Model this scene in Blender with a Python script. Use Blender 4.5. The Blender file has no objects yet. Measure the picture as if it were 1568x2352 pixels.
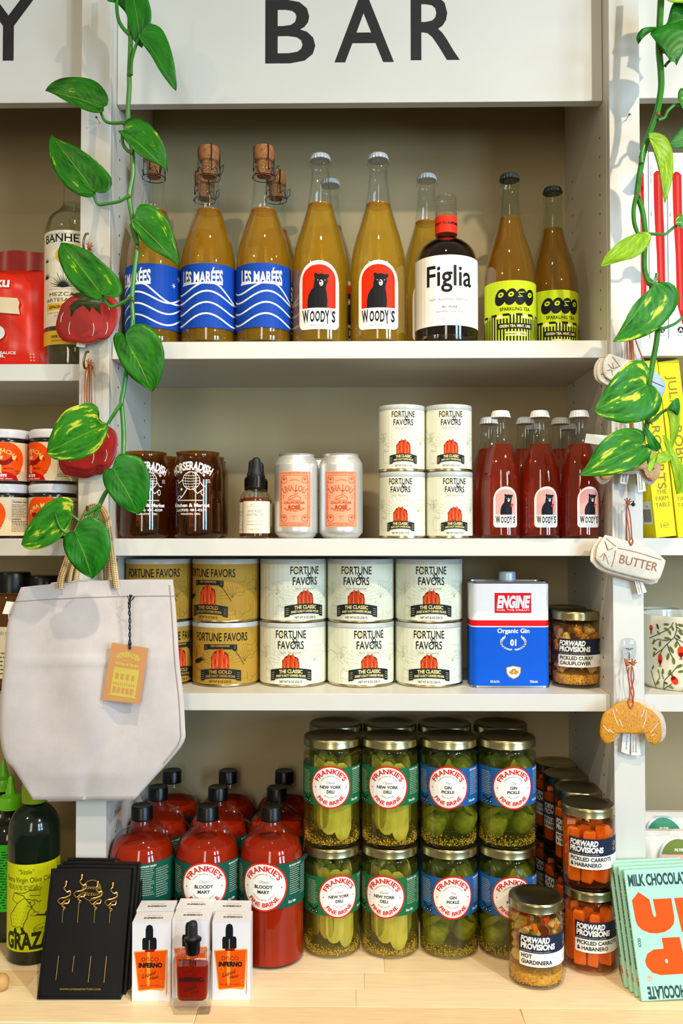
import bpy, bmesh, math, random
from mathutils import Vector, Matrix
from mathutils.geometry import tessellate_polygon
from math import sin, cos, pi, radians
S = bpy.context.scene
COL = S.collection
rnd = random.Random(7)

# ------------------------------------------------------------------ camera
FPX, PITCH, YAW = 2000.0, 0.0245, 0.015
CAM = Vector((0.0, -1.39, 0.68))
cd = bpy.data.cameras.new('camera'); cam = bpy.data.objects.new('camera', cd); COL.objects.link(cam)
cd.sensor_fit = 'HORIZONTAL'; cd.sensor_width = 36.0; cd.lens = FPX / 1568 * 36; cd.clip_start = 0.05
cam.location = CAM; cam.rotation_euler = (pi / 2 + PITCH, 0, YAW); S.camera = cam
FW = Vector((-sin(YAW) * cos(PITCH), cos(YAW) * cos(PITCH), sin(PITCH)))
RT = Vector((cos(YAW), sin(YAW), 0)); UP = RT.cross(FW)

def P(px, py, Y):            # point of the plane y = Y seen at that pixel
    d = FW + RT * ((px - 784) / FPX) + UP * ((1176 - py) / FPX)
    return CAM + d * ((Y - CAM.y) / d.y)
def ZF(py, Y, px=814): return P(px, py, Y).z
def XF(px, py, Y): return P(px, py, Y).x

# ------------------------------------------------------------------ world and lamps
S.view_settings.view_transform = 'Standard'; S.view_settings.look = 'None'
S.view_settings.gamma = 1; S.view_settings.use_curve_mapping = False
S.view_settings.exposure = 0.96
S.cycles.max_bounces = 9; S.cycles.transparent_max_bounces = 20; S.cycles.transmission_bounces = 9
S.cycles.glossy_bounces = 4; S.cycles.diffuse_bounces = 3
S.cycles.caustics_reflective = False; S.cycles.caustics_refractive = False
S.cycles.use_denoising = True
W = bpy.data.worlds.new('shop'); S.world = W; W.use_nodes = True
bg = W.node_tree.nodes['Background']; bg.inputs[0].default_value = (1.0, 0.86, 0.58, 1); bg.inputs[1].default_value = 0.19

def aim(o, tgt):
    d = Vector(tgt) - o.location; o.rotation_euler = d.to_track_quat('-Z', 'Y').to_euler()
def spot(name, loc, tgt, watts, colr, size, ang, blend=0.6):
    l = bpy.data.lights.new(name, 'SPOT'); l.energy = watts; l.color = colr; l.shadow_soft_size = size
    l.spot_size = radians(ang); l.spot_blend = blend
    o = bpy.data.objects.new(name, l); COL.objects.link(o); o.location = loc; aim(o, tgt)
def area(name, loc, tgt, w, h, watts, colr):
    l = bpy.data.lights.new(name, 'AREA'); l.shape = 'RECTANGLE'; l.size = w; l.size_y = h; l.energy = watts; l.color = colr
    o = bpy.data.objects.new(name, l); COL.objects.link(o); o.location = loc; aim(o, tgt)
spot('track_light', (1.25, -1.6, 1.95), (0.25, 0, 0.30), 52, (1.0, 0.84, 0.62), 0.022, 90, 0.9)
spot('track_light', (0.05, -0.85, 2.10), (0.0, -0.10, 0.0), 40, (1.0, 0.82, 0.58), 0.022, 66, 0.9)
spot('track_light', (-1.3, -1.5, 1.95), (0.0, 0, 0.2), 12, (1.0, 0.80, 0.55), 0.025, 70, 0.9)
for dx in (0.0, 0.75):
    for dz in (0.0, 0.85):
        area('window_light', (2.0 + dx * 0.8, -2.9 + dx * 0.7, 0.70 + dz), (-0.2, 0, 0.55), 0.42, 0.62, 13, (0.46, 0.72, 1.0))
area('tall_fill', (-0.25, -3.2, 1.15), (0, 0, 0.6), 0.42, 1.7, 13, (1.0, 0.93, 0.80))  # fill panel added behind the camera for room bounce, tall to streak the glass

# ------------------------------------------------------------------ materials
def lin(h):
    if isinstance(h, tuple): return h
    h = h.lstrip('#'); r = []
    for i in (0, 2, 4):
        c = int(h[i:i + 2], 16) / 255; r.append(c / 12.92 if c <= 0.04045 else ((c + 0.055) / 1.055) ** 2.4)
    return tuple(r)
MATS = {}
def newmat(n):
    m = bpy.data.materials.new(n); m.use_nodes = True; MATS[n] = m
    nt = m.node_tree; return m, nt, nt.nodes['Principled BSDF'], nt.nodes['Material Output']
def paint(n, c, rough=0.5, metal=0.0, noise=0.04, nscale=60, bump=0.0, bscale=400, coat=0.0, trans=0.0, stretch=None, spec=0.5):
    m, nt, b, out = newmat(n); c = lin(c)
    b.inputs['Roughness'].default_value = rough; b.inputs['Metallic'].default_value = metal
    b.inputs['Coat Weight'].default_value = coat; b.inputs['Specular IOR Level'].default_value = spec
    tc = nt.nodes.new('ShaderNodeTexCoord'); nz = nt.nodes.new('ShaderNodeTexNoise'); nz.inputs['Scale'].default_value = nscale
    src = tc.outputs['Object']
    if stretch:
        mp = nt.nodes.new('ShaderNodeMapping'); mp.inputs['Scale'].default_value = stretch
        nt.links.new(src, mp.inputs[0]); src = mp.outputs[0]
    nt.links.new(src, nz.inputs['Vector'])
    cr = nt.nodes.new('ShaderNodeValToRGB'); nt.links.new(nz.outputs[0], cr.inputs[0])
    cr.color_ramp.elements[0].position = 0.3; cr.color_ramp.elements[1].position = 0.7
    cr.color_ramp.elements[0].color = tuple(max(0, x * (1 - noise)) for x in c) + (1,)
    cr.color_ramp.elements[1].color = tuple(min(1, x * (1 + noise)) for x in c) + (1,)
    nt.links.new(cr.outputs[0], b.inputs['Base Color'])
    if bump:
        n2 = nt.nodes.new('ShaderNodeTexNoise'); n2.inputs['Scale'].default_value = bscale; nt.links.new(src, n2.inputs['Vector'])
        bp = nt.nodes.new('ShaderNodeBump'); bp.inputs['Strength'].default_value = bump; bp.inputs['Distance'].default_value = 0.001
        nt.links.new(n2.outputs[0], bp.inputs['Height']); nt.links.new(bp.outputs[0], b.inputs['Normal'])
    if trans:
        tr = nt.nodes.new('ShaderNodeBsdfTranslucent'); nt.links.new(cr.outputs[0], tr.inputs[0])
        mx = nt.nodes.new('ShaderNodeMixShader'); mx.inputs[0].default_value = trans
        nt.links.new(b.outputs[0], mx.inputs[1]); nt.links.new(tr.outputs[0], mx.inputs[2]); nt.links.new(mx.outputs[0], out.inputs[0])
    return m
def speckle(n, c, c2, scale=900, thr=0.62, rough=0.55):
    m = paint(n, c, rough, noise=0.06, nscale=90); nt = m.node_tree; b = nt.nodes['Principled BSDF']
    src = b.inputs['Base Color'].links[0].from_socket
    nz = nt.nodes.new('ShaderNodeTexNoise'); nz.inputs['Scale'].default_value = scale; nz.inputs['Detail'].default_value = 1
    tc = nt.nodes.new('ShaderNodeTexCoord'); nt.links.new(tc.outputs['Object'], nz.inputs['Vector'])
    cr = nt.nodes.new('ShaderNodeValToRGB'); cr.color_ramp.elements[0].position = thr; cr.color_ramp.elements[1].position = thr + 0.05
    nt.links.new(nz.outputs[0], cr.inputs[0])
    mx = nt.nodes.new('ShaderNodeMix'); mx.data_type = 'RGBA'
    nt.links.new(cr.outputs[0], mx.inputs['Factor']); nt.links.new(src, mx.inputs[6]); mx.inputs[7].default_value = lin(c2) + (1,)
    nt.links.new(mx.outputs[2], b.inputs['Base Color']); return m
def clear(n, tint, ior=1.45, rough=0.02, body=None, bodymix=0.0, refr=0.0, gloss=1.0):
    """see-through wall: tinted transmission + fresnel reflection (+ refraction and a little haze for liquids)"""
    m, nt, b, out = newmat(n); nt.nodes.remove(b); tint = lin(tint)
    t = nt.nodes.new('ShaderNodeBsdfTransparent'); t.inputs[0].default_value = tint + (1,)
    sh = t.outputs[0]
    if refr:
        g = nt.nodes.new('ShaderNodeBsdfRefraction'); g.inputs['Color'].default_value = tint + (1,); g.inputs['IOR'].default_value = 1.34
        g.inputs['Roughness'].default_value = 0.03
        mx = nt.nodes.new('ShaderNodeMixShader'); mx.inputs[0].default_value = refr
        nt.links.new(sh, mx.inputs[1]); nt.links.new(g.outputs[0], mx.inputs[2]); sh = mx.outputs[0]
    if body:
        d = nt.nodes.new('ShaderNodeBsdfDiffuse'); d.inputs[0].default_value = lin(body) + (1,)
        tr = nt.nodes.new('ShaderNodeBsdfTranslucent'); tr.inputs[0].default_value = lin(body) + (1,)
        a = nt.nodes.new('ShaderNodeMixShader'); a.inputs[0].default_value = 0.5
        nt.links.new(d.outputs[0], a.inputs[1]); nt.links.new(tr.outputs[0], a.inputs[2])
        mx = nt.nodes.new('ShaderNodeMixShader'); mx.inputs[0].default_value = bodymix
        nt.links.new(sh, mx.inputs[1]); nt.links.new(a.outputs[0], mx.inputs[2]); sh = mx.outputs[0]
    if gloss:
        lw = nt.nodes.new('ShaderNodeLayerWeight'); lw.inputs[0].default_value = 0.5      # Schlick, the same on both faces of the wall
        pw = nt.nodes.new('ShaderNodeMath'); pw.operation = 'POWER'; pw.inputs[1].default_value = 3.2; nt.links.new(lw.outputs['Facing'], pw.inputs[0])
        fr = nt.nodes.new('ShaderNodeMath'); fr.operation = 'MULTIPLY_ADD'; f0 = ((ior - 1) / (ior + 1)) ** 2; fr.inputs[1].default_value = (1 - f0) * gloss * 0.8; fr.inputs[2].default_value = f0 * 1.15; nt.links.new(pw.outputs[0], fr.inputs[0])
        gl = nt.nodes.new('ShaderNodeBsdfGlossy'); gl.inputs['Roughness'].default_value = rough
        mx = nt.nodes.new('ShaderNodeMixShader'); nt.links.new(fr.outputs[0], mx.inputs[0])
        nt.links.new(sh, mx.inputs[1]); nt.links.new(gl.outputs[0], mx.inputs[2]); sh = mx.outputs[0]
    nt.links.new(sh, out.inputs[0]); return m
# ---- paints of the place
paint('white_paint', '#d3d2ca', 0.38, noise=0.02, nscale=9, bump=0.05, bscale=160)
paint('back_paint', '#ad9c74', 0.6, noise=0.04, nscale=7, bump=0.05, bscale=200)
paint('side_paint', '#d6d2c6', 0.4, noise=0.02, nscale=9)
paint('hole', '#3a352c', 0.9)
paint('vinyl_black', '#151515', 0.7, noise=0.15, nscale=120)
paint('steel', '#9a9c9c', 0.3, 1.0); paint('brass', '#8d7444', 0.35, 1.0); paint('gold_wire', '#d0a868', 0.3, 1.0)
for i, c in enumerate(('#f6deb4', '#f2d6a8', '#f8e2bc', '#f0d0a0', '#f4daae')):
    paint('maple_%d' % i, c, 0.42, noise=0.07, nscale=14, stretch=(1.5, 22, 22), bump=0.04, bscale=60)
# ---- label and print colours
for k, c in dict(p_white='#f3f1ea', p_black='#16181b', p_cream='#efe6cd', p_blue='#1446a8', p_red='#e42a08', p_orange='#f0632a', p_pink='#f0a79f',
                 p_lime='#bdd01f', p_dark='#20272b', p_paleyel='#ecd98c', p_ff='#e4e6d0', p_ffline='#a9b08e', p_gold='#b08a34', p_goldline='#5c4c20',
                 p_pecan='#c8431a', p_pecanlo='#6d1408', p_pecanhi='#f0843c', p_green='#1f6a3d', p_bmgreen='#145545', p_gin='#1d5c9c', p_navy='#222a41',
                 p_frred='#d6281c', p_grey='#8b8a86', p_sand='#e8d6b0', p_peach='#f2a27c', p_rust='#b9481f', p_engblue='#0a55c8', p_engred='#d8141a',
                 p_engwhite='#e6e6ea', p_mint='#a9dcc6', p_uporange='#fa5200', p_mintink='#2f4a48', p_yel='#f2df1c', p_yelink='#8f8233', p_bred='#cc0c06',
                 p_bredlite='#ef8a78', p_bag='#ee2a0c', p_bagdark='#93060a', p_graza='#c4cf16', p_grazaink='#2a3210', p_lab2='#39c736', p_kraft='#c98f5c',
                 p_kraftink='#c7bb52', p_fox='#f2a765', p_olive='#6b7a33', p_olive2='#465231', p_hip='#e5431b', p_hiplo='#8a1212', p_mez='#ead9ac',
                 p_mezyel='#e8b93c', p_skin='#f0c79a', p_chili='#8a1010', p_infer='#e8560c', p_infer2='#f4a030', p_teal='#3f8a68', p_violet='#7f6fc0',
                 p_bagcream='#e6ddcf', p_neck='#f0361c', p_rule='#b8b49f').items():
    paint(k, c, 0.5, noise=0.025, nscale=40, spec=0.12)
paint('cap_white', '#e6e8ea', 0.3, noise=0.02); paint('cap_dark', '#39444a', 0.35, 0.5); paint('cap_black', '#060708', 0.32, spec=0.3); paint('rubber_black', '#15171a', 0.55)
paint('cap_silverblue', '#b9c9d6', 0.3, 0.3)
paint('cork', '#9a6234', 0.8, noise=0.35, nscale=260, bump=0.5, bscale=500)
paint('cage_wire', '#2c2a26', 0.4, 0.8)
paint('lid_gold', '#a29a74', 0.28, 1.0, noise=0.06); paint('lid_gold_dark', '#6a6648', 0.42, 0.9, noise=0.1)
paint('lid_white', '#dcdde0', 0.35); paint('lid_frost', '#cfd4cf', 0.3, trans=0.2); paint('can_metal', '#dcdcd8', 0.36, 0.6, noise=0.04, nscale=300, stretch=(1, 1, 0.1))
paint('can_seam', '#b9ab84', 0.25, 1.0)
paint('pickle_pale', '#d2c862', 0.35, noise=0.25, nscale=70, stretch=(1, 1, 0.3), coat=0.3)
paint('pickle_skin', '#8c9030', 0.35, noise=0.35, nscale=90, coat=0.3); paint('pickle_dark', '#5a661c', 0.35, noise=0.35, nscale=60, coat=0.3)
paint('bay_leaf', '#86842e', 0.4, noise=0.3, nscale=40, coat=0.3)
paint('seed', '#e6bc58', 0.45, noise=0.35, nscale=300); paint('seed_red', '#8a3a16', 0.45, noise=0.35, nscale=300)
paint('carrot', '#f87a1c', 0.35, noise=0.18, nscale=60, coat=0.3); paint('cauli', '#e2a830', 0.5, noise=0.25, nscale=120)
paint('cauli_pale', '#e4cf9a', 0.5, noise=0.2, nscale=120); paint('celery', '#9aa032', 0.4, noise=0.2); paint('pepper_red', '#d8300c', 0.35, noise=0.2)
paint('leather', '#b0581e', 0.5, noise=0.2, nscale=200); paint('paper_tag', '#e8e6dc', 0.6, noise=0.02)
paint('bead', '#24282c', 0.3); paint('thread_black', '#101216', 0.7, noise=0.3, nscale=800)
speckle('clay_cream', '#dcd6c4', '#7d6a50', 700, 0.68); speckle('clay_mustard', '#cf8c12', '#5b3606', 1100, 0.60); speckle('clay_pale', '#c9b9a6', '#6b5540', 900, 0.62)
speckle('clay_red', '#a80c0a', '#3a0604', 500, 0.66, 0.5); speckle('clay_blue', '#9fb3c4', '#5b6670', 600, 0.68); speckle('clay_tan', '#c79a63', '#6b4520', 900, 0.6)
paint('clay_edge', '#a8713a', 0.6, noise=0.15); paint('clay_mark', '#a3602c', 0.6); paint('clay_green', '#35451b', 0.4, noise=0.2)
paint('ceramic_white', '#ece8d2', 0.18, noise=0.01, coat=0.5)
paint('card_black', '#08090a', 0.35, noise=0.2, nscale=30, spec=0.2); paint('box_white', '#e9e7ea', 0.5, noise=0.01)
paint('olive_glass', '#0d1a10', 0.12, noise=0.2, nscale=20); paint('lime_cap', '#6fd31a', 0.35); paint('green_cap', '#1d7a22', 0.4); paint('olive_cap', '#7c9a14', 0.4)
paint('floor_wood', '#5c432a', 0.5, noise=0.2, nscale=6, stretch=(1, 8, 1))
paint('knob_wood', '#c99a5c', 0.5, noise=0.1)
paint('tomato_juice', '#981f00', 0.8, spec=0.04, noise=0.18, nscale=14, stretch=(1, 1, 1.8))
paint('tomato_juice_deep', '#7d1c0a', 0.4, noise=0.2, nscale=14)
paint('dark_salsa', '#141012', 0.2)
# ---- see-through
clear('glass', '#fbfdfc'); clear('glass_green', '#f0f6ec'); clear('brine', '#f6f2cc', gloss=0, body='#b4aa40', bodymix=0.12)
clear('brine_gin', '#f2f2c8', gloss=0, body='#868c2c', bodymix=0.14)
clear('brine_orange', '#ffecd0', gloss=0, body='#d8580c', bodymix=0.08); clear('brine_curry', '#fbeccc', gloss=0, body='#c88a28', bodymix=0.12)
clear('wine', '#fff0a4', 1.34, body='#ffc828', bodymix=0.30, refr=0.45)
clear('wine_rim', '#f8a820', 1.34, body='#f8a010', bodymix=0.6)
clear('wine_warm', '#fdeaa0', 1.34, body='#fcbc24', bodymix=0.30, refr=0.45)
clear('tea', '#f4d084', 1.34, body='#dc9c28', bodymix=0.30, refr=0.2)
clear('rose', '#fa9470', 1.34, body='#f2581c', bodymix=0.17, refr=0.25)
clear('aperitivo', '#5a1a10', 1.34, body='#240504', bodymix=0.5, rough=0.03)
clear('amber', '#deb460', 1.5, body='#805408', bodymix=0.08)
clear('amber_liquid', '#eeb070', 1.34, body='#c8641e', bodymix=0.28)
clear('inferno', '#e86a20', 1.34, body='#b02a02', bodymix=0.4, refr=0.2)
clear('plastic_clear', '#fafcfd', 1.45, 0.05)

def leafmat(n, base, lite, yel, amount, mid='#6a9a2c'):
    m, nt, b, out = newmat(n)
    N = nt.nodes.new; L = nt.links.new
    uv = N('ShaderNodeUVMap'); mp = N('ShaderNodeMapping'); mp.inputs['Scale'].default_value = (2.6, 5.5, 1); mp.inputs['Rotation'].default_value = (0, 0, 0.5)
    L(uv.outputs[0], mp.inputs[0])
    oi = N('ShaderNodeObjectInfo'); ad = N('ShaderNodeVectorMath'); ad.operation = 'ADD'; L(mp.outputs[0], ad.inputs[0])
    sc = N('ShaderNodeVectorMath'); sc.operation = 'SCALE'; sc.inputs[0].default_value = (31, 17, 5); L(oi.outputs['Random'], sc.inputs['Scale']); L(sc.outputs[0], ad.inputs[1])
    n1 = N('ShaderNodeTexNoise'); n1.inputs['Scale'].default_value = 1.1; n1.inputs['Detail'].default_value = 5; n1.inputs['Roughness'].default_value = 0.62; L(ad.outputs[0], n1.inputs['Vector'])
    cr = N('ShaderNodeValToRGB'); L(n1.outputs[0], cr.inputs[0]); e = cr.color_ramp.elements
    e[0].position = 0.30; e[0].color = lin(base) + (1,); e[1].position = 0.54 - amount * 0.5; e[1].color = lin(lite) + (1,)
    q = e.new(0.63 - amount); q.color = lin(lite) + (1,); q = e.new(0.68 - amount); q.color = lin(yel) + (1,)
    # pale midrib
    sp = N('ShaderNodeSeparateXYZ'); L(uv.outputs[0], sp.inputs[0])
    s1 = N('ShaderNodeMath'); s1.operation = 'SUBTRACT'; s1.inputs[1].default_value = 0.5; L(sp.outputs[1], s1.inputs[0])
    ab = N('ShaderNodeMath'); ab.operation = 'ABSOLUTE'; L(s1.outputs[0], ab.inputs[0])
    lt = N('ShaderNodeMath'); lt.operation = 'LESS_THAN'; lt.inputs[1].default_value = 0.012; L(ab.outputs[0], lt.inputs[0])
    mx = N('ShaderNodeMix'); mx.data_type = 'RGBA'; L(lt.outputs[0], mx.inputs['Factor']); L(cr.outputs[0], mx.inputs[6]); mx.inputs[7].default_value = lin(mid) + (1,)
    L(mx.outputs[2], b.inputs['Base Color']); b.inputs['Roughness'].default_value = 0.36; b.inputs['Specular IOR Level'].default_value = 0.25
    # side veins: waves running off the midrib
    wv = N('ShaderNodeTexWave'); wv.inputs['Scale'].default_value = 2.4; wv.inputs['Distortion'].default_value = 1.5
    cm = N('ShaderNodeCombineXYZ'); ml = N('ShaderNodeMath'); ml.operation = 'MULTIPLY_ADD'; ml.inputs[1].default_value = -1.2
    L(ab.outputs[0], ml.inputs[0]); L(sp.outputs[0], ml.inputs[2]); L(ml.outputs[0], cm.inputs[0]); L(cm.outputs[0], wv.inputs['Vector'])
    bp = N('ShaderNodeBump'); bp.inputs['Strength'].default_value = 0.16; bp.inputs['Distance'].default_value = 0.001; L(wv.outputs[1], bp.inputs['Height']); L(bp.outputs[0], b.inputs['Normal'])
    tr = N('ShaderNodeBsdfTranslucent'); L(mx.outputs[2], tr.inputs[0]); ms = N('ShaderNodeMixShader'); ms.inputs[0].default_value = 0.16
    L(b.outputs[0], ms.inputs[1]); L(tr.outputs[0], ms.inputs[2]); L(ms.outputs[0], out.inputs[0])
leafmat('leaf_green', '#053f08', '#23780c', '#b4c81e', 0.0)
leafmat('leaf_plain', '#0a5010', '#24801a', '#6fae20', -0.07)
leafmat('leaf_vary', '#0a4a10', '#33881c', '#d0d640', 0.06)
leafmat('leaf_lime', '#6a9a10', '#8fbb18', '#b4d030', 0.05, '#b8d050')
paint('stem_green', '#2f7a1c', 0.35, noise=0.25, nscale=40); paint('stem_brown', '#7a5a34', 0.7, noise=0.3, nscale=100)

def linen():
    m = paint('linen', '#d4cdca', 0.85, noise=0.05, nscale=30); nt = m.node_tree; b = nt.nodes['Principled BSDF']
    src = b.inputs['Base Color'].links[0].from_socket; tc = nt.nodes.new('ShaderNodeTexCoord'); outs = []
    for d, sc in (('X', 260), ('Z', 330)):
        w = nt.nodes.new('ShaderNodeTexWave'); w.bands_direction = d; w.inputs['Scale'].default_value = sc; w.inputs['Distortion'].default_value = 2.2
        w.inputs['Detail Scale'].default_value = 40; nt.links.new(tc.outputs['Object'], w.inputs['Vector']); outs.append(w.outputs[1])
    ml = nt.nodes.new('ShaderNodeMath'); ml.operation = 'MULTIPLY'; nt.links.new(outs[0], ml.inputs[0]); nt.links.new(outs[1], ml.inputs[1])
    mr = nt.nodes.new('ShaderNodeMapRange'); mr.inputs[3].default_value = 0.84; mr.inputs[4].default_value = 1.1; nt.links.new(ml.outputs[0], mr.inputs[0])
    mx = nt.nodes.new('ShaderNodeVectorMath'); mx.operation = 'SCALE'; nt.links.new(src, mx.inputs[0]); nt.links.new(mr.outputs[0], mx.inputs['Scale'])
    nt.links.new(mx.outputs[0], b.inputs['Base Color'])
    bp = nt.nodes.new('ShaderNodeBump'); bp.inputs['Strength'].default_value = 0.3; bp.inputs['Distance'].default_value = 0.0006
    nt.links.new(ml.outputs[0], bp.inputs['Height']); nt.links.new(bp.outputs[0], b.inputs['Normal'])
linen()
def webbing():
    m = paint('webbing', '#e0b878', 0.8, noise=0.1); nt = m.node_tree; b = nt.nodes['Principled BSDF']
    uv = nt.nodes.new('ShaderNodeUVMap'); sp = nt.nodes.new('ShaderNodeSeparateXYZ'); nt.links.new(uv.outputs[0], sp.inputs[0])
    def stripe(sock, k, thr, op='GREATER_THAN'):
        a = nt.nodes.new('ShaderNodeMath'); a.operation = 'MULTIPLY'; a.inputs[1].default_value = k; nt.links.new(sock, a.inputs[0])
        f = nt.nodes.new('ShaderNodeMath'); f.operation = 'FRACT'; nt.links.new(a.outputs[0], f.inputs[0])
        g = nt.nodes.new('ShaderNodeMath'); g.operation = op; g.inputs[1].default_value = thr; nt.links.new(f.outputs[0], g.inputs[0]); return g.outputs[0]
    rows = stripe(sp.outputs[0], 1, 0.5); cols = stripe(sp.outputs[1], 3, 0.5)
    mu = nt.nodes.new('ShaderNodeMath'); mu.operation = 'MULTIPLY'; nt.links.new(rows, mu.inputs[0]); nt.links.new(cols, mu.inputs[1])
    mx = nt.nodes.new('ShaderNodeMix'); mx.data_type = 'RGBA'; nt.links.new(mu.outputs[0], mx.inputs['Factor'])
    mx.inputs[6].default_value = lin('#e6c48c') + (1,); mx.inputs[7].default_value = lin('#50432f') + (1,)
    nt.links.new(mx.outputs[2], b.inputs['Base Color'])
webbing()

# ------------------------------------------------------------------ mesh helpers
class MB:
    def __init__(s): s.v = []; s.f = []; s.m = []; s.mats = []; s.uv = {}
    def mi(s, m):
        if m not in s.mats: s.mats.append(m)
        return s.mats.index(m)
    def add(s, v, f, m, T=None):
        o = len(s.v); k = s.mi(m)
        s.v += [tuple(T @ Vector(p)) if T else tuple(p) for p in v]
        s.f += [tuple(i + o for i in q) for q in f]; s.m += [k] * len(f); return s
    def box(s, x0, y0, z0, x1, y1, z1, m, T=None):
        v = [(x, y, z) for x in (x0, x1) for y in (y0, y1) for z in (z0, z1)]
        return s.add(v, [(0, 1, 3, 2), (4, 6, 7, 5), (0, 4, 5, 1), (2, 3, 7, 6), (0, 2, 6, 4), (1, 5, 7, 3)], m, T)
    def lathe(s, prof, m, n=40, c=(0, 0, 0), T=None):
        v = []; f = []
        for r, z in prof:
            for i in range(n):
                a = 2 * pi * i / n; v.append((c[0] + max(r, 1e-5) * cos(a), c[1] + max(r, 1e-5) * sin(a), c[2] + z))
        for j in range(len(prof) - 1):
            for i in range(n):
                k = (i + 1) % n; f.append((j * n + i, j * n + k, (j + 1) * n + k, (j + 1) * n + i))
        if prof[0][0] > 1e-4: f.append(tuple(range(n - 1, -1, -1)))
        if prof[-1][0] > 1e-4: f.append(tuple((len(prof) - 1) * n + i for i in range(n)))
        return s.add(v, f, m, T)
    def tube(s, pts, r, m, n=8, T=None, flat=1.0):
        pts = [Vector(p) for p in pts]; v = []; f = []; rr = r if isinstance(r, (list, tuple)) else [r] * len(pts)
        up = Vector((0, 0, 1)); prev = None
        for i, p in enumerate(pts):
            t = (pts[min(i + 1, len(pts) - 1)] - pts[max(i - 1, 0)]).normalized()
            a = t.cross(up if abs(t.z) < 0.9 else Vector((0, 1, 0))) if prev is None else prev - t * prev.dot(t)
            a.normalize(); prev = a; b = t.cross(a)
            for k in range(n):
                w = 2 * pi * k / n; v.append(p + a * (rr[i] * cos(w)) + b * (rr[i] * flat * sin(w)))
        for i in range(len(pts) - 1):
            for k in range(n):
                q = (k + 1) % n; f.append((i * n + k, i * n + q, (i + 1) * n + q, (i + 1) * n + k))
        f.append(tuple(range(n - 1, -1, -1))); f.append(tuple((len(pts) - 1) * n + k for k in range(n)))
        return s.add(v, f, m, T)
    def blob(s, c, r, m, seg=10, rings=6, T=None, jit=0.0, rg=None):
        v = []; f = []; rx, ry, rz = r if isinstance(r, tuple) else (r, r, r)
        for j in range(rings + 1):
            th = pi * j / rings
            for i in range(seg):
                a = 2 * pi * i / seg; q = 1 + (rg.uniform(-jit, jit) if rg else 0)
                v.append((c[0] + rx * q * sin(th) * cos(a), c[1] + ry * q * sin(th) * sin(a), c[2] + rz * q * cos(th)))
        for j in range(rings):
            for i in range(seg):
                k = (i + 1) % seg; f.append((j * seg + i, j * seg + k, (j + 1) * seg + k, (j + 1) * seg + i))
        return s.add(v, f, m, T)
    def mesh(s, name, ang=38):
        me = bpy.data.meshes.new(name); me.from_pydata(s.v, [], s.f)
        for k in s.mats: me.materials.append(MATS[k])
        me.polygons.foreach_set('material_index', s.m)
        me.polygons.foreach_set('use_smooth', [True] * len(s.f))
        me.validate(); me.update()
        bm = bmesh.new(); bm.from_mesh(me); bmesh.ops.recalc_face_normals(bm, faces=bm.faces); bm.to_mesh(me); bm.free()
        me.set_sharp_from_angle(angle=radians(ang)); return me
    def build(s, name, parent=None, loc=(0, 0, 0), ang=38):
        return link(name, s.mesh(name, ang), parent, loc)
def link(name, me, parent=None, loc=(0, 0, 0)):
    o = bpy.data.objects.new(name, me); COL.objects.link(o); o.location = loc
    if parent: o.parent = parent
    return o
def tag(o, label=None, cat=None, group=None, kind=None):
    if label: o['label'] = label
    if cat: o['category'] = cat
    if group: o['group'] = group
    if kind: o['kind'] = kind
    return o
def thing(name, label, cat, loc=(0, 0, 0), rz=0.0, group=None):
    o = bpy.data.objects.new(name, None); COL.objects.link(o); o.location = loc; o.rotation_euler = (0, 0, rz); o.empty_display_size = 0.02
    return tag(o, label, cat, group)
KIDS = {}
def dup(root, loc, rz=0.0, label=None, group=None):
    def cp(o, par):
        c = o.copy(); COL.objects.link(c)
        if par: c.parent = par
        for ch in list(o.children): cp(ch, c)
        return c
    r = cp(root, None); r.location = loc; r.rotation_euler = (root.rotation_euler[0], root.rotation_euler[1], rz)
    if label: r['label'] = label
    if group: r['group'] = group
    return r
def move(o, loc, rz=0.0): o.location = loc; o.rotation_euler[2] = rz; return o

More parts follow.
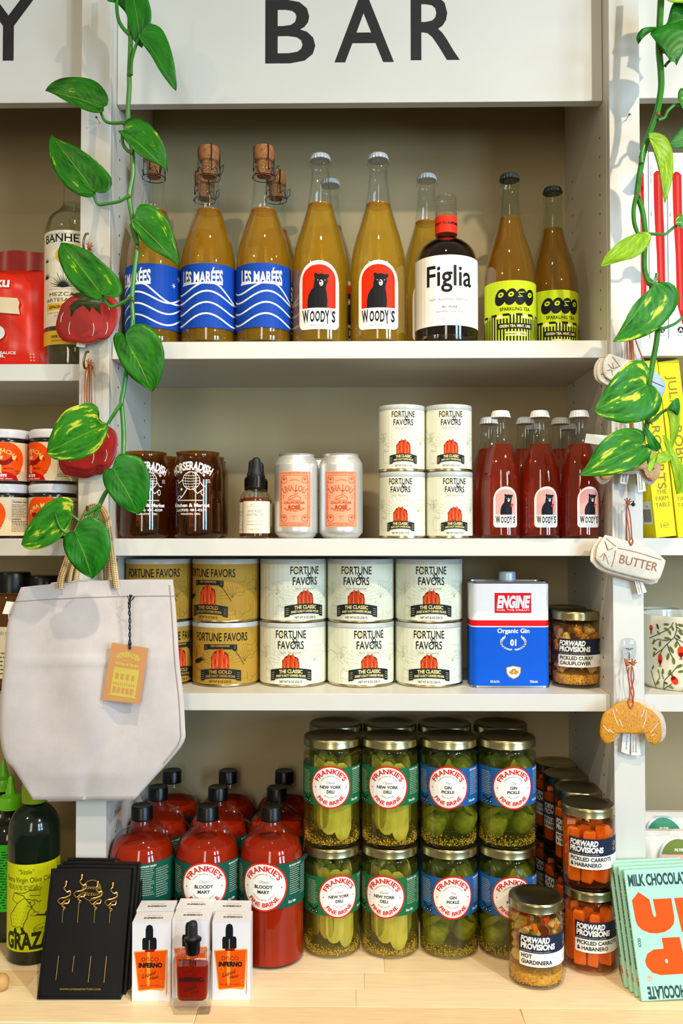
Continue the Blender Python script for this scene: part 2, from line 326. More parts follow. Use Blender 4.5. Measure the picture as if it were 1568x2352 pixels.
# ------------------------------------------------------------------ flat print: shapes and lettering laid on a surface
TC = {}
def tmesh(s, bold=0.0):
    if (s, bold) in TC: return TC[(s, bold)]
    cu = bpy.data.curves.new('t', 'FONT'); cu.body = s; cu.size = 1.0; cu.offset = bold; cu.resolution_u = 3; cu.fill_mode = 'FRONT'
    o = bpy.data.objects.new('t', cu); me = o.to_mesh()
    v = [(p.co.x, p.co.y) for p in me.vertices]; f = [tuple(q.vertices) for q in me.polygons]
    o.to_mesh_clear(); bpy.data.objects.remove(o); bpy.data.curves.remove(cu)
    x0 = min(p[0] for p in v); x1 = max(p[0] for p in v)
    TC[(s, bold)] = (v, f, x0, x1); return TC[(s, bold)]
CAPH = max(p[1] for p in tmesh('H')[0])
class Art:
    def __init__(s): s.v = []; s.f = []; s.m = []; s.mats = []
    def put(s, v, f, m, lay, w=None):
        if m not in s.mats: s.mats.append(m)
        o = len(s.v); k = s.mats.index(m)
        s.v += [((w(x, y) if w else (x, y)) + (lay,)) for x, y in v]; s.f += [tuple(i + o for i in q) for q in f]; s.m += [k] * len(f); return s
    def poly(s, pts, m, lay=1, w=None):
        t = tessellate_polygon([[Vector((x, y, 0)) for x, y in pts]]); return s.put(list(pts), [tuple(q) for q in t], m, lay, w)
    def rect(s, x0, y0, x1, y1, m, lay=0, r=0.0, w=None, n=1):
        if r:
            r = min(r, abs(x1 - x0) / 2 - 1e-6, abs(y1 - y0) / 2 - 1e-6); pts = []
            for cx, cy, a0 in ((x1 - r, y1 - r, 0), (x0 + r, y1 - r, 1), (x0 + r, y0 + r, 2), (x1 - r, y0 + r, 3)):
                pts += [(cx + r * cos((a0 + k / 4) * pi / 2), cy + r * sin((a0 + k / 4) * pi / 2)) for k in range(5)]
            return s.poly(pts, m, lay, w)
        v = []; f = []
        for i in range(n + 1):
            x = x0 + (x1 - x0) * i / n; v += [(x, y0), (x, y1)]
            if i: f.append((2 * i - 2, 2 * i, 2 * i + 1, 2 * i - 1))
        return s.put(v, f, m, lay, w)
    def ell(s, cx, cy, rx, ry, m, lay=1, n=24, rot=0.0, w=None, r0=0.0):
        c, q = cos(rot), sin(rot)
        pt = lambda k, a: (cx + k * rx * cos(a) * c - k * ry * sin(a) * q, cy + k * rx * cos(a) * q + k * ry * sin(a) * c)
        if r0:
            v = [pt(k, 2 * pi * i / n) for i in range(n) for k in (r0, 1)]
            return s.put(v, [(2 * i, 2 * i + 1, (2 * i + 3) % (2 * n), (2 * i + 2) % (2 * n)) for i in range(n)], m, lay, w)
        return s.poly([pt(1, 2 * pi * i / n) for i in range(n)], m, lay, w)
    def line(s, pts, wd, m, lay=1, w=None, taper=False):
        v = []; f = []
        for i, p in enumerate(pts):
            a = pts[max(i - 1, 0)]; b = pts[min(i + 1, len(pts) - 1)]; dx, dy = b[0] - a[0], b[1] - a[1]; l = math.hypot(dx, dy) or 1
            h = wd / 2 * (1 - i / (len(pts) - 1) * 0.9 if taper else 1)
            v += [(p[0] - dy / l * h, p[1] + dx / l * h), (p[0] + dy / l * h, p[1] - dx / l * h)]
            if i: f.append((2 * i - 2, 2 * i - 1, 2 * i + 1, 2 * i))
        return s.put(v, f, m, lay, w)
    def text(s, t, x, y, h, m, lay=2, al='c', wd=None, bold=0.0, sx=1.0, shear=0.0, rot=0.0, w=None):
        """lettering: h = cap height, y = baseline; wd = forced width"""
        v, f, x0, x1 = tmesh(t, bold); k = h / CAPH; kx = k * sx if wd is None else wd / (x1 - x0)
        W_ = (x1 - x0) * kx; off = {'c': -W_ / 2, 'l': 0, 'r': -W_}[al]; c, q = cos(rot), sin(rot); out = []
        for a, b in v:
            u = (a - x0) * kx + off + shear * b * k; z = b * k
            if w: u, z = w(u, z)
            out.append((x + u * c - z * q, y + u * q + z * c))
        return s.put(out, f, m, lay)
    def arc(s, t, cx, cy, R, h, m, lay=2, bold=0.0, sx=1.0, top=True, span=None, a0=0.0):
        """lettering set on a circle; top=True reads over the top, False under the bottom"""
        v, f, x0, x1 = tmesh(t, bold); k = h / CAPH; kx = k * sx
        if span: kx = span * R / (x1 - x0)
        mid = (x0 + x1) / 2; out = []
        for a, b in v:
            th = (a - mid) * kx / R; z = b * k
            if top: rr = R + z; out.append((cx + rr * sin(th + a0), cy + rr * cos(th + a0)))
            else: rr = R - z; out.append((cx + rr * sin(th + a0), cy - rr * cos(th + a0)))
        return s.put(out, f, m, lay)
    def lines_of_print(s, x0, y0, x1, y1, n, m, lay=2, seed=1, th=0.35):
        r = random.Random(seed); st = (y1 - y0) / n
        for i in range(n):
            y = y1 - (i + 0.5) * st; x = x0; e = x1 - r.uniform(0, 0.25) * (x1 - x0)
            while x < e:
                l = r.uniform(0.04, 0.13) * (x1 - x0); s.rect(x, y - st * th / 2, min(x + l, e), y + st * th / 2, m, lay); x += l + 0.03 * (x1 - x0)
        return s
    def mesh(s, name, fmap, step=None, lift=0.00013):
        bm = bmesh.new(); vs = [bm.verts.new(p) for p in s.v]
        for f, k in zip(s.f, s.m):
            if len(set(f)) < 3: continue
            try: q = bm.faces.new([vs[i] for i in f]); q.material_index = k
            except ValueError: pass
        if step:
            xs = [p[0] for p in s.v]; a = math.ceil(min(xs) / step)
            while a * step < max(xs):
                bmesh.ops.bisect_plane(bm, geom=bm.verts[:] + bm.edges[:] + bm.faces[:], plane_co=(a * step, 0, 0), plane_no=(1, 0, 0), dist=1e-7); a += 1
        for v in bm.verts: v.co = fmap(v.co.x, v.co.y, v.co.z * lift)
        me = bpy.data.meshes.new(name)
        for k in s.mats: me.materials.append(MATS[k])
        bm.normal_update(); bm.to_mesh(me); bm.free(); return me
def cyl(R, z0=0.0):
    return lambda u, v, l: ((R + l) * sin(u / R), -(R + l) * cos(u / R), z0 + v)
def flatfront(y=0.0, z0=0.0, x0=0.0):
    return lambda u, v, l: (x0 + u, y - l, z0 + v)
def wrap(art, name, R, z0, parent): return link(name, art.mesh(name, cyl(R + 0.0003, z0), step=R * 0.16), parent)
def smooth(pts, n=6, closed=False):
    out = []; N = len(pts); pts = [Vector(p) for p in pts]
    for i in range(N if closed else N - 1):
        p0, p1, p2, p3 = (pts[(i - 1) % N] if closed or i else pts[0]), pts[i], pts[(i + 1) % N], (pts[(i + 2) % N] if closed or i + 2 < N else pts[-1])
        for k in range(n):
            t = k / n; out.append(0.5 * ((2 * p1) + (p2 - p0) * t + (2 * p0 - 5 * p1 + 4 * p2 - p3) * t * t + (3 * p1 - p0 - 3 * p2 + p3) * t ** 3))
    if not closed: out.append(pts[-1])
    return out
# ------------------------------------------------------------------ the shelving
YB = 0.292                                   # back panel
YS = 0.015                                   # shelf fronts
LX0, LX1 = XF(183, 600, 0), XF(252, 600, 0)  # left post
RX0, RX1 = XF(1404, 1000, 0), XF(1475, 1000, 0)
ZTOP = 1.75
S1t, S1b = ZF(783.5, YS), ZF(823.5, YS); S2t, S2b = ZF(1237, YS), ZF(1277, YS); S3t, S3b = ZF(1593.5, YS), ZF(1633, YS)
L1t, L1b = ZF(834, YS), ZF(873, YS); R1t, R1b = ZF(780, YS), ZF(820, YS)
HB, HY = ZF(236, 0.035), 0.035

def plank_unit(name, label, x0, x1, shelves, hb, hy, outer_l, outer_r):
    u = thing(name, label, 'shelf', ((x0 + x1) / 2, YB, 0)); ox = (x0 + x1) / 2
    def part(n, a, m='white_paint', bev=0.0008):
        b = MB(); x_0, y_0, z_0, x_1, y_1, z_1 = a; b.box(x_0 - ox, y_0 - YB, z_0, x_1 - ox, y_1 - YB, z_1, m)
        o = b.build(n, u); md = o.modifiers.new('b', 'BEVEL'); md.width = bev; md.segments = 2; md.limit_method = 'ANGLE'; return o
    part('back_panel', (x0 - 0.004, YB, 0, x1 + 0.004, YB + 0.006, ZTOP), 'back_paint')
    for zt, zb in shelves: part('shelf_board', (x0 + 0.0006, YS, zb, x1 - 0.0006, YB - 0.0005, zt))
    hd = part('header_board', (x0 + 0.0006, hy, hb, x1 - 0.0006, hy + 0.019, ZTOP))
    part('top_board', (x0, 0.006, ZTOP, x1, YB, ZTOP + 0.02))
    for s, xx, outer in ((-1, x0, outer_l), (1, x1, outer_r)):
        a, c = (xx - 0.018, xx) if s < 0 else (xx, xx + 0.018)
        sp = part('side_panel', (a, 0.0165, 0, c, YB - 0.0002, ZTOP), 'side_paint')
        h = MB(); z = 0.06
        while z < 1.35:
            if all(not (zb - 0.004 < z < zt + 0.004) for zt, zb in shelves) and z < hb - 0.01 or False:
                for yy in (0.055, YB - 0.055):
                    px = (xx + 0.0002 * -s) - ox
                    v = [(px, yy - YB + 0.0024 * cos(k * pi / 4), z + 0.0024 * sin(k * pi / 4)) for k in range(8)]
                    h.add(v, [tuple(range(8))], 'hole')
            z += 0.032
        ho = h.build('pin_hole', u); ho.parent = sp; tag(ho, kind='stuff')
    # shelf pins seen under the upper shelf
    return u, hd, ox
uc, hdc, oxc = plank_unit('shelving_unit', 'white painted wall shelving unit in the middle, its header lettered BAR', LX1, RX0,
                          [(S1t, S1b), (S2t, S2b), (S3t, S3b)], HB, HY, 1, 1)
ul, hdl, oxl = plank_unit('shelving_unit', 'white shelving unit left of the left post, holding the red snack bag', LX0 - 0.79, LX0,
                          [(L1t, L1b), (S2t, S2b), (S3t - 0.002, S3b - 0.002)], HB + 0.004, HY, 1, 1)
ur, hdr, oxr = plank_unit('shelving_unit', 'white shelving unit right of the right post, holding the books', RX1, RX1 + 0.79,
                          [(R1t, R1b), (S2t + 0.001, S2b + 0.001), (S3t, S3b)], HB + 0.004, HY, 1, 1)
for u, xa, xb, ox in ((uc, LX0, LX1, oxc), (uc, RX0, RX1, oxc)):
    b = MB(); b.box(xa - ox, -YB, 0.0, xb - ox, 0.0163 - YB, ZTOP + 0.02, 'white_paint')
    o = b.build('face_post', u); md = o.modifiers.new('b', 'BEVEL'); md.width = 0.0012; md.segments = 2
    b = MB(); b.box(xa + 0.0182 - ox, 0.0165 - YB, 0, xb - 0.0182 - ox, 0, ZTOP, 'side_paint'); b.build('side_panel', u)
# small metal shelf pins under the upper shelf
for x, y in ((RX0 - 0.004, 0.055), (RX0 - 0.004, YB - 0.055), (LX1 + 0.004, 0.055), (LX1 + 0.004, YB - 0.055)):
    b = MB(); b.box(-0.006, -0.0025, -0.002, 0.004, 0.0025, 0.0, 'steel'); b.build('shelf_pin', uc, (x - oxc, y - YB, S1b - 0.0002))

# header letters (black vinyl)
def header_letter(t, hd, ox, px0, px1, pyb, pyt, bold):
    a, c = P(px0, pyb, HY), P(px1, pyt, HY); ar = Art(); v, f, x0, x1 = tmesh(t, bold)
    ys = [q[1] for q in v]; k = (c.z - a.z) / (max(ys) - min(ys)); kx = (c.x - a.x) / (x1 - x0)
    ar.put([((q[0] - x0) * kx, (q[1] - min(ys)) * k) for q in v], f, 'vinyl_black', 1)
    link('letter', ar.mesh('letter', lambda u, w, l: (a.x + u - ox, HY - YB - 0.0002 - l, a.z + w)), hd)
header_letter('B', hdc, oxc, 609, 724, 146, -1, 0.012)
header_letter('A', hdc, oxc, 768, 904, 143.5, -12, 0.012)
header_letter('R', hdc, oxc, 943, 1055, 138.5, -14, 0.012)
header_letter('Y', hdl, oxl, -48, 87, 140, -14, 0.012)

# nails in the posts
for px, py, lab in ((230, 283, 'thin steel nail standing out of the left post, above the vine leaf'), (1436, 277, 'thin steel nail standing out of the right post near the header')):
    p = P(px, py, 0); b = MB(); b.tube([(0, 0.004, 0), (0, -0.02, 0)], 0.0007, 'steel', 8); b.lathe([(0, 0), (0.002, 0), (0.002, 0.0006), (0, 0.0006)], 'steel', 10, T=Matrix.Translation((0, -0.02, 0)) @ Matrix.Rotation(pi / 2, 4, 'X'))
    tag(b.build('nail', None, p), lab, 'nail')
p = P(208, 1158, 0)
b = MB(); b.tube([(-0.004, -0.0006, 0.004), (0.004, -0.0006, -0.004)], 0.0006, 'steel', 6); b.tube([(0.004, -0.0007, 0.004), (-0.004, -0.0007, -0.004)], 0.0006, 'steel', 6)

# worktop made of glued maple staves
ct = thing('countertop', 'pale maple butcher block counter running under the whole shelving', 'counter', (0, 0.06, -0.04))
CF = -0.168; y = CF; row = 0; r = random.Random(5); WX0, WX1 = -1.15, 1.2
SM = {}
while y < YB + 0.004:
    wdt = 0.049 if row else 0.046; x = WX0 - r.uniform(0, 0.4) if row != 0 else WX0 - 0.47
    while x < WX1:
        L_ = r.uniform(0.45, 0.8); a, c = max(x, WX0), min(x + L_, WX1)
        if c - a > 0.02:
            b = MB(); b.box(a, y - 0.06, 0, c - 0.0003, y + wdt - 0.0003 - 0.06, 0.04, 'maple_%d' % r.randrange(5))
            o = b.build('stave', ct); md = o.modifiers.new('b', 'BEVEL'); md.width = 0.0015 if row == 0 else 0.0003; md.segments = 2
        x += L_
    y += wdt; row += 1
b = MB(); b.box(-1.15, 0.0, -0.9, 1.2, YB, -0.0405, 'white_paint')
base = thing('base_cabinet', 'white base cabinet carrying the maple counter', 'cabinet', (0, -0.1, -0.9))
b = MB(); b.box(-1.14, 0.0, 0.08, 1.19, 0.39, 0.8595, 'white_paint'); b.build('carcass', base)
b = MB(); b.box(-1.14, 0.05, 0, 1.19, 0.39, 0.08, 'hole'); b.build('plinth', base)
for i in range(4):
    x = -1.135 + i * 0.582; b = MB(); b.box(x, -0.02, 0.09, x + 0.576, -0.0002, 0.85, 'white_paint'); d = b.build('cabinet_door', base)
    b = MB(); b.tube([(x + 0.5, -0.02, 0.7), (x + 0.5, -0.045, 0.7), (x + 0.5, -0.045, 0.8), (x + 0.5, -0.02, 0.8)], 0.004, 'steel'); b.build('handle', None).parent = d
b = MB(); b.box(-1.6, YB + 0.0065, -0.9, 1.7, YB + 0.1, 2.1, 'back_paint'); o = b.build('wall_back'); tag(o, kind='structure')
b = MB(); b.box(-4.0, -6.0, -0.95, 4.0, YB + 0.1, -0.9, 'floor_wood'); o = b.build('floor'); tag(o, kind='structure')
# ------------------------------------------------------------------ shared label art
BEAR = [(170,1222),(170,1175),(178,1130),(200,1090),(215,1075),(218,1040),(225,1010),(218,990),(222,975),(235,972),(245,982),(270,978),(300,985),(312,980),(325,983),(328,995),(318,1005),(312,1015),(315,1040),(305,1060),(303,1085),(310,1120),(315,1170),(312,1222)]
def woody_art(W_, rose=False):
    k = W_ / 305; a = Art(); q = lambda x, y: ((x - 254) * k, (1375 - y) * k)
    def arch(x0, x1, yb, yt, rb):
        pts = []; cx = (x0 + x1) / 2; hw = (x1 - x0) / 2
        for i in range(17):
            t = pi * i / 16; pts.append(q(cx + hw * cos(t), yt + (yb - yt) * 0.36 - (yb - yt) * 0.36 * sin(t) ** 0.9))
        for cxx, a0 in ((x0 + rb, pi), (x1 - rb, 1.5 * pi)):
            for i in range(5):
                t = a0 + i / 4 * pi / 2; pts.append(q(cxx + rb * cos(t), yb - rb - rb * sin(t)))
        return pts
    a.poly(arch(98, 408, 1375, 882, 40), 'p_white', 0)
    a.poly(arch(126, 378, 1222, 912, 2), 'p_pink' if rose else 'p_red', 1)
    dx = 14 if rose else 0
    a.poly([q(x + dx, y) for x, y in BEAR], 'p_black', 2)
    a.ell(*q(270 + dx, 1045), 14 * k, 22 * k, 'p_white', 3); a.ell(*q(266 + dx, 1035), 8 * k, 6 * k, 'p_black', 4)
    a.ell(*q(270 + dx, 1056), 6 * k, 3 * k, 'p_black', 4)
    for ex in (246, 297): a.ell(*q(ex + dx, 1025), 4 * k, 3 * k, 'p_white', 3, 8)
    if rose:
        a.poly([q(x, y) for x, y in ((308, 1105), (335, 1085), (345, 1105), (330, 1118), (335, 1138), (312, 1130), (300, 1120))], 'p_red', 4)
        for s in (-1, 1): a.line([q(300 + dx, 1050 + s * 6), q(330 + dx, 1044 + s * 12)], 2 * k, 'p_white', 3)
    x = 128
    for ch, wd_, h, dy in (('W', 58, 84, 0), ('O', 38, 70, 4), ('O', 38, 68, 6), ('D', 36, 74, 0), ('Y', 36, 92, -14), ("'", 9, 80, 0), ('S', 34, 76, 2)):
        cx, cy = q(x + wd_ / 2, 1322 - (dy if ch != 'Y' else -12)); a.text(ch, cx, cy, h * k , 'p_black', 2, wd=(wd_ - 5) * k, bold=0.03, rot=(0.05 if ch in 'WY' else -0.03)); x += wd_
    a.text('SPARKLING ROSE' if rose else 'BLANC DE BLANC', *q(254, 1350), 10 * k, 'p_grey', 2, sx=1.0)
    a.text('NON-ALC', *q(254, 1366), 8 * k, 'p_grey', 2)
    return a
def marees_art(R):
    a = Art(); hw = R * 2.75; a.rect(-hw, 0, hw, 0.1055, 'p_blue', 0)
    a.text('LES MARÉES', 0, 0.073, 0.0205, 'p_white', 2, wd=0.074, bold=0.035, w=lambda x, y: (x, y * 1.0 + (0 if y < 0.0001 else -0.003 * cos(x * 60) * y / 0.02)))
    a.rect(-0.039, 0.0715, 0.037, 0.0745, 'p_white', 1)
    for i, v0 in enumerate((0.066, 0.0475, 0.029, 0.0105)):
        pts = []
        for j in range(60):
            u = -hw + 2 * hw * j / 59; ph = (u - 0.012 + i * 0.001) / 0.105 * 2 * pi
            z = v0 + 0.0085 * cos(ph) + (0.004 if i else 0.0)
            if u > 0.03 and i == 0: z -= (u - 0.03) * 0.35
            if 0.001 < z < 0.104: pts.append((u, z))
            elif len(pts) > 1: a.line(pts, 0.0028, 'p_white', 1); pts = []
            else: pts = []
        if len(pts) > 1: a.line(pts, 0.0028, 'p_white', 1)
    for sx_, sz, sr in ((0.092, 0.088, 0.005), (0.078, 0.074, 0.004), (0.101, 0.062, 0.0028)):
        for kk in range(3):
            t = kk * pi / 3; a.line([(sx_ - sr * cos(t), sz - sr * sin(t)), (sx_ + sr * cos(t), sz + sr * sin(t))], 0.001, 'p_white', 1)
    a.text('750 ml', 0.106, 0.078, 0.002, 'p_white', 2); a.lines_of_print(0.112, 0.05, 0.12, 0.07, 5, 'p_white', 2, 3)
    return a
def pecan(a, cx, y0, w, h, lay=2):
    def lobe(c, ww, hh, m, l, sk=0.0):
        pts = [(cx + (c - ww) * w, y0)]
        for i in range(13):
            t = pi * (1 - i / 12); rr = 1 + 0.05 * sin(i * 2.1 + c * 9); pts.append((cx + (c + sk * sin(t) + ww * cos(t) * rr) * w, y0 + hh * h * (0.55 + 0.45 * sin(t) * rr)))
        pts.append((cx + (c + ww) * w, y0)); a.poly(pts, m, l)
    lobe(0.0, 0.52, 0.93, 'p_pecanlo', lay)
    lobe(-0.36, 0.15, 0.80, 'p_pecan', lay + 1, 0.06); lobe(0.36, 0.16, 0.76, 'p_pecan', lay + 1, -0.06)
    lobe(-0.13, 0.125, 0.99, 'p_pecan', lay + 1, 0.02); lobe(0.14, 0.125, 1.0, 'p_pecan', lay + 1, -0.02)
    for u, h0, h1, ww in ((-0.38, 0.15, 0.6, 0.07), (-0.15, 0.25, 0.85, 0.06), (0.13, 0.1, 0.7, 0.06), (0.36, 0.2, 0.6, 0.07), (0.19, 0.75, 0.92, 0.06)):
        a.line([(cx + u * w, y0 + h0 * h), (cx + u * w * 1.05, y0 + (h0 + h1) / 2 * h), (cx + u * w * 0.95, y0 + h1 * h)], ww * w, 'p_pecanhi', lay + 2, taper=True)
    for u, h1 in ((-0.45, 0.4), (-0.27, 0.55), (0.25, 0.6), (0.46, 0.35)): a.line([(cx + u * w, y0 + h1 * h * 0.6), (cx + u * w * 0.9, y0 + h1 * h)], 0.03 * w, 'p_pecanlo', lay + 2)
def ribbon(a, cx, y, w, h, bend, t1, t2, lay=6, m='p_dark', mt_='p_paleyel'):
    wf = lambda u, z: (cx + u, y + z - bend * (u / (w / 2)) ** 2)
    a.rect(-w / 2, 0, w / 2, h, m, lay, w=wf, n=12)
    for s in (-1, 1):
        a.poly([wf(s * w * 0.5, -h * 0.12), wf(s * w * 0.38, -h * 0.12), wf(s * w * 0.38, h * 0.75), wf(s * w * 0.5, h * 0.9)], m, lay)
        for kk in range(4): a.line([wf(s * w * 0.40, h * (0.1 + kk * 0.2)), wf(s * w * 0.47, h * (0.1 + kk * 0.2))], h * 0.03, mt_, lay + 1)
    bf = lambda b0: (lambda u, z: (u, z - bend * (u / (w / 2)) ** 2))
    a.text(t1, cx, y + h * 0.50, h * 0.34, mt_, lay + 1, wd=w * 0.55, bold=0.035, w=bf(0))
    if t2: a.text(t2, cx, y + h * 0.14, h * 0.22, mt_, lay + 1, wd=w * 0.70, bold=0.03, w=bf(0))
def flourish(a, cx, cy, w, h, m, seed):
    r = random.Random(seed)
    for _ in range(5):
        x, y, an = cx + r.uniform(-w, w) / 2, cy + r.uniform(-h, h) / 2, r.uniform(0, 6.3); pts = []
        for i in range(14):
            an += r.choice((-1, 1, 1)) * 0.42; x += w * 0.085 * cos(an); y += w * 0.085 * sin(an); pts.append((x, y))
        a.line(pts, 0.00035, m, 1)
    for i in range(7):
        t = i / 6; a.line([(cx - w * 0.1, cy), (cx - w * 0.1 + w * 0.45 * cos(0.6 + t * 2), cy + h * 0.5 * sin(0.6 + t * 2))], 0.0003, m, 1)
def ff_art(R, H, gold=False, small=False):
    """cream (or gold) nut tin label; H = label height"""
    a = Art(); hw = R * 2.9; bgc, ink, ln = ('p_gold', 'p_black', 'p_goldline') if gold else ('p_ff', 'p_black', 'p_ffline')
    a.rect(-hw, 0, hw, H, bgc, 0); k = R / 0.0585 if not small else R / 0.0375 * 0.72
    zt = H
    for i in range(15):                                   # rays behind the nut
        t = pi * (i + 0.5) / 15; c = (0, H * 0.36)
        a.line([(c[0] + 0.02 * k * cos(t), c[1] + 0.02 * k * sin(t)), (c[0] + 0.043 * k * cos(t), c[1] + 0.036 * k * sin(t))], 0.0003, ln, 1)
    flourish(a, -0.047 * k, H * 0.45, 0.034 * k, 0.05 * k, ln, 3); flourish(a, 0.047 * k, H * 0.40, 0.034 * k, 0.05 * k, ln, 8); flourish(a, -0.1 * k, H * 0.5, 0.05 * k, 0.06 * k, ln, 5)
    flourish(a, 0.1 * k, H * 0.5, 0.05 * k, 0.06 * k, ln, 9)
    for s in (-1, 1): a.line([(s * 0.03 * k + s * 0.02 * k * j / 8, H * 0.10 + 0.001 * k * sin(j)) for j in range(9)], 0.0003, ln, 1)
    if gold:
        a.text('FORTUNE FAVORS', 0, H - 0.0215 * k, 0.0135 * k, ink, 2, wd=0.097 * k, bold=0.012)
        ribbon(a, 0, H - 0.035 * k, 0.058 * k, 0.0085 * k, 0.001, 'NEW COMMUNITIES', '', 2, 'p_dark', 'p_gold')
        pecan(a, 0, H * 0.22, 0.030 * k, 0.040 * k, 1)
        ribbon(a, 0, H * 0.115, 0.072 * k, 0.016 * k, 0.004 * k, 'THE GOLD', 'SWEET & SALTY CANDIED PECANS', 6, 'p_dark', 'p_gold')
        # shovel and open hand
        a.line([(0.026 * k, 0.056 * k), (0.042 * k, 0.032 * k)], 0.0009, ink, 2); a.ell(0.0235 * k, 0.060 * k, 0.003 * k, 0.0052 * k, ink, 2, rot=0.6)
        a.ell(-0.044 * k, 0.038 * k, 0.011 * k, 0.004 * k, ink, 2, rot=0.3)
        for j in range(4): a.line([(-0.042 * k + j * 0.002 * k, 0.040 * k), (-0.030 * k + j * 0.002 * k, 0.0485 * k - j * 0.003 * k)], 0.0016 * k, ink, 2, taper=True)
    else:
        f = 1.0
        a.text('FORTUNE', 0, H - 0.0165 * k, 0.0128 * k, ink, 2, wd=0.0525 * k, bold=0.012)
        a.text('FAVORS', 0, H - 0.0345 * k, 0.0128 * k, ink, 2, wd=0.0445 * k, bold=0.012)
        a.ell(0.0075 * k, H - 0.0195 * k, 0.0032 * k, 0.0034 * k, ink, 2, 16, r0=0.62)      # the looped tail between the words
        a.line([(x * k, H - y * k) for x, y in ((0.001, 0.0135), (0.004, 0.0195), (0.008, 0.0245), (0.0115, 0.0225))], 0.0011 * k, ink, 2)
        a.line([(x * k, H - y * k) for x, y in ((0.0, 0.030), (0.005, 0.0255), (0.0105, 0.0225))], 0.001 * k, ink, 2)
        a.ell(-0.0148 * k, H - 0.0102 * k, 0.0028 * k, 0.0028 * k, 'p_mezyel', 3, 10, r0=0.45)
        a.text('NUTS • ENCHANTED', 0, H - 0.0425 * k, 0.0030 * k, 'p_grey', 2, wd=0.036 * k)
        for z in (0.0375, 0.0445): a.line([(-0.024 * k, H - z * k), (0.024 * k, H - z * k)], 0.0003, ln, 2)
        pecan(a, 0, H * 0.22, (0.028 if not small else 0.031) * k, (0.031 if not small else 0.036) * k, 1)
        ribbon(a, 0, H * 0.125, 0.072 * k if not small else 0.062 * k, 0.0165 * k, 0.0045 * k, 'THE CLASSIC', 'SWEET & SALTY CANDIED PECANS')
        a.ell(0.0335 * k, H * 0.125 + 0.0185 * k, 0.0016 * k, 0.0016 * k, ln, 2, 10, r0=0.7)
    a.text('NET WT 4 OZ (113 G)' if small else 'NET WT 8 OZ (226 G)', 0, H * 0.035, 0.0036 * k, ink, 2, wd=0.038 * k, bold=0.01)
    return a
def frankie_art(R, kind):
    """coloured band with the round red-ringed badge"""
    band = {'deli': 'p_green', 'gin': 'p_gin', 'mary': 'p_bmgreen'}[kind]; a = Art(); big = kind == 'mary'
    Rb = 0.0340 if not big else 0.0378; bh = 0.0315 if not big else 0.036; cz = 0.100 if not big else 0.098
    a.rect(-R * 2.9, cz - bh * 0.95, R * 2.9, cz + bh * 0.95, band, 0)
    for s in (-1, 1):
        x = s * (Rb + 0.015) if s > 0 else -(Rb + 0.013)
        a.lines_of_print(x - 0.010, cz - bh * 0.45, x + 0.012, cz + bh * 0.75, 13, 'p_rule', 1, 3 + s)
    a.lines_of_print(Rb + 0.03, cz - bh * 0.6, Rb + 0.055, cz + bh * 0.7, 13, 'p_rule', 1, 9)
    a.text('BLOODY MARY' if big else ('CLASSIC DELI' if kind == 'deli' else 'GIN PICKLE'), Rb + 0.004, cz + bh * 0.78, 0.0026, 'p_white', 2, 'l', bold=0.03)
    a.text('32oz 908g' if big else '24oz 680g', Rb + 0.002, cz - bh * 0.78, 0.0036, 'p_white', 2, 'l', sx=0.7, bold=0.02)
    # silver cart on the left of the band
    for j in range(3): a.ell(-Rb - 0.004 - j * 0.007, cz - bh * 0.8, 0.0026, 0.0026, 'p_black', 2, 12); a.ell(-Rb - 0.004 - j * 0.007, cz - bh * 0.8, 0.001, 0.001, 'p_white', 3, 8)
    a.line([(-Rb - 0.020, cz - bh * 0.55), (-Rb - 0.008, cz - bh * 0.7), (-Rb - 0.001, cz - bh * 0.5)], 0.0022, 'p_black', 2)
    a.ell(0, cz, Rb, Rb, 'p_frred', 2, 48); a.ell(0, cz, Rb * 0.93, Rb * 0.93, 'p_white', 3, 48)
    a.arc("FRANKIE'S", 0, cz, Rb * 0.64, Rb * 0.215, 'p_frred', 4, bold=0.03, span=2.35)
    a.arc('FINE BRINE', 0, cz, Rb * 0.82, Rb * 0.165, 'p_frred', 4, bold=0.035, top=False, span=1.85)
    a.arc('HAND-CRAFTED IN THE USA' if big else 'HAND-PICKLED IN THE USA', 0, cz, Rb * 0.50, Rb * 0.055, 'p_grey', 4, span=2.0, bold=0.01)
    a.arc({'deli': 'PICKLE HALVES', 'gin': 'HALF CHUNKS', 'mary': 'COCKTAIL MIXER • SERVES 4'}[kind], 0, cz, Rb * (0.50 if not big else 0.56), Rb * 0.055, 'p_grey', 4, top=False, span=1.3 if not big else 1.9, bold=0.01)
    a.arc({'deli': 'OUR CLASSIC BRINE WITH APPLE CIDER VINEGAR & DILL', 'gin': 'OUR GOLDEN WITH ROSEMARY & A HINT OF JALAPENO', 'mary': 'OUR CLASSIC, WITH OUR SIGNATURE BRINE'}[kind], 0, cz, Rb * 0.90, Rb * 0.045, 'p_grey', 4, top=False, span=2.0)
    for s in (-1, 1): a.ell(s * Rb * 0.76, cz - Rb * 0.03, Rb * 0.035, Rb * 0.035, 'p_frred', 4, 4)
    sc = 'The' if kind == 'gin' else 'Classic'; l1, l2 = {'deli': ('NEW YORK', 'DELI'), 'gin': ('GIN', 'PICKLE'), 'mary': ('BLOODY', 'MARY')}[kind]
    a.text(sc, 0, cz + Rb * 0.16, Rb * 0.11, 'p_grey', 4, shear=0.35)
    a.text(l1, 0, cz - Rb * 0.06, Rb * 0.13, 'p_black', 4, bold=0.03); a.text(l2, 0, cz - Rb * 0.27, Rb * 0.13, 'p_black', 4, bold=0.03)
    return a
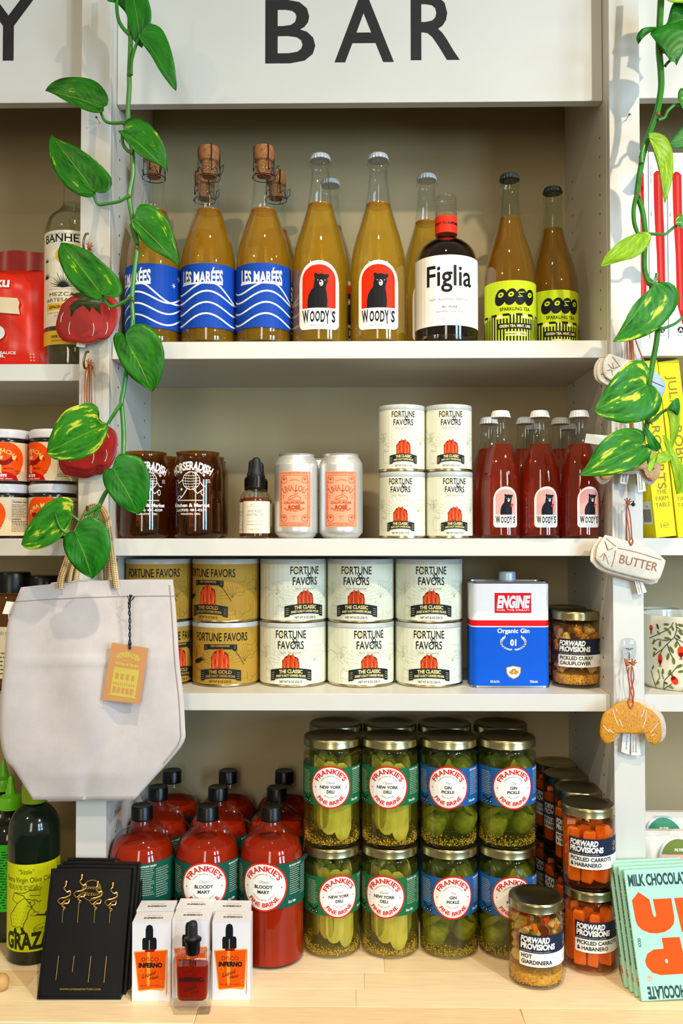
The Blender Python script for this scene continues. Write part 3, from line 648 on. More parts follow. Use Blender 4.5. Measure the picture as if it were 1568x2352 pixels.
def forward_art(R, l1, l2):
    a = Art(); w = R * 1.55; x0 = -R * 0.86; z0 = 0.036
    a.rect(x0, z0 + 0.020, x0 + R * 2.3, z0 + 0.0465, 'p_navy', 0); a.rect(x0, z0, x0 + R * 2.3, z0 + 0.0201, 'p_white', 0, r=0.002)
    a.text('FORWARD', x0 + 0.0025, z0 + 0.0355, 0.0078, 'p_white', 2, 'l', wd=0.044, bold=0.05, shear=0.15)
    a.text('PROVISIONS', x0 + 0.0025, z0 + 0.0258, 0.0078, 'p_white', 2, 'l', wd=0.053, bold=0.05, shear=0.05)
    a.text('small-batch, premium pickles', x0 + 0.0025, z0 + 0.0216, 0.0022, 'p_rule', 2, 'l', wd=0.046)
    a.text(l1, x0 + 0.0035, z0 + 0.0122, 0.0056, 'p_black', 2, 'l', bold=0.025, sx=0.95); a.text(l2, x0 + 0.0035, z0 + 0.0038, 0.0056, 'p_black', 2, 'l', bold=0.025, sx=0.95)
    for j, (q, h) in enumerate((('QU', 0.034), ('& LO', 0.026))): a.text(q, R * 0.98, z0 + h, 0.006, 'p_rule', 2, 'l', sx=0.8)
    a.lines_of_print(R * 0.95, z0 + 0.005, R * 1.2, z0 + 0.012, 3, 'p_rule', 2, 4)
    return a
# ------------------------------------------------------------------ bottle makers
def sprof(pts, n=5): return [(p.x, p.y) for p in smooth([(a, b, 0) for a, b in pts], n)]
def crown(t, z, r, m, h=0.0085):
    b = MB(); n = 84; v = []; f = []
    rings = [(0.0, h), (r * 0.80, h), (r * 0.92, h * 0.92), (r * 0.98, h * 0.70), (r * 1.07, 0.0), (r * 0.98, 0.0), (0.0, 0.0)]
    for j, (rr, zz) in enumerate(rings):
        for i in range(n):
            q = rr * (1 + ((0.0, 0.0, 0.0, 0.02, 0.055, 0.0, 0.0)[j] * cos(i * pi / 2))); v.append((q * cos(2 * pi * i / n), q * sin(2 * pi * i / n), z + zz))
    for j in range(len(rings) - 1):
        for i in range(n): k = (i + 1) % n; f.append((j * n + i, j * n + k, (j + 1) * n + k, (j + 1) * n + i))
    b.add(v, f, m); return b.build('crown_cap', t, ang=50)
def glass_and_liquid(t, prof, zl, liquid, glass='glass', wall=0.0012, rim='wine_rim', punt=0.0):
    """prof: outer profile from the base up; liquid fills it to zl"""
    b = MB(); b.lathe([(0, 0.0)] + prof, glass, 48); b.build('glass', t)
    lp = [(max(r - wall, 0.001), z) for r, z in prof if 0.004 <= z < zl]; rl = None
    for (r0, z0), (r1, z1) in zip(prof, prof[1:]):
        if z0 < zl <= z1: rl = r0 + (r1 - r0) * (zl - z0) / (z1 - z0) - wall
    rl = rl or lp[-1][0]; z0 = 0.004
    base = [(0, z0 + punt), (prof[1][0] * 0.45, z0 + punt * 0.7), (prof[1][0] * 0.8, z0)] if punt else [(0, z0)]
    b = MB(); b.lathe(base + [(lp[0][0] * 0.985, z0)] + lp + [(rl, zl - 0.001), (rl - 0.0005, zl), (0, zl)], liquid, 48); L_ = b.build('liquid', t)
    if rim:
        b = MB(); b.lathe([(rl * 0.3, zl + 0.0004), (rl * 0.99, zl + 0.0004), (rl * 1.0, zl + 0.0022), (rl * 0.9, zl + 0.0018)], rim, 40); o = b.build('liquid_rim', t); o.parent = L_
    return L_

def corked(label, group):
    t = thing('wine_bottle', label, 'bottle', group=group)
    prof = sprof([(0.040, 0.0), (0.0455, 0.004), (0.046, 0.02), (0.046, 0.08), (0.0458, 0.135), (0.044, 0.155), (0.0385, 0.182), (0.030, 0.208), (0.0222, 0.232), (0.0188, 0.256), (0.0168, 0.285)], 4)
    prof += [(0.0162, 0.296), (0.0180, 0.298), (0.0184, 0.302), (0.0172, 0.306), (0.0166, 0.313), (0.0160, 0.3145)]
    glass_and_liquid(t, prof, 0.2295, 'wine_warm', punt=0.01)
    b = MB(); b.lathe([(0.0, 0.290), (0.0118, 0.291), (0.0126, 0.3146), (0.0162, 0.317), (0.0178, 0.324), (0.0180, 0.334), (0.0162, 0.3405), (0.0, 0.342)], 'cork', 32); b.build('cork', t)
    b = MB(); b.lathe([(0.0, 0.3422), (0.013, 0.3425), (0.0145, 0.3415)], 'cage_wire', 24)
    for k in range(4):
        a = k * pi / 2 + 0.5; q = lambda r, z, da=0: (r * cos(a + da), r * sin(a + da), z)
        b.tube([q(0.0145, 0.3415), q(0.0182, 0.338), q(0.0186, 0.326), q(0.0182, 0.314), q(0.0190, 0.303), q(0.0186, 0.296)], 0.0010, 'cage_wire', 5)
        b.tube([q(0.0192, 0.296), q(0.0192, 0.303, 0.4), q(0.0192, 0.290, 0.8)], 0.0006, 'cage_wire', 5)
    b.tube([(0.0195 * cos(2 * pi * i / 24), 0.0195 * sin(2 * pi * i / 24), 0.289) for i in range(25)], 0.0007, 'cage_wire', 5)
    b.tube([(0.0195, -0.004, 0.289), (0.026, -0.006, 0.297), (0.027, -0.006, 0.308), (0.022, -0.005, 0.305), (0.0195, -0.004, 0.291)], 0.0008, 'cage_wire', 5)
    b.build('wire_cage', t)
    wrap(marees_art(0.046), 'label', 0.0461, 0.0245, t); return t
G1 = 'sparkling wine bottles with blue wave labels'
YA = 0.065
mar = corked('corked wine bottle with blue wave label, partly behind the pothos leaves', G1)
xs = [XF(352, 700, YA), XF(478.5, 700, YA), XF(605, 700, YA)]
move(mar, (xs[0], YA, S1t), radians(-38))
dup(mar, (xs[1], YA, S1t), radians(-6), 'corked wine bottle with blue wave label, middle of the front row of blue ones', G1)
dup(mar, (xs[2], YA, S1t), 0.02, "corked wine bottle with blue wave label beside the bear-label bottles, foremost on that side", G1)
dup(mar, (XF(469, 600, 0.165), 0.165, S1t), 0.1, 'corked wine bottle nearly hidden behind the middle blue-label bottle', G1)
dup(mar, (XF(633, 600, 0.165), 0.165, S1t), 0.0, 'corked wine bottle standing behind, its cork showing right of the third blue-label cork', G1)

def woody(label, group, rose=False):
    t = thing('bear_label_bottle', label, 'bottle', group=group)
    if not rose:
        R = 0.0472; prof = sprof([(0.041, 0), (0.0465, 0.004), (0.0472, 0.02), (0.0472, 0.08), (0.0470, 0.12), (0.0450, 0.150), (0.0390, 0.178), (0.0305, 0.207), (0.0222, 0.236), (0.0180, 0.262), (0.0155, 0.285)], 4)
        prof += [(0.0150, 0.300), (0.0152, 0.303), (0.0188, 0.305), (0.0192, 0.3095), (0.0170, 0.313), (0.0150, 0.314), (0.0148, 0.318)]
        glass_and_liquid(t, prof, 0.2385, 'wine', punt=0.028); crown(t, 0.3165, 0.0165, 'cap_silverblue', 0.010)
        wrap(woody_art(0.070), 'label', R, 0.0205, t)
    else:
        R = 0.0318; prof = sprof([(0.028, 0), (0.0314, 0.003), (0.0318, 0.015), (0.0318, 0.06), (0.0316, 0.085), (0.0295, 0.110), (0.0245, 0.135), (0.0185, 0.155), (0.0148, 0.172), (0.0132, 0.188)], 4)
        prof += [(0.0132, 0.190), (0.0150, 0.1915), (0.0150, 0.195), (0.0135, 0.197), (0.0133, 0.2005)]
        glass_and_liquid(t, prof, 0.1555, 'rose', punt=0.014, rim=None); crown(t, 0.1995, 0.0148, 'cap_white', 0.0115)
        wrap(woody_art(0.041, True), 'label', R, 0.018, t)
    return t
G2 = 'clear wine bottles with red bear labels'
wd = woody('bear-label wine bottle next to the blue-label bottles', G2)
move(wd, (XF(735, 680, YA), YA, S1t), 0.0)
dup(wd, (XF(868.5, 680, YA), YA, S1t), -0.02, 'red bear-label wine bottle, second one, standing left of the white-label aperitif', G2)
dup(wd, (XF(758, 620, 0.17), 0.17, S1t), 0.7, 'bear-label bottle behind the first one, only its crown cap and neck edge showing', G2)
dup(wd, (XF(980, 620, 0.15), 0.15, S1t), 0.12, 'bear-label wine bottle half hidden behind the white-label aperitif bottle', G2)

t = thing('aperitif_bottle', 'round-shouldered bottle of dark red aperitif with a large white label and red neck band', 'bottle')
Yf = 0.068; sc = 1375
prof = sprof([(0.047, 0), (0.0515, 0.003), (0.0523, 0.012), (0.0523, 0.08), (0.0523, 0.130), (0.0505, 0.148), (0.0440, 0.164), (0.0320, 0.1755), (0.0215, 0.181), (0.0182, 0.187), (0.0180, 0.20)], 5) + [(0.0180, 0.226), (0.0165, 0.228)]
b = MB(); b.lathe([(0, 0)] + prof, 'glass', 56); b.build('glass', t)
lp = [(r - 0.0016, z) for r, z in prof if 0.012 < z < 0.186]
b = MB(); b.lathe([(0, 0.013), (lp[0][0] * 0.94, 0.0135)] + lp + [(lp[-1][0], 0.184), (0, 0.184)], 'aperitivo', 48); b.build('liquid', t)
b = MB(); b.lathe([(0.0187, 0.190), (0.0187, 0.2185)], 'p_neck', 40); nb = b.build('neck_band', t)
ar = Art(); ar.text('WANT TO REMEMBER', 0, 0.2035, 0.0042, 'p_black', 1, wd=0.052, bold=0.02); link('lettering', ar.mesh('lettering', cyl(0.0189), step=0.004), nb)
b = MB(); pr = [(0.0, 0.222), (0.0172, 0.222)]
for i in range(6): z = 0.224 + i * 0.0048; pr += [(0.0178, z), (0.0186, z + 0.0012), (0.0178, z + 0.0026), (0.0170, z + 0.0034)]
pr += [(0.0172, 0.2535), (0.0165, 0.2555), (0.0, 0.2555)]; b.lathe(pr, 'plastic_clear', 40); b.build('stopper', t)
ar = Art(); ar.rect(-0.098, 0, 0.098, 0.1153, 'p_white', 0)
ar.text('Figlia', 0.0005, 0.0655, 0.0325, 'p_black', 2, wd=0.079, bold=0.012)
ar.text('NON - ALCOHOLIC APERITIVO', 0.0, 0.0410, 0.0042, 'p_grey', 2, wd=0.067); ar.text('001. FIORE', 0.0, 0.0285, 0.0036, 'p_black', 2, wd=0.025)
ar.text('Rose, Bitter Orange, Clove', 0.0, 0.0215, 0.0032, 'p_grey', 2, wd=0.045); ar.text('NET WT 21.5 FL OZ / 750 ML', 0.0, 0.0090, 0.0024, 'p_grey', 2, wd=0.030)
wrap(ar, 'label', 0.0524, 0.0256, t); move(t, (XF(1024.5, 680, Yf), Yf, S1t), 0.0)

t = thing('tea_bottle', 'amber sparkling tea bottle with lime-green label, left one beside the aperitif', 'bottle', group='sparkling tea bottles with lime labels')
prof = sprof([(0.037, 0), (0.0415, 0.003), (0.0425, 0.015), (0.0425, 0.06), (0.0423, 0.108), (0.0405, 0.130), (0.0350, 0.155), (0.0270, 0.180), (0.0205, 0.203), (0.0172, 0.222), (0.0150, 0.250)], 4)
prof += [(0.0143, 0.268), (0.0165, 0.270), (0.0168, 0.276), (0.0150, 0.279), (0.0148, 0.283)]
glass_and_liquid(t, prof, 0.2175, 'tea', rim=None, glass='glass_green'); crown(t, 0.2815, 0.0155, 'cap_dark', 0.0095)
ar = Art(); hw = 0.118; ar.rect(-hw, 0, hw, 0.0995, 'p_lime', 0)
for i, ch in enumerate('OOSO'):
    cx = -0.0255 + i * 0.0168
    ar.ell(cx + 0.001, 0.0725, 0.0098, 0.0142, 'p_black', 1, 20, rot=-0.35)
    if ch == 'O': ar.ell(cx + 0.0015, 0.0765, 0.0050, 0.0040, 'p_lime', 2, 16, rot=0.5); ar.ell(cx + 0.0015, 0.0765, 0.0018, 0.0014, 'p_black', 3, 10)
    else: ar.line([(cx + 0.007, 0.0805), (cx - 0.003, 0.0795), (cx - 0.001, 0.0755), (cx + 0.004, 0.0735), (cx - 0.004, 0.0725)], 0.0016, 'p_lime', 2)
ar.text('SPARKLING TEA', 0, 0.0500, 0.0052, 'p_black', 2, wd=0.052, bold=0.01)
for i in range(44):
    u = -hw + i * 0.0054; top = 0.0375 + (0.006 if (i // 4) % 2 else 0.0)
    ar.rect(u, 0, u + 0.0027, top, 'p_black', 1)
for i in range(11): u = -hw + i * 0.0216; ar.rect(u, 0.0375, u + 0.0105, 0.0435, 'p_paleyel', 1); ar.rect(u + 0.0105, 0.0415, u + 0.0216, 0.0455, 'p_black', 1)
ar.rect(-0.0300, 0.0200, 0.0310, 0.0295, 'p_dark', 3); ar.text('GREEN TEA. MINT. LIME.', 0.0005, 0.0228, 0.0040, 'p_paleyel', 4, wd=0.054, bold=0.03)
ar.rect(-0.0165, 0.0085, 0.0185, 0.0155, 'p_paleyel', 3); ar.text('NON-ALC', -0.0072, 0.0105, 0.0028, 'p_black', 4, bold=0.02); ar.text('750ml', 0.0118, 0.0105, 0.0028, 'p_black', 4, bold=0.02)
wrap(ar, 'label', 0.0426, 0.0012, t)
move(t, (XF(1171, 680, 0.065), 0.065, S1t), 0.03)
dup(t, (XF(1270, 680, 0.122), 0.122, S1t), 0.10, 'amber sparkling tea bottle with lime-green label, nearer the right post and set back')

# ------------------------------------------------------------------ second shelf
def tumbler(label):
    t = thing('amber_tumbler', label, 'glass', group='amber can-shaped glasses')
    prof = sprof([(0.0330, 0.0), (0.0375, 0.003), (0.0405, 0.011), (0.0405, 0.06), (0.0405, 0.112), (0.0385, 0.124), (0.0358, 0.133), (0.0352, 0.138), (0.0362, 0.1425)], 4)
    inner = [(r - 0.0022, z) for r, z in reversed(prof) if z > 0.014]
    b = MB(); b.lathe([(0, 0.004), (0.02, 0.002)] + prof + [(0.0352, 0.1432)] + inner + [(0.036, 0.0125), (0.02, 0.010), (0, 0.010)], 'amber', 56); b.build('glass', t)
    ar = Art(); W_ = 'p_white'
    ar.arc('HORSERADISH', 0, 0.020, 0.062, 0.0125, W_, 1, bold=0.04, span=1.12)
    cx, cz, r0 = 0.001, 0.064, 0.0150; ar.ell(cx, cz, r0, r0, W_, 1, 28, r0=0.93)
    for k in (0.33, 0.66): ar.ell(cx, cz, r0 * k, r0, W_, 1, 24, r0=0.95)
    for k in (-0.6, -0.3, 0, 0.3, 0.6): q = r0 * math.sqrt(1 - k * k); ar.line([(cx - q, cz + k * r0), (cx, cz + k * r0 - 0.0012), (cx + q, cz + k * r0)], 0.0007, W_, 1)
    for i in range(8): ar.ell(0.010 + i * 0.0028, 0.0775 + 0.0015 * sin(i * 1.5), 0.0018, 0.0012, W_, 1, 10, r0=0.55)
    ar.line([(-0.006, 0.050), (-0.012, 0.041), (-0.018, 0.035)], 0.0016, W_, 1); ar.line([(0.005, 0.050), (0.012, 0.043), (0.018, 0.048)], 0.0016, W_, 1)
    ar.line([(-0.024, 0.032), (0.020, 0.032)], 0.0012, W_, 1)
    ar.ell(-0.021, 0.0365, 0.005, 0.003, W_, 1, 14, rot=0.5, r0=0.7); ar.ell(0.020, 0.045, 0.003, 0.005, W_, 1, 14, r0=0.7)
    ar.line([(-0.013, 0.066), (-0.022, 0.060), (-0.025, 0.066)], 0.0013, W_, 1); ar.line([(0.015, 0.063), (0.021, 0.055), (0.026, 0.055)], 0.0013, W_, 1)
    for sx_, sz in ((-0.017, 0.078), (0.022, 0.073), (-0.016, 0.050)): ar.ell(sx_, sz, 0.0026, 0.0026, W_, 1, 4)
    ar.text('Kitchen & Market', 0, 0.0215, 0.0052, W_, 1, wd=0.064, bold=0.04); ar.text('Call', -0.024, 0.0140, 0.0040, W_, 1, shear=0.4, wd=0.008)
    ar.text('(920) 481-0239', 0.0045, 0.0145, 0.0036, W_, 1, wd=0.045, bold=0.03); ar.text('PRINCETON, WISC.', 0, 0.0085, 0.0026, W_, 1, wd=0.034, bold=0.03)
    ar.lines_of_print(0.026, 0.060, 0.035, 0.067, 3, W_, 1, 2)
    link('print', ar.mesh('print', cyl(0.0409, 0.030), step=0.005), t); return t
Y2 = 0.058
tu = tumbler('amber can-shaped glass with white print, in front, half behind a pothos leaf'); move(tu, (XF(332, 1130, Y2), Y2, S2t), 0.35)
dup(tu, (XF(454, 1130, Y2), Y2, S2t), -0.12, 'amber can-shaped glass whose arched white print is fully seen, in front')
for px, yy, lab in ((366, 0.150, 'amber glass standing behind the leaf-covered one'), (468, 0.150, 'second amber glass, directly behind the fully seen printed one'), (474, 0.236, 'rearmost amber glass behind the fully seen printed one')):
    dup(tu, (XF(px, 1130, yy), yy, S2t), -0.3, lab)

def dropper(label):
    t = thing('dropper_bottle', label, 'bottle', group='small bitters bottles with black droppers')
    prof = sprof([(0.0195, 0), (0.0215, 0.002), (0.0222, 0.008), (0.0222, 0.055), (0.0216, 0.066), (0.0180, 0.076), (0.0128, 0.081), (0.0110, 0.084)], 4)
    glass_and_liquid(t, prof, 0.067, 'amber_liquid', rim=None)
    b = MB(); n = 36; b.lathe([(0, 0.0815), (0.0135, 0.0815), (0.0142, 0.083), (0.0135, 0.0845), (0.0135, 0.101), (0.0125, 0.1035), (0.0090, 0.104), (0, 0.104)], 'cap_black', n)
    for i in range(24): a = 2 * pi * i / 24; b.box(-0.0006, 0.0132, 0.086, 0.0006, 0.0141, 0.100, 'cap_black', Matrix.Rotation(a, 4, 'Z'))
    b.build('collar', t); b = MB(); b.lathe(sprof([(0.0100, 0.1035), (0.0098, 0.108), (0.0078, 0.114), (0.0072, 0.123), (0.0066, 0.129), (0.004, 0.1325), (0.0, 0.1335)], 4), 'rubber_black', 28); b.build('dropper_bulb', t)
    b = MB(); b.lathe([(0.003, 0.012), (0.0035, 0.02), (0.0035, 0.09)], 'glass', 12); b.build('pipette', t)
    ar = Art(); ar.rect(-0.0235, 0, 0.0550, 0.052, 'p_cream', 0); ar.text('spirit', -0.004, 0.0455, 0.002, 'p_grey', 1, shear=0.3)
    ar.text('JACK RUDY', 0, 0.034, 0.0040, 'p_grey', 1, wd=0.0240); ar.text('COCKTAIL CO.', 0, 0.028, 0.0040, 'p_grey', 1, wd=0.0300)
    ar.text('AROMATIC BITTERS', 0, 0.018, 0.0026, 'p_rule', 1, wd=0.029); ar.text('Handcrafted in Kentucky', 0, 0.0135, 0.0018, 'p_grey', 1, wd=0.028); ar.text('5oz · 59ml', 0, 0.005, 0.0026, 'p_grey', 1, shear=0.3)
    for z in (0.043, 0.0245): ar.line([(-0.016, z), (0.016, z)], 0.0003, 'p_grey', 1)
    for i in range(7): ar.rect(-0.022 + 0.066 + i * 0.0012, 0.012, -0.0215 + 0.066 + i * 0.0012, 0.024, 'p_black', 1)
    wrap(ar, 'label', 0.0223, 0.0085, t); return t
dr = dropper('small bitters bottle with black dropper, foremost of its cluster'); move(dr, (XF(588, 1150, 0.035), 0.035, S2t), 0.0)
dup(dr, (XF(580, 1150, 0.085), 0.085, S2t), -1.0, 'bitters bottle behind, showing as a sliver left of the front dropper bottle')
dup(dr, (XF(596, 1150, 0.135), 0.135, S2t), 0.4, 'rearmost bitters bottle, its black dropper collar showing to the right')

t = thing('drink_can', 'tall silver can with coral label, left of the pair in front', 'can', group='silver rosé cans')
b = MB(); b.lathe(sprof([(0.0, 0.004), (0.022, 0.003), (0.0265, 0.0), (0.0285, 0.001), (0.0340, 0.008), (0.0362, 0.014), (0.0362, 0.06), (0.0362, 0.115), (0.0350, 0.124), (0.0310, 0.1315), (0.0288, 0.1345), (0.0292, 0.1372), (0.0300, 0.1385)], 4) + [(0.0285, 0.1390), (0.0272, 0.1345), (0, 0.1345)], 'can_metal', 56); b.build('can_body', t)
b = MB(); b.box(-0.008, -0.006, 0.1347, 0.008, 0.014, 0.1358, 'can_metal'); b.build('pull_tab', t)
ar = Art(); hw, hh = 0.0282, 0.0905; O = 'p_rust'; ar.rect(-hw, 0, hw, hh, 'p_peach', 0)
def frame(a, x0, y0, x1, y1, w_, m, lay=1):
    a.rect(x0, y0, x1, y0 + w_, m, lay); a.rect(x0, y1 - w_, x1, y1, m, lay); a.rect(x0, y0, x0 + w_, y1, m, lay); a.rect(x1 - w_, y0, x1, y1, m, lay)
frame(ar, -hw + 0.0018, 0.0020, hw - 0.0018, hh - 0.002, 0.0005, O); frame(ar, -hw + 0.0052, 0.0062, hw - 0.0052, hh - 0.0062, 0.0007, O)
for sx_ in (-1, 1):
    for z in (0.0145, 0.0765): ar.ell(sx_ * 0.0175, z, 0.0058, 0.0058, O, 1, 24, r0=0.88); ar.line([(sx_ * 0.0175, z - 0.004), (sx_ * 0.0175, z + 0.001)], 0.0006, O, 1); [ar.line([(sx_ * 0.0175, z + 0.001), (sx_ * 0.0175 + 0.0034 * cos(q), z + 0.001 + 0.003 * sin(q))], 0.0007, O, 1) for q in (-0.3, 0.4, 1.2, 1.9, 2.7, 3.4)]
ar.text('A CELEBRATION WINE', 0, 0.0858, 0.0022, O, 1, wd=0.044); ar.text('LIGHT PURE BRIGHT', 0, 0.0030, 0.0022, O, 1, wd=0.044)
ar.arc('CALIFORNIA', 0, 0.055, 0.0205, 0.0022, O, 1, span=0.85); ar.arc('UNA LOU', 0, 0.028, 0.0315, 0.0085, O, 1, bold=0.045, span=1.15); ar.arc('UNA LOU', 0.0004, 0.0283, 0.0317, 0.0078, 'p_peach', 2, bold=-0.01, span=1.12)
for pts in ([(-0.010, 0.047), (-0.004, 0.051), (0.003, 0.052), (0.006, 0.056)], [(-0.009, 0.045), (-0.002, 0.047), (0.004, 0.050)], [(0.001, 0.051), (0.002, 0.057), (-0.001, 0.060)], [(-0.011, 0.044), (0.010, 0.043)], [(0.004, 0.051), (0.010, 0.048), (0.010, 0.044)]): ar.line(pts, 0.0008, O, 1)
ar.ell(0.0025, 0.0585, 0.0015, 0.0018, O, 1, 10)
for sx_ in (-1, 1): ar.text('355', sx_ * 0.0185, 0.050, 0.0018, O, 1); ar.text('ML', sx_ * 0.0185, 0.0465, 0.0018, O, 1); ar.text('BRIGHT & FRESH BY NATURE · ALC BY VOL', sx_ * 0.0242 + 0.0008, 0.045, 0.0016, O, 1, rot=pi / 2, wd=0.062)
ar.text('CALIFORNIA', 0, 0.0375, 0.0042, O, 1, wd=0.0345, bold=0.03); ar.text('ROSÉ', 0, 0.0290, 0.0058, O, 1, wd=0.0200, bold=0.06)
ar.arc('ROSÉ OF PINOT NOIR', 0, 0.062, 0.0370, 0.0028, O, 1, top=False, span=0.98, bold=0.02); ar.text('MMXXI', 0, 0.0165, 0.0018, O, 1); ar.text('EST', 0, 0.0130, 0.0018, O, 1)
wrap(ar, 'label', 0.0363, 0.0185, t); Yc = 0.050
move(t, (XF(681, 1140, Yc), Yc, S2t), -0.04)
dup(t, (XF(782.5, 1140, Yc), Yc, S2t), 0.03, 'tall silver can with coral label, right of the pair, beside the nut tins')
dup(t, (XF(730, 1140, 0.150), 0.150, S2t), 0.5, 'silver can hidden behind the gap of the front pair')

def tin(label, group, R, H, art, small):
    t = thing('nut_tin', label, 'tin', group=group)
    b = MB(); b.lathe([(0, 0.002), (R * 0.93, 0.002), (R * 0.96, 0.0), (R * 1.0, 0.0008), (R * 1.005, 0.0022), (R * 0.985, 0.0040), (R * 0.985, H - 0.008), (R * 0.95, H - 0.007), (R * 0.95, H - 0.004), (0, H - 0.004)], 'can_seam', 64); b.build('can_body', t)
    wrap(art, 'label', R * 0.987, 0.0045, t)
    b = MB(); b.lathe([(0, H - 0.0025), (R * 0.80, H - 0.0025), (R * 0.84, H - 0.0006), (R * 0.985, H), (R * 1.0, H - 0.0012), (R * 1.004, H - 0.0075), (R * 0.99, H - 0.0085)], 'lid_frost', 64); b.build('plastic_lid', t); return t
SR, SH = 0.0383, 0.1085; Ys = 0.052
st = tin('small cream nut tin, upper left of the block of four', 'small cream nut tins', SR, SH, ff_art(SR, SH - 0.013, small=True), True)
zz = S2t
for i, (px, lv, rz, lab) in enumerate(((922.5, 1, 0.02, None), (1030, 1, 0.0, 'small cream nut tin, upper right of the block of four'), (923.5, 0, -0.13, 'small cream nut tin, lower left of the block of four'), (1031.5, 0, 0.14, 'small cream nut tin, lower right of the block of four'))):
    loc = (XF(px, 1080 if lv else 1170, Ys), Ys, zz + lv * (SH + 0.0003))
    if i == 0: move(st, loc, rz)
    else: dup(st, loc, rz, lab)

G3 = 'small rosé bottles with pink bear labels'
ro = woody('pink-liquid bear-label bottle, front row beside the small nut tins', G3, True)
YR = 0.052; cx = [XF(1150, 1160, YR), XF(1240, 1160, YR), XF(1331, 1160, YR)]
move(ro, (cx[0], YR, S2t), 0.10)
dup(ro, (cx[1], YR, S2t), 0.15, 'pink-liquid bear-label bottle, middle of the front row'); dup(ro, (cx[2], YR, S2t), 0.28, 'pink-liquid bear-label bottle, front row beside the right side wall')
for px, yy, rz, lab in ((1123, 0.135, 2.5, 'rosé bottle behind the first pink bear bottle, showing to its left'), (1207, 0.135, 0.9, 'rosé bottle behind, between the first and middle pink bear bottles'),
                        (1288, 0.14, 1.2, 'rosé bottle behind, between the middle and last pink bear bottles'), (1226, 0.225, 0.5, 'rosé bottle in the third row, cap showing just left of the middle front cap'), (1306, 0.222, 0.5, 'rosé bottle in the third row behind the last front bottle')):
    dup(ro, (XF(px, 1160, yy), yy, S2t), rz, lab)

# ------------------------------------------------------------------ third shelf
BR, BH = 0.0583, 0.1068; YL = 0.1275
A_c, A_g = ff_art(BR, BH - 0.013), ff_art(BR, BH - 0.013, gold=True)
GC, GG = 'large cream nut tins', 'gold nut tins'
gt = tin('gold nut tin, upper one of the column behind the tote bag', GG, BR, BH, A_g, False)
dups = [(gt, 364.5, 1, 0.03, None), (gt, 519, 1, -0.42, 'gold nut tin, upper of the column next to the cream ones'), (gt, 364.5, 0, 0.85, 'gold nut tin mostly hidden by the tote bag, lower'), (gt, 519, 0, -0.03, 'gold nut tin squarely facing out, lower, next to the cream ones')]
for i, (src, px, lv, rz, lab) in enumerate(dups):
    loc = (XF(px, 1350 if lv else 1500, YL), YL, S3t + lv * (BH + 0.0003)); (move(src, loc, rz) if i == 0 else dup(src, loc, rz, lab))
lt = tin('large cream nut tin, upper, beside the gold ones, turned to the right', GC, BR, BH, A_c, False)
for i, (px, lv, rz, lab) in enumerate(((674, 1, 0.43, None), (827.5, 1, -0.13, 'large cream nut tin, upper middle'), (984, 1, 0.0, 'large cream nut tin, upper, nearest the blue gin tin'),
                                       (673, 0, 0.0, 'large cream nut tin, lower, beside the gold ones'), (828, 0, 0.26, 'large cream nut tin, lower middle, turned to the right'), (984, 0, -0.07, 'large cream nut tin, lower, nearest the blue gin tin'))):
    loc = (XF(px, 1350 if lv else 1500, YL), YL, S3t + lv * (BH + 0.0003)); (move(lt, loc, rz) if i == 0 else dup(lt, loc, rz, lab))

# gin tin
t = thing('gin_tin', 'flat blue and white metal gin tin with a red name plate', 'tin'); GW, GD, GH = 0.131, 0.060, 0.1755
def rrect(w_, d_, r_, n=6):
    return [(sx_ * (w_ / 2 - r_) + r_ * cos(a0 + k / n * pi / 2), sy_ * (d_ / 2 - r_) + r_ * sin(a0 + k / n * pi / 2)) for sx_, sy_, a0 in ((1, 1, 0), (-1, 1, pi / 2), (-1, -1, pi), (1, -1, 1.5 * pi)) for k in range(n + 1)]
def prism(b, pts, levels, m, T=None, cap=True):
    n = len(pts); v = []; f = []
    for sc_, z in levels: v += [(x * sc_, y * sc_, z) for x, y in pts]
    for j in range(len(levels) - 1):
        for i in range(n): k = (i + 1) % n; f.append((j * n + i, j * n + k, (j + 1) * n + k, (j + 1) * n + i))
    if cap: f.append(tuple(range(n - 1, -1, -1))); f.append(tuple((len(levels) - 1) * n + i for i in range(n)))
    return b.add(v, f, m, T)
pr = rrect(GW, GD, 0.012); b = MB(); prism(b, pr, [(1.0, 0.001), (1.0, GH * 0.575)], 'p_engblue'); prism(b, pr, [(1.0, GH * 0.575), (1.0, GH * 0.585)], 'p_engwhite', cap=False)
prism(b, pr, [(1.0, GH * 0.585), (1.0, GH * 0.64)], 'p_engred', cap=False); prism(b, pr, [(1.0, GH * 0.64), (1.0, GH - 0.001)], 'p_engwhite'); b.build('can_body', t)
b = MB(); prism(b, pr, [(1.0, GH - 0.002), (1.012, GH - 0.001), (1.012, GH + 0.001), (0.985, GH + 0.0015), (0.975, GH - 0.0015)], 'steel'); prism(b, pr, [(0.99, -0.0), (1.010, 0.0004), (1.010, 0.002), (1.0, 0.0035)], 'steel'); b.build('metal_rim', t)
b = MB(); b.lathe([(0.0135, GH - 0.001), (0.0135, GH + 0.002)] + [(0.0140 + 0.0007 * (i % 2), GH + 0.002 + i * 0.0022) for i in range(7)] + [(0.0130, GH + 0.017), (0.0118, GH + 0.0175), (0, GH + 0.0165)], 'cap_silverblue', 32); b.build('screw_cap', t)
ar = Art(); k = GW / 470; q = lambda x, y: ((x - 868) * k, (835 - y) * k)
x0, z0 = q(774, 388); x1, z1 = q(992, 268); ar.rect(x0, z0, x1, z1, 'p_engred', 1); ar.text('ENGINE', *q(883, 355), 66 * k, 'p_engwhite', 2, wd=192 * k, bold=0.055, shear=0.12); ar.text('FUEL THE DREAM', *q(883, 375), 9 * k, 'p_engwhite', 2, wd=192 * k, bold=0.02)
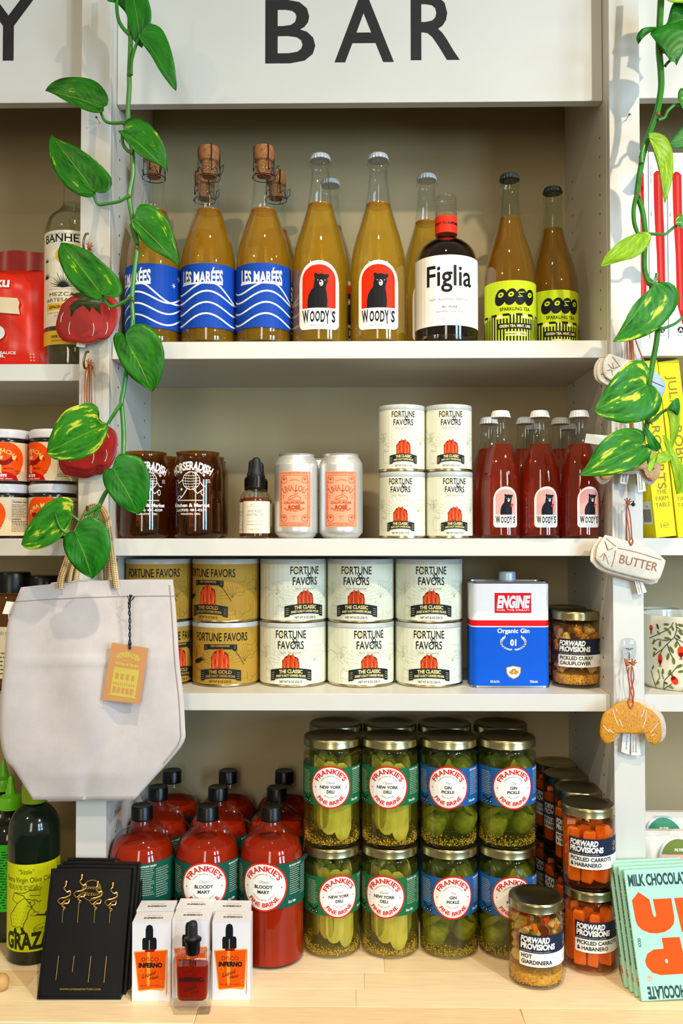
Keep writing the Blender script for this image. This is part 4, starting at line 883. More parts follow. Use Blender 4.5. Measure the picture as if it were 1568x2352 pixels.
ar.text('Organic Gin', *q(885, 507), 25 * k, 'p_engwhite', 2, wd=192 * k, bold=0.03); ar.text('01', *q(884, 582), 34 * k, 'p_engwhite', 2, bold=0.05, sx=0.85)
for s in (-1, 1):
    for i in range(9):
        a0 = -pi / 2 + s * (0.25 + i * 0.26); px_, pz_ = 884 + 72 * cos(a0), 560 - 44 * sin(a0) ; c = q(px_, pz_ + 4); ar.ell(c[0], c[1], 12 * k, 5 * k, 'p_engwhite', 2, 10, rot=a0 + s * 1.2); ar.ell(c[0], c[1], 6 * k, 2 * k, 'p_gold', 3, 8, rot=a0 + s * 1.2)
sh = [(840, 712), (885, 702), (930, 712), (928, 745), (915, 768), (885, 784), (855, 768), (842, 745)]
ar.poly([q(*p) for p in sh], 'p_gold', 2); ar.poly([q(885 + (x - 885) * 0.88, 742 + (y - 742) * 0.88) for x, y in sh], 'p_engwhite', 3)
ar.rect(*q(868, 755), *q(905, 728), 'p_gold', 4); ar.rect(*q(858, 750), *q(868, 735), 'p_gold', 4); ar.rect(*q(905, 748), *q(915, 733), 'p_gold', 4); ar.rect(*q(875, 728), *q(898, 720), 'p_gold', 4)
ar.line([q(890, 730), q(882, 742), q(889, 742), q(882, 754)], 2.5 * k, 'p_engwhite', 5)
ar.text('42% Alc./Vol.', *q(773, 804), 14 * k, 'p_engwhite', 2, wd=56 * k, bold=0.02); ar.text('750ml℮', *q(1005, 804), 14 * k, 'p_engwhite', 2, wd=48 * k, bold=0.02)
link('print', ar.mesh('print', flatfront(-GD / 2 - 0.0002)), t); Yg = 0.072 + GD / 2
move(t, (XF(1172, 1460, 0.072), Yg, S3t), 0.0)
# ------------------------------------------------------------------ jars
JR, JH = 0.0412, 0.1270
def jar_shell(t, R, H, lidm='lid_gold', brine='brine'):
    b = MB(); b.lathe([(0, 0.002), (R * 0.8, 0.0)] + sprof([(R * 0.86, 0.0), (R * 0.97, 0.004), (R, 0.012), (R, H * 0.5), (R, H * 0.80), (R * 0.985, H * 0.84), (R * 0.90, H * 0.875), (R * 0.885, H * 0.89)], 4) + [(R * 0.885, H - 0.003)], 'glass', 56); g = b.build('glass', t)
    b = MB(); b.lathe([(0, 0.0055), (R * 0.86, 0.0055)] + sprof([(R * 0.93, 0.008), (R * 0.965, 0.013), (R * 0.965, H * 0.5), (R * 0.965, H * 0.80), (R * 0.93, H * 0.835)], 3) + [(0, H * 0.836)], brine, 44); b.build('brine', t)
    b = MB(); b.lathe([(0, H - 0.0018), (R * 0.70, H - 0.0018), (R * 0.74, H - 0.0008), (R * 0.90, H - 0.0004), (R * 0.955, H - 0.0002), (R * 0.985, H - 0.0016), (R * 0.995, H - 0.004), (R * 0.995, H - 0.0125), (R * 1.005, H - 0.0135), (R * 0.98, H - 0.0142), (R * 0.94, H - 0.0138)], lidm, 60); b.build('lid', t)
def cutveg(b, c, r, h, m1, m2, rg, tilt=0.0, face=0.0):
    """a halved cucumber standing on end: pale flat side, dark rounded back"""
    n = 9; T = Matrix.Translation(c) @ Matrix.Rotation(face, 4, 'Z') @ Matrix.Rotation(tilt, 4, 'Y')
    zs = [(-0.5, 0.25), (-0.46, 0.62), (-0.36, 0.93), (0.0, 1.0), (0.36, 0.93), (0.46, 0.62), (0.5, 0.25)]; v = []; f = []
    for z, k in zs:
        for i in range(n): a = pi * i / (n - 1); v.append((r * k * cos(a), r * k * 0.85 * sin(a), z * h))
    for j in range(len(zs) - 1):
        for i in range(n - 1): f.append((j * n + i, j * n + i + 1, (j + 1) * n + i + 1, (j + 1) * n + i))
    b.add(v, f, m2, T)
    v2 = []; f2 = []
    for z, k in zs: v2 += [(-r * k, -0.0002, z * h), (-r * k * 0.5, -0.0016 * k, z * h), (0, -0.0004 * k, z * h), (r * k * 0.5, -0.0016 * k, z * h), (r * k, -0.0002, z * h)]
    for j in range(len(zs) - 1):
        for i in range(4): f2.append((j * 5 + i, (j + 1) * 5 + i, (j + 1) * 5 + i + 1, j * 5 + i + 1))
    b.add(v2, f2, m1, T)
def seeds(R, z0, h, n, rg, mats):
    b = MB()
    for _ in range(n):
        a = rg.uniform(0, 2 * pi); q = R * (rg.uniform(0.75, 1.0) ** 0.4); z = z0 + abs(rg.gauss(0, h)); s = rg.uniform(0.0008, 0.0013)
        if z > z0 + h * 3: continue
        x, y = q * cos(a), q * sin(a); m = mats[rg.random() < 0.2]
        b.add([(x + s, y, z), (x - s, y, z), (x, y + s, z), (x, y - s, z), (x, y, z + s), (x, y, z - s)], [(0, 2, 4), (2, 1, 4), (1, 3, 4), (3, 0, 4), (2, 0, 5), (1, 2, 5), (3, 1, 5), (0, 3, 5)], m)
    return b
def pickle_jar(label, kind, seed):
    R, H = 0.0470, 0.1735; t = thing('pickle_jar', label, 'jar', group='pickle jars with %s labels' % ('green' if kind == 'deli' else 'blue')); rg = random.Random(seed)
    jar_shell(t, R, H, brine='brine' if kind == 'deli' else 'brine_gin')
    if kind == 'deli':
        for k in range(8):
            a = -pi / 2 + k * 2 * pi / 8 + rg.uniform(-0.15, 0.15); b = MB()
            cutveg(b, (0.0285 * cos(a), 0.0285 * sin(a), 0.076 + rg.uniform(-0.006, 0.008)), 0.0158, 0.122 + rg.uniform(-0.01, 0.006), 'pickle_pale', 'pickle_skin', rg, rg.uniform(-0.05, 0.05), a + pi / 2 + rg.uniform(-0.5, 0.5)); b.build('cucumber_half', t)
        b = MB(); cutveg(b, (0, 0.004, 0.078), 0.014, 0.11, 'pickle_skin', 'pickle_skin', rg); b.build('cucumber_half', t)
    else:
        for k in range(15):
            a = k * 2.4; lv = k % 3; b = MB(); T = Matrix.Translation((0.0262 * cos(a), 0.0262 * sin(a), 0.034 + lv * 0.042 + rg.uniform(-0.004, 0.004))) @ Matrix.Rotation(rg.uniform(-0.5, 0.5), 4, 'X') @ Matrix.Rotation(rg.uniform(-0.6, 0.6), 4, 'Y')
            m = ('pickle_skin', 'pickle_dark', 'pickle_dark')[k % 3]; r_ = 0.0185
            b.lathe([(0, -0.019), (r_ * 0.7, -0.0185), (r_ * 0.95, -0.012), (r_, 0.0), (r_ * 0.96, 0.012), (r_ * 0.8, 0.019), (0, 0.0195)], m, 16, T=T); b.build('cucumber_chunk', t)
        for k in range(3):
            a = -pi / 2 + (k - 1) * 0.9; b = MB(); v = []; f = []
            for i in range(9):
                w_ = 0.010 * sin(pi * (i + 0.3) / 8.8); s_ = (i - 4) * 0.0062
                for j in (-1, 0, 1):
                    aa = a + (s_ * cos(0.5 + k) + j * w_ * 0.8 * sin(0.5 + k)) / 0.043; v.append((0.0432 * cos(aa), 0.0432 * sin(aa), (0.055, 0.120, 0.06)[k] + s_ * sin(0.5 + k) + j * w_ * cos(0.5 + k)))
            for i in range(8):
                for j in range(2): f.append((i * 3 + j, i * 3 + j + 1, i * 3 + 4 + j, i * 3 + 3 + j))
            b.add(v, f, 'bay_leaf'); b.build('bay_leaf', t)
    o = seeds(R * 0.955, 0.0065, 0.006 if kind == 'deli' else 0.007, 900, rg, ('seed', 'seed_red')).build('mustard_seeds', t); tag(o, kind='stuff')
    wrap(frankie_art(R, kind), 'label', R, 0.0, t); return t
YJ, YJ2 = 0.0600, 0.1580; PH = 0.1737
pd = pickle_jar('green-label pickle jar, upper row, nearest the red bottles', 'deli', 3); pg = pickle_jar('blue-label pickle jar, upper row, next to the green-label ones', 'gin', 5)
cx = [762, 895, 1030, 1163.5]
XJ = [XF(c, 1830, YJ) for c in cx]
move(pd, (XJ[0], YJ, PH), -0.02); dup(pd, (XJ[1], YJ, PH), -0.12, 'green-label pickle jar, upper row, next to the blue-label ones')
move(pg, (XJ[2], YJ, PH), -0.13); dup(pg, (XJ[3], YJ, PH), 0.06, 'blue-label pickle jar, upper row, nearest the carrot jars')
dup(pd, (XJ[0], YJ, 0), 0.28, 'green-label pickle jar, lower row, nearest the red bottles'); dup(pd, (XJ[1], YJ, 0), -0.24, 'green-label pickle jar, lower row, next to the blue-label ones')
dup(pg, (XJ[2], YJ, 0), 0.03, 'blue-label pickle jar, lower row, next to the green-label ones'); dup(pg, (XJ[3], YJ, 0), 0.02, 'blue-label pickle jar, lower row, partly behind the giardiniera jar')
nm = ('first', 'second', 'third', 'fourth')
for i, (src, c) in enumerate(((pd, 771), (pd, 895), (pg, 1020), (pg, 1148.5))):
    x = XF(c, 1700, YJ2)
    for lv in (0, 1): dup(src, (x, YJ2, lv * PH), 0.9 + i, '%s pickle jar of the back row counted from the red bottles, %s' % (nm[i], 'on top, lid showing' if lv else 'below, hidden'))

def small_jar(label, l1, l2, kind, seed, group=None):
    t = thing('provisions_jar', label, 'jar', group=group); rg = random.Random(seed); R, H = JR, JH
    jar_shell(t, R, H, brine={'carrot': 'brine_orange', 'curry': 'brine_curry', 'mix': 'brine_curry'}[kind])
    if kind == 'carrot':
        for k in range(11):
            ring = k < 8; a = -pi / 2 + k * 2 * pi / 8 + rg.uniform(-0.12, 0.12); q = 0.0285 if ring else 0.010; a = a if ring else k * 2.1
            w_ = rg.uniform(0.0082, 0.0098); hh = rg.uniform(0.072, 0.09); b = MB()
            T = Matrix.Translation((q * cos(a), q * sin(a), 0.0125 + hh / 2)) @ Matrix.Rotation(a + rg.uniform(-0.5, 0.5), 4, 'Z') @ Matrix.Rotation(rg.uniform(-0.05, 0.05), 4, 'X')
            v = [(sx_ * w_ * kk, sy_ * w_ * kk, z) for z, kk in ((-hh / 2, 0.75), (-hh / 2 + 0.003, 0.95), (hh / 2 - 0.003, 0.85), (hh / 2, 0.6)) for sx_, sy_ in ((-1, -1), (1, -1), (1, 1), (-1, 1))]
            f = [(j * 4 + i, j * 4 + (i + 1) % 4, j * 4 + 4 + (i + 1) % 4, j * 4 + 4 + i) for j in range(3) for i in range(4)] + [(3, 2, 1, 0), (12, 13, 14, 15)]
            b.add(v, f, 'carrot', T); b.build('carrot_stick', t)
    else:
        pal = (('cauli', 'cauli', 'cauli', 'cauli_pale') if kind == 'curry' else ('cauli_pale',) * 7 + ('carrot', 'carrot', 'celery', 'celery', 'pepper_red'))
        n = 60 if kind == 'curry' else 120; rr = (0.006, 0.010) if kind == 'curry' else (0.0038, 0.0075)
        for k in range(n):
            z = rg.uniform(0.030, H * 0.80) if kind == 'mix' else rg.uniform(0.028, H * 0.78); a = rg.uniform(0, 2 * pi); r_ = rg.uniform(*rr); q = (R * 0.955 - r_) * rg.uniform(0.72, 1.0) ** 0.5; m = rg.choice(pal); b = MB()
            if m.startswith('cauli'):
                b.blob((q * cos(a), q * sin(a), z), r_ * 0.8, m, 7, 5, jit=0.25, rg=rg)
                for _ in range(4): d = Vector((rg.gauss(0, 1), rg.gauss(0, 1), rg.gauss(0, 1))).normalized() * r_ * 0.6; b.blob((q * cos(a) * 0.97 + d.x, q * sin(a) * 0.97 + d.y, z + d.z), r_ * 0.5, m, 6, 4, jit=0.2, rg=rg)
            else: b.box(-r_, -r_ * 0.6, -r_ * 0.8, r_, r_ * 0.6, r_ * 0.8, m, Matrix.Translation((q * cos(a) * 0.96, q * sin(a) * 0.96, z)) @ Matrix.Rotation(rg.uniform(0, 3), 4, 'Z') @ Matrix.Rotation(rg.uniform(-0.6, 0.6), 4, 'X'))
            b.build({'carrot': 'carrot_piece', 'celery': 'celery_piece', 'pepper_red': 'pepper_piece'}.get(m, 'cauliflower_floret'), t)
        o = seeds(R * 0.955, 0.0065, 0.010, 700, rg, ('seed_red' if kind == 'curry' else 'seed', 'seed_red')).build('spices', t); tag(o, kind='stuff')
        b = MB(); b.lathe([(0, 0.006), (R * 0.9, 0.007), (R * 0.945, 0.014), (R * 0.945, 0.022), (0, 0.026)], 'seed', 40); o = b.build('spice_bed', t); tag(o, kind='stuff')
    wrap(forward_art(R, l1, l2), 'label', R, 0.0, t); return t
GCJ = 'carrot and habanero jars'
cj = small_jar('orange carrot stick jar, top of the front stack by the right post', 'PICKLED CARROTS', '& HABANERO', 'carrot', 4, GCJ)
Yk = 0.0065; Xk = XF(1351, 1930, Yk) - 0.0005; JS = 0.1273
move(cj, (Xk, Yk, JS), -0.17); dup(cj, (Xk + 0.0025, Yk + 0.001, 0), 0.02, 'orange carrot stick jar, bottom of the front stack by the right post')
for i, (x, y, w1) in enumerate(((XF(1328, 1800, 0.0905), 0.0905, 'second'), (XF(1301, 1770, 0.174), 0.174, 'third'), (XF(1280, 1740, 0.2495), 0.2495, 'rearmost'))):
    for lv in (0, 1): dup(cj, (x, y, lv * JS), -0.5 - 0.1 * i, 'carrot jar in the shaded %s stack back from the right post, %s' % (w1, 'upper' if lv else 'lower'))
gj = small_jar('short jar of chopped giardiniera standing alone at the front of the counter', 'HOT', 'GIARDINIERA', 'mix', 8)
Yq = -0.037; move(gj, (XF(1230, 2140, Yq), Yq, 0), 0.03)
kj = small_jar('jar of yellow curried cauliflower beside the blue gin tin, foremost', 'PICKLED CURRY', 'CAULIFLOWER', 'curry', 6, 'curried cauliflower jars')
Yv = 0.100; Xv = XF(1322, 1500, Yv); move(kj, (Xv, Yv, S3t), -0.14)
dup(kj, (Xv - 0.001, Yv + 0.0835, S3t), 1.0, 'cauliflower jar directly behind the foremost one, only its lid edge showing')

# bloody mary bottles
t = thing('cocktail_mixer_bottle', 'x', 'bottle', group='big bloody mary mixer bottles'); R = 0.0522
prof = sprof([(0.046, 0.0), (0.0508, 0.003), (0.0522, 0.011), (0.0522, 0.08), (0.0520, 0.150), (0.0500, 0.168), (0.0430, 0.186), (0.0300, 0.2000), (0.0200, 0.2065), (0.0165, 0.2110)], 5) + [(0.0160, 0.2235)]
b = MB(); b.lathe([(0, 0)] + prof, 'glass', 56); b.build('glass', t)
lp = [(r - 0.0015, z) for r, z in prof if 0.004 < z < 0.184]; b = MB(); b.lathe([(0, 0.004), (lp[0][0] * 0.97, 0.0045)] + lp + [(0, 0.1850)], 'tomato_juice', 56); b.build('bloody_mary_mix', t)
b = MB(); b.lathe([(0.0165, 0.2165), (0.0176, 0.2170), (0.0178, 0.2195), (0.0174, 0.2205), (0.0174, 0.2375), (0.0162, 0.2392), (0.0140, 0.2388), (0, 0.2382)], 'cap_black', 44); b.build('cap', t)
wrap(frankie_art(R, 'mary'), 'label', R, 0.031, t)
for i, (px, yy, rz, lab) in enumerate(((326.5, 0.030, -0.62, 'big red bloody mary bottle, front row, behind the black pin cards'), (477, 0.030, 0.06, 'big red bloody mary bottle, front row, behind the white dropper boxes'), (624, 0.030, -0.15, 'big red bloody mary bottle, front row, next to the pickle jars'),
        (363, 0.1348, -0.3, 'second-row bloody mary bottle under the tote bag corner'), (501, 0.1348, 0.2, 'second-row bloody mary bottle, middle'), (636, 0.1348, 0.4, 'second-row bloody mary bottle next to the pickle jars'),
        (395, 0.2395, 0.3, 'rear bloody mary bottle nearest the tote bag, in shade'), (524, 0.2395, 0.5, 'rear bloody mary bottle, middle, in shade'), (653, 0.2395, 0.5, 'rear bloody mary bottle next to the pickle jars, in shade'))):
    loc = (XF(px, (1850, 1800, 1765)[i // 3], yy), yy, 0)
    if i == 0: move(t, loc, rz); t['label'] = lab
    else: dup(t, loc, rz, lab)
# ------------------------------------------------------------------ white dropper boxes and bottle
def inferno_box(label):
    t = thing('dropper_box', label, 'box', group='white boxes printed with orange dropper bottles'); w, d, h = 0.0555, 0.0350, 0.1140
    b = MB(); b.box(-w / 2, 0, 0, w / 2, d, h, 'box_white'); o = b.build('carton', t); md = o.modifiers.new('b', 'BEVEL'); md.width = 0.0006; md.segments = 2
    b = MB(); b.box(-w / 2 + 0.0008, -0.0003, h - 0.0012, w / 2 - 0.0008, 0.0003, h + 0.0002, 'box_white'); b.build('top_flap', t)
    a = Art(); k = w / 436; q = lambda x, y: ((x - 330) * k, (1435 - y) * k)
    P_ = lambda pts, m, l: a.poly([q(*p) for p in pts], m, l)
    P_([(135, 868), (515, 852), (500, 1000), (486, 1290), (470, 1312), (330, 1300), (205, 1318), (182, 1300), (160, 1050)], 'p_infer2', 1)
    P_([(148, 880), (500, 864), (482, 1280), (330, 1290), (196, 1302), (168, 1050)], 'p_infer', 2)
    P_([(505, 850), (518, 870), (512, 1340), (500, 1375), (505, 1100)], 'p_kraft', 1)
    P_([(230, 740), (240, 715), (380, 712), (392, 740), (392, 845), (232, 850)], 'p_black', 3); P_([(268, 715), (268, 620), (280, 580), (312, 566), (342, 580), (352, 620), (352, 715)], 'p_black', 3)
    P_([(258, 850), (376, 846), (368, 872), (265, 876)], 'p_hiplo', 3); P_([(286, 872), (318, 872), (320, 1180), (312, 1258), (290, 1258), (282, 1180)], 'p_infer2', 3)
    P_([(304, 740), (316, 740), (316, 850), (304, 850)], 'p_grey', 4)
    for cx_, cy_, r_ in ((215, 1085, 30), (462, 1222, 22)): a.ell(*q(cx_, cy_), r_ * k, r_ * k, 'p_infer2', 3, 16, r0=0.85)
    a.text('DISCO', *q(320, 980), 44 * k, 'p_hiplo', 4, wd=190 * k, bold=-0.005); a.text('INFERNO', *q(324, 1048), 48 * k, 'p_black', 5, wd=268 * k, bold=0.05)
    a.text('Liquid', *q(305, 1148), 40 * k, 'p_black', 5, shear=0.5, rot=0.32, sx=1.1); a.text('Heat', *q(362, 1180), 34 * k, 'p_black', 5, shear=0.5, rot=0.25, sx=1.1); a.text('NET WT. 1 OZ (30 ML)', *q(320, 1262), 16 * k, 'p_hiplo', 4, wd=220 * k)
    link('print', a.mesh('print', flatfront(-0.0002)), t)
    a = Art(); a.text('INFERNO', 0.001, d * 0.32, 0.0042, 'p_black', 1, wd=0.028, bold=0.04); a.text('DISCO', 0.001, d * 0.55, 0.0036, 'p_rule', 1, wd=0.020)
    link('top_print', a.mesh('top_print', lambda u, v, l: (u, v, h + 0.0001 + l)), t); return t
ib = inferno_box('white dropper carton at front left, nearest the black pin cards')
def bx(px, py, Y): return XF(px, py, Y)
move(ib, (bx(347, 2200, -0.112), -0.112, 0), 0.045)
for px, yy, rz, lab in ((438, -0.101, 0.02, 'white dropper carton behind the real dropper bottle'), (530.5, -0.107, 0.01, 'white dropper carton at front right of its cluster'),
                        (355, -0.0715, 0.03, 'white dropper carton in back, behind the left one'), (445.5, -0.0635, 0.0, 'white dropper carton in back, behind the middle one, tallest showing'), (528, -0.0695, -0.01, 'white dropper carton in back, behind the right one')):
    dup(ib, (bx(px, 2200, yy), yy, 0), rz, lab)
t = thing('hot_sauce_dropper', 'real square glass dropper bottle of red-orange liquid in front of the white cartons', 'bottle'); pr = rrect(0.0520, 0.0260, 0.0045)
b = MB(); prism(b, pr, [(0.99, 0.0), (1.0, 0.001), (1.0, 0.074), (0.97, 0.0785), (0.80, 0.0815), (0.45, 0.083)], 'glass'); b.build('glass', t)
b = MB(); prism(b, rrect(0.0430, 0.0185, 0.006), [(0.80, 0.0165), (0.94, 0.0185), (1.0, 0.024), (1.04, 0.060), (1.0, 0.0655)], 'inferno'); b.build('liquid', t)
b = MB(); b.lathe([(0.0095, 0.080), (0.0105, 0.083), (0.0105, 0.097), (0.0125, 0.0985), (0.0125, 0.1005), (0.0100, 0.1015), (0.0, 0.1015)], 'cap_black', 40); b.build('collar', t)
b = MB(); b.lathe(sprof([(0.0095, 0.1012), (0.0072, 0.104), (0.0068, 0.112), (0.0066, 0.120), (0.005, 0.1245), (0.0, 0.1265)], 4), 'rubber_black', 28); b.build('dropper_bulb', t)
b = MB(); b.lathe([(0.0012, 0.026), (0.0026, 0.032), (0.0028, 0.082)], 'plastic_clear', 12); b.build('pipette', t)
a = Art(); a.text('INFERNO', 0, 0.0465, 0.0052, 'p_black', 1, wd=0.034, bold=0.05); a.text('Liquid', -0.002, 0.0345, 0.0045, 'p_black', 1, shear=0.5, rot=0.3, sx=1.1); a.text('Heat', 0.005, 0.0300, 0.0040, 'p_black', 1, shear=0.5, rot=0.25, sx=1.1); a.text('NET WT. 1 OZ (30 ML)', 0, 0.0205, 0.0020, 'p_black', 1, wd=0.030); a.text('DISCO', 0, 0.0545, 0.0048, 'p_hiplo', 1, wd=0.026)
link('print', a.mesh('print', flatfront(-0.0132)), t)
move(t, (XF(442.5, 2240, -0.133), -0.1335, 0), 0.03)

# ------------------------------------------------------------------ black cards with cocktail pins
t = thing('pin_card', 'black card of four gold coiled cocktail pins, foremost of its leaning stack', 'card', group='black cards of gold cocktail pins'); w, h, d = 0.1215, 0.1760, 0.0115
b = MB(); b.box(-w / 2, 0, 0, w / 2, d, h, 'card_black'); o = b.build('card', t); md = o.modifiers.new('b', 'BEVEL'); md.width = 0.0008; md.segments = 2
b = MB()
for x0, z0, x1, z1 in ((-w / 2, 0, w / 2, 0.003), (-w / 2, h - 0.003, w / 2, h), (-w / 2, 0.003, -w / 2 + 0.003, h - 0.003), (w / 2 - 0.003, 0.003, w / 2, h - 0.003)): b.box(x0, -0.0022, z0, x1, -0.0001, z1, 'card_black')
b.build('raised_edge', t)
k = 0.1215 / 650
for i, (hx, hz, bz) in enumerate(((488, 1225, 1975), (610, 1170, 1912), (742, 1225, 1990), (865, 1235, 1992))):
    q = lambda x, y, e=-0.003: ((x - 680) * k, e, (2120 - y) * k * 0.92); b = MB()
    b.tube([q(hx, hz + 190), q(hx, 1530, -0.0015)], 0.0007, 'gold_wire', 6); b.tube([q(hx, 1790, -0.0012), q(hx, bz, -0.003)], 0.0007, 'gold_wire', 6); b.build('pin_shaft', t)
    b = MB(); pts = [q(hx + x, hz + y, -0.0045 - 0.0025 * sin(j * 1.1)) for j, (x, y) in enumerate(((4, -18), (8, 5), (-6, 30), (18, 60), (38, 50), (42, 85), (8, 105), (-28, 112), (-42, 135), (-20, 158), (12, 125), (40, 118), (38, 148), (10, 150), (-8, 172), (15, 190), (0, 205)))]
    b.tube(smooth(pts, 5), 0.0013, 'gold_wire', 7); b.blob(q(hx + 4, hz - 20, -0.0045), (0.0022, 0.0016, 0.0026), 'gold_wire', 8, 6); b.build('coiled_head', t)
a = Art(); a.ell(0.003, 0.146, 0.0145, 0.0145, 'p_gold', 1, 28, r0=0.955); a.text('Love &', 0.003, 0.1475, 0.0055, 'p_gold', 2, shear=0.3, wd=0.026); a.text('Victory', 0.004, 0.1385, 0.0055, 'p_gold', 2, shear=0.3, wd=0.032); a.text('WWW.LOVEANDVICTORY.COM', 0.0, 0.0115, 0.0024, 'p_gold', 1, wd=0.060)
link('print', a.mesh('print', flatfront(-0.0001)), t)
Yp = -0.1085; tilt = -0.315
def lean(o, px, n): o.location = (XF(px, 2288, Yp) + n * 0.0012, Yp + 0.0146 * n, 0.0008); o.rotation_euler = (tilt, 0.012, 0.03 - n * 0.006); return o
lean(t, 182, 0)
for n, lab in ((1, 'second black pin card from the front of the leaning stack'), (2, 'third black pin card from the front of the leaning stack'), (3, 'rearmost black pin card of the leaning stack, its top edge highest')):
    o = dup(t, (0, 0, 0), 0, lab); lean(o, 184 + n * 2, n)

# ------------------------------------------------------------------ left bay
# snack bag
t = thing('snack_bag', 'glossy red snack bag with a dark crimped top seam at the left edge', 'bag'); Yb = 0.06
x1 = XF(104, 700, Yb); x0 = x1 - 0.19; zt = ZF(566, Yb, 60); zb = L1t; seam = ZF(612, Yb, 60)
def pillow(b, x0, x1, z0, z1, y, th, m, nx=22, nz=26, rg=None, jag=0.0):
    v = []; f = []
    for s in (-1, 1):
        for j in range(nz + 1):
            for i in range(nx + 1):
                u, w_ = i / nx, j / nz; e = (max(0.0, 4 * u * (1 - u)) ** 0.45) * (max(0.0, 1 - (2 * w_ - 1) ** 4)) ** 0.6
                wr = 0.10 * sin(9 * u + 7 * w_) * cos(13 * w_ - 4 * u) + 0.06 * sin(31 * u + 3 * w_ * w_)
                v.append((x0 + (x1 - x0) * u, y + s * th * e * (1 + wr), z0 + (z1 - z0) * w_))
    N = (nx + 1) * (nz + 1)
    for s in (0, 1):
        for j in range(nz):
            for i in range(nx): a = s * N + j * (nx + 1) + i; f.append((a, a + 1, a + nx + 2, a + nx + 1) if s == 0 else (a, a + nx + 1, a + nx + 2, a + 1))
    return b.add(v, f, m)
paint('foil_red', '#e8230a', 0.3, noise=0.15, nscale=14, bump=1.0, bscale=14); paint('foil_dark', '#8e0508', 0.3, noise=0.15, nscale=30)
b = MB(); pillow(b, x0, x1, zb + 0.0005, seam, Yb + 0.022, 0.022, 'foil_red'); b.build('pouch', t, ang=80)
b = MB(); n = 40; v = []; f = []
for s in (0, 1):
    for i in range(n + 1):
        x = x0 + (x1 - x0) * i / n; v += [(x, Yb + 0.0215 + s * 0.001 + 0.003 * sin(i * 0.5), seam - 0.001), (x, Yb + 0.0215 + s * 0.001 + 0.004 * sin(i * 0.4), zt - 0.006 + 0.005 * sin(i / n * 2.6) + 0.0006 * (i % 2))]
for s in (0, 1):
    for i in range(n): a_ = s * 2 * (n + 1) + 2 * i; f.append((a_, a_ + 2, a_ + 3, a_ + 1))
b.add(v, f, 'foil_dark'); b.build('crimped_seam', t, ang=80)
a = Art(); yy = 0.0; xx = lambda px: XF(px, 700, Yb); zz_ = lambda py: ZF(py, Yb, 60)
bul = lambda u, v_, l: (u, Yb + 0.022 - 0.022 * ((max(0.0, 4 * ((u - x0) / (x1 - x0)) * (1 - (u - x0) / (x1 - x0)))) ** 0.45) * (max(0.0, 1 - (2 * (v_ - zb) / (seam - zb) - 1) ** 4)) ** 0.6 * 1.16 - 0.0006 - l, v_)
a.text('Karaku', xx(21), zz_(659), 0.0175, 'p_white', 1, 'r', wd=0.075, bold=0.03)
pts = [(xx(-60), zz_(680)), (xx(40), zz_(685)), (xx(45), zz_(695)), (xx(43), zz_(706)), (xx(46), zz_(722)), (xx(-60), zz_(716))]; a.poly(pts, 'p_sand', 1)
a.ell(xx(-8), zz_(765), 0.016, 0.013, 'p_white', 1, 20); a.ell(xx(-8), zz_(766), 0.008, 0.006, 'p_fox', 2, 16)
a.text('SOY SAUCE', xx(36), zz_(813), 0.0042, 'p_white', 1, 'r', bold=0.03, shear=0.2, wd=0.045); a.text('& OIL', xx(12), zz_(820), 0.0042, 'p_white', 1, 'r', bold=0.03, shear=0.2, wd=0.03)
for i in range(6): a.ell(xx(68) + (i % 2) * 0.005, zz_(812) - (i // 2) * 0.005, 0.0014, 0.0014, 'p_white', 1, 8, r0=0.5)
link('print', a.mesh('print', bul, step=0.006), t)

# mezcal bottle
t = thing('mezcal_bottle', 'tall clear mezcal bottle with cream agave-picture label behind the left post', 'bottle'); Ym = 0.062; R = 0.0440
prof = sprof([(0.040, 0), (0.0435, 0.003), (0.0440, 0.015), (0.0440, 0.12), (0.0440, 0.218), (0.0430, 0.236), (0.0380, 0.252), (0.0270, 0.263), (0.0185, 0.272), (0.0155, 0.285), (0.0150, 0.31)], 5) + [(0.0150, 0.335), (0.0172, 0.337), (0.0172, 0.345)]
glass_and_liquid(t, prof, 0.28, 'glass_green', rim=None)
b = MB(); b.lathe([(0.0168, 0.3455), (0.0178, 0.346), (0.0178, 0.362), (0.0165, 0.364), (0, 0.364)], 'cork', 30); b.build('stopper', t)
a = Art(); hw = 0.115; H_ = 0.158; a.rect(-hw, 0, hw, H_, 'p_cream', 0); z = lambda py: (748 - py) / 1378.0
a.text('EDICIONES DE OAXACA', 0, z(541), 0.0035, 'p_grey', 1, wd=0.065); a.text('BANHEZ', 0.0, z(556), 0.0125, 'p_black', 1, wd=0.0760, bold=0.015)
for x in range(6): a.line([(-0.037 + x * 0.0148, z(556.5)), (-0.030 + x * 0.0148, z(556.5))], 0.0008, 'p_black', 1)
a.ell(0.0, z(587), 0.014, 0.014, 'p_mezyel', 1, 24)
for cx_, pz, s in ((0.0, 660, 1.0), (-0.034, 638, 0.45), (-0.034, 600, 0.3), (0.034, 640, 0.45)):
    for i in range(15):
        an = 0.12 + (pi - 0.24) * i / 14; l = s * (0.021 + 0.006 * (i % 2)); a.line([(cx_, z(pz)), (cx_ + l * cos(an), z(pz) + l * sin(an))], 0.0024 * s, 'p_dark', 2, taper=True)
a.line([(-0.028, z(664)), (0.028, z(664))], 0.0005, 'p_grey', 1); a.line([(-0.034, z(640)), (-0.034, z(595))], 0.0006, 'p_grey', 1)
a.text('MEZCAL', 0, z(680), 0.0060, 'p_dark', 1, wd=0.052); a.text('ARTESANAL', 0, z(693), 0.0060, 'p_dark', 1, wd=0.066); a.rect(-0.032, z(712), 0.032, z(696), 'p_mezyel', 1)
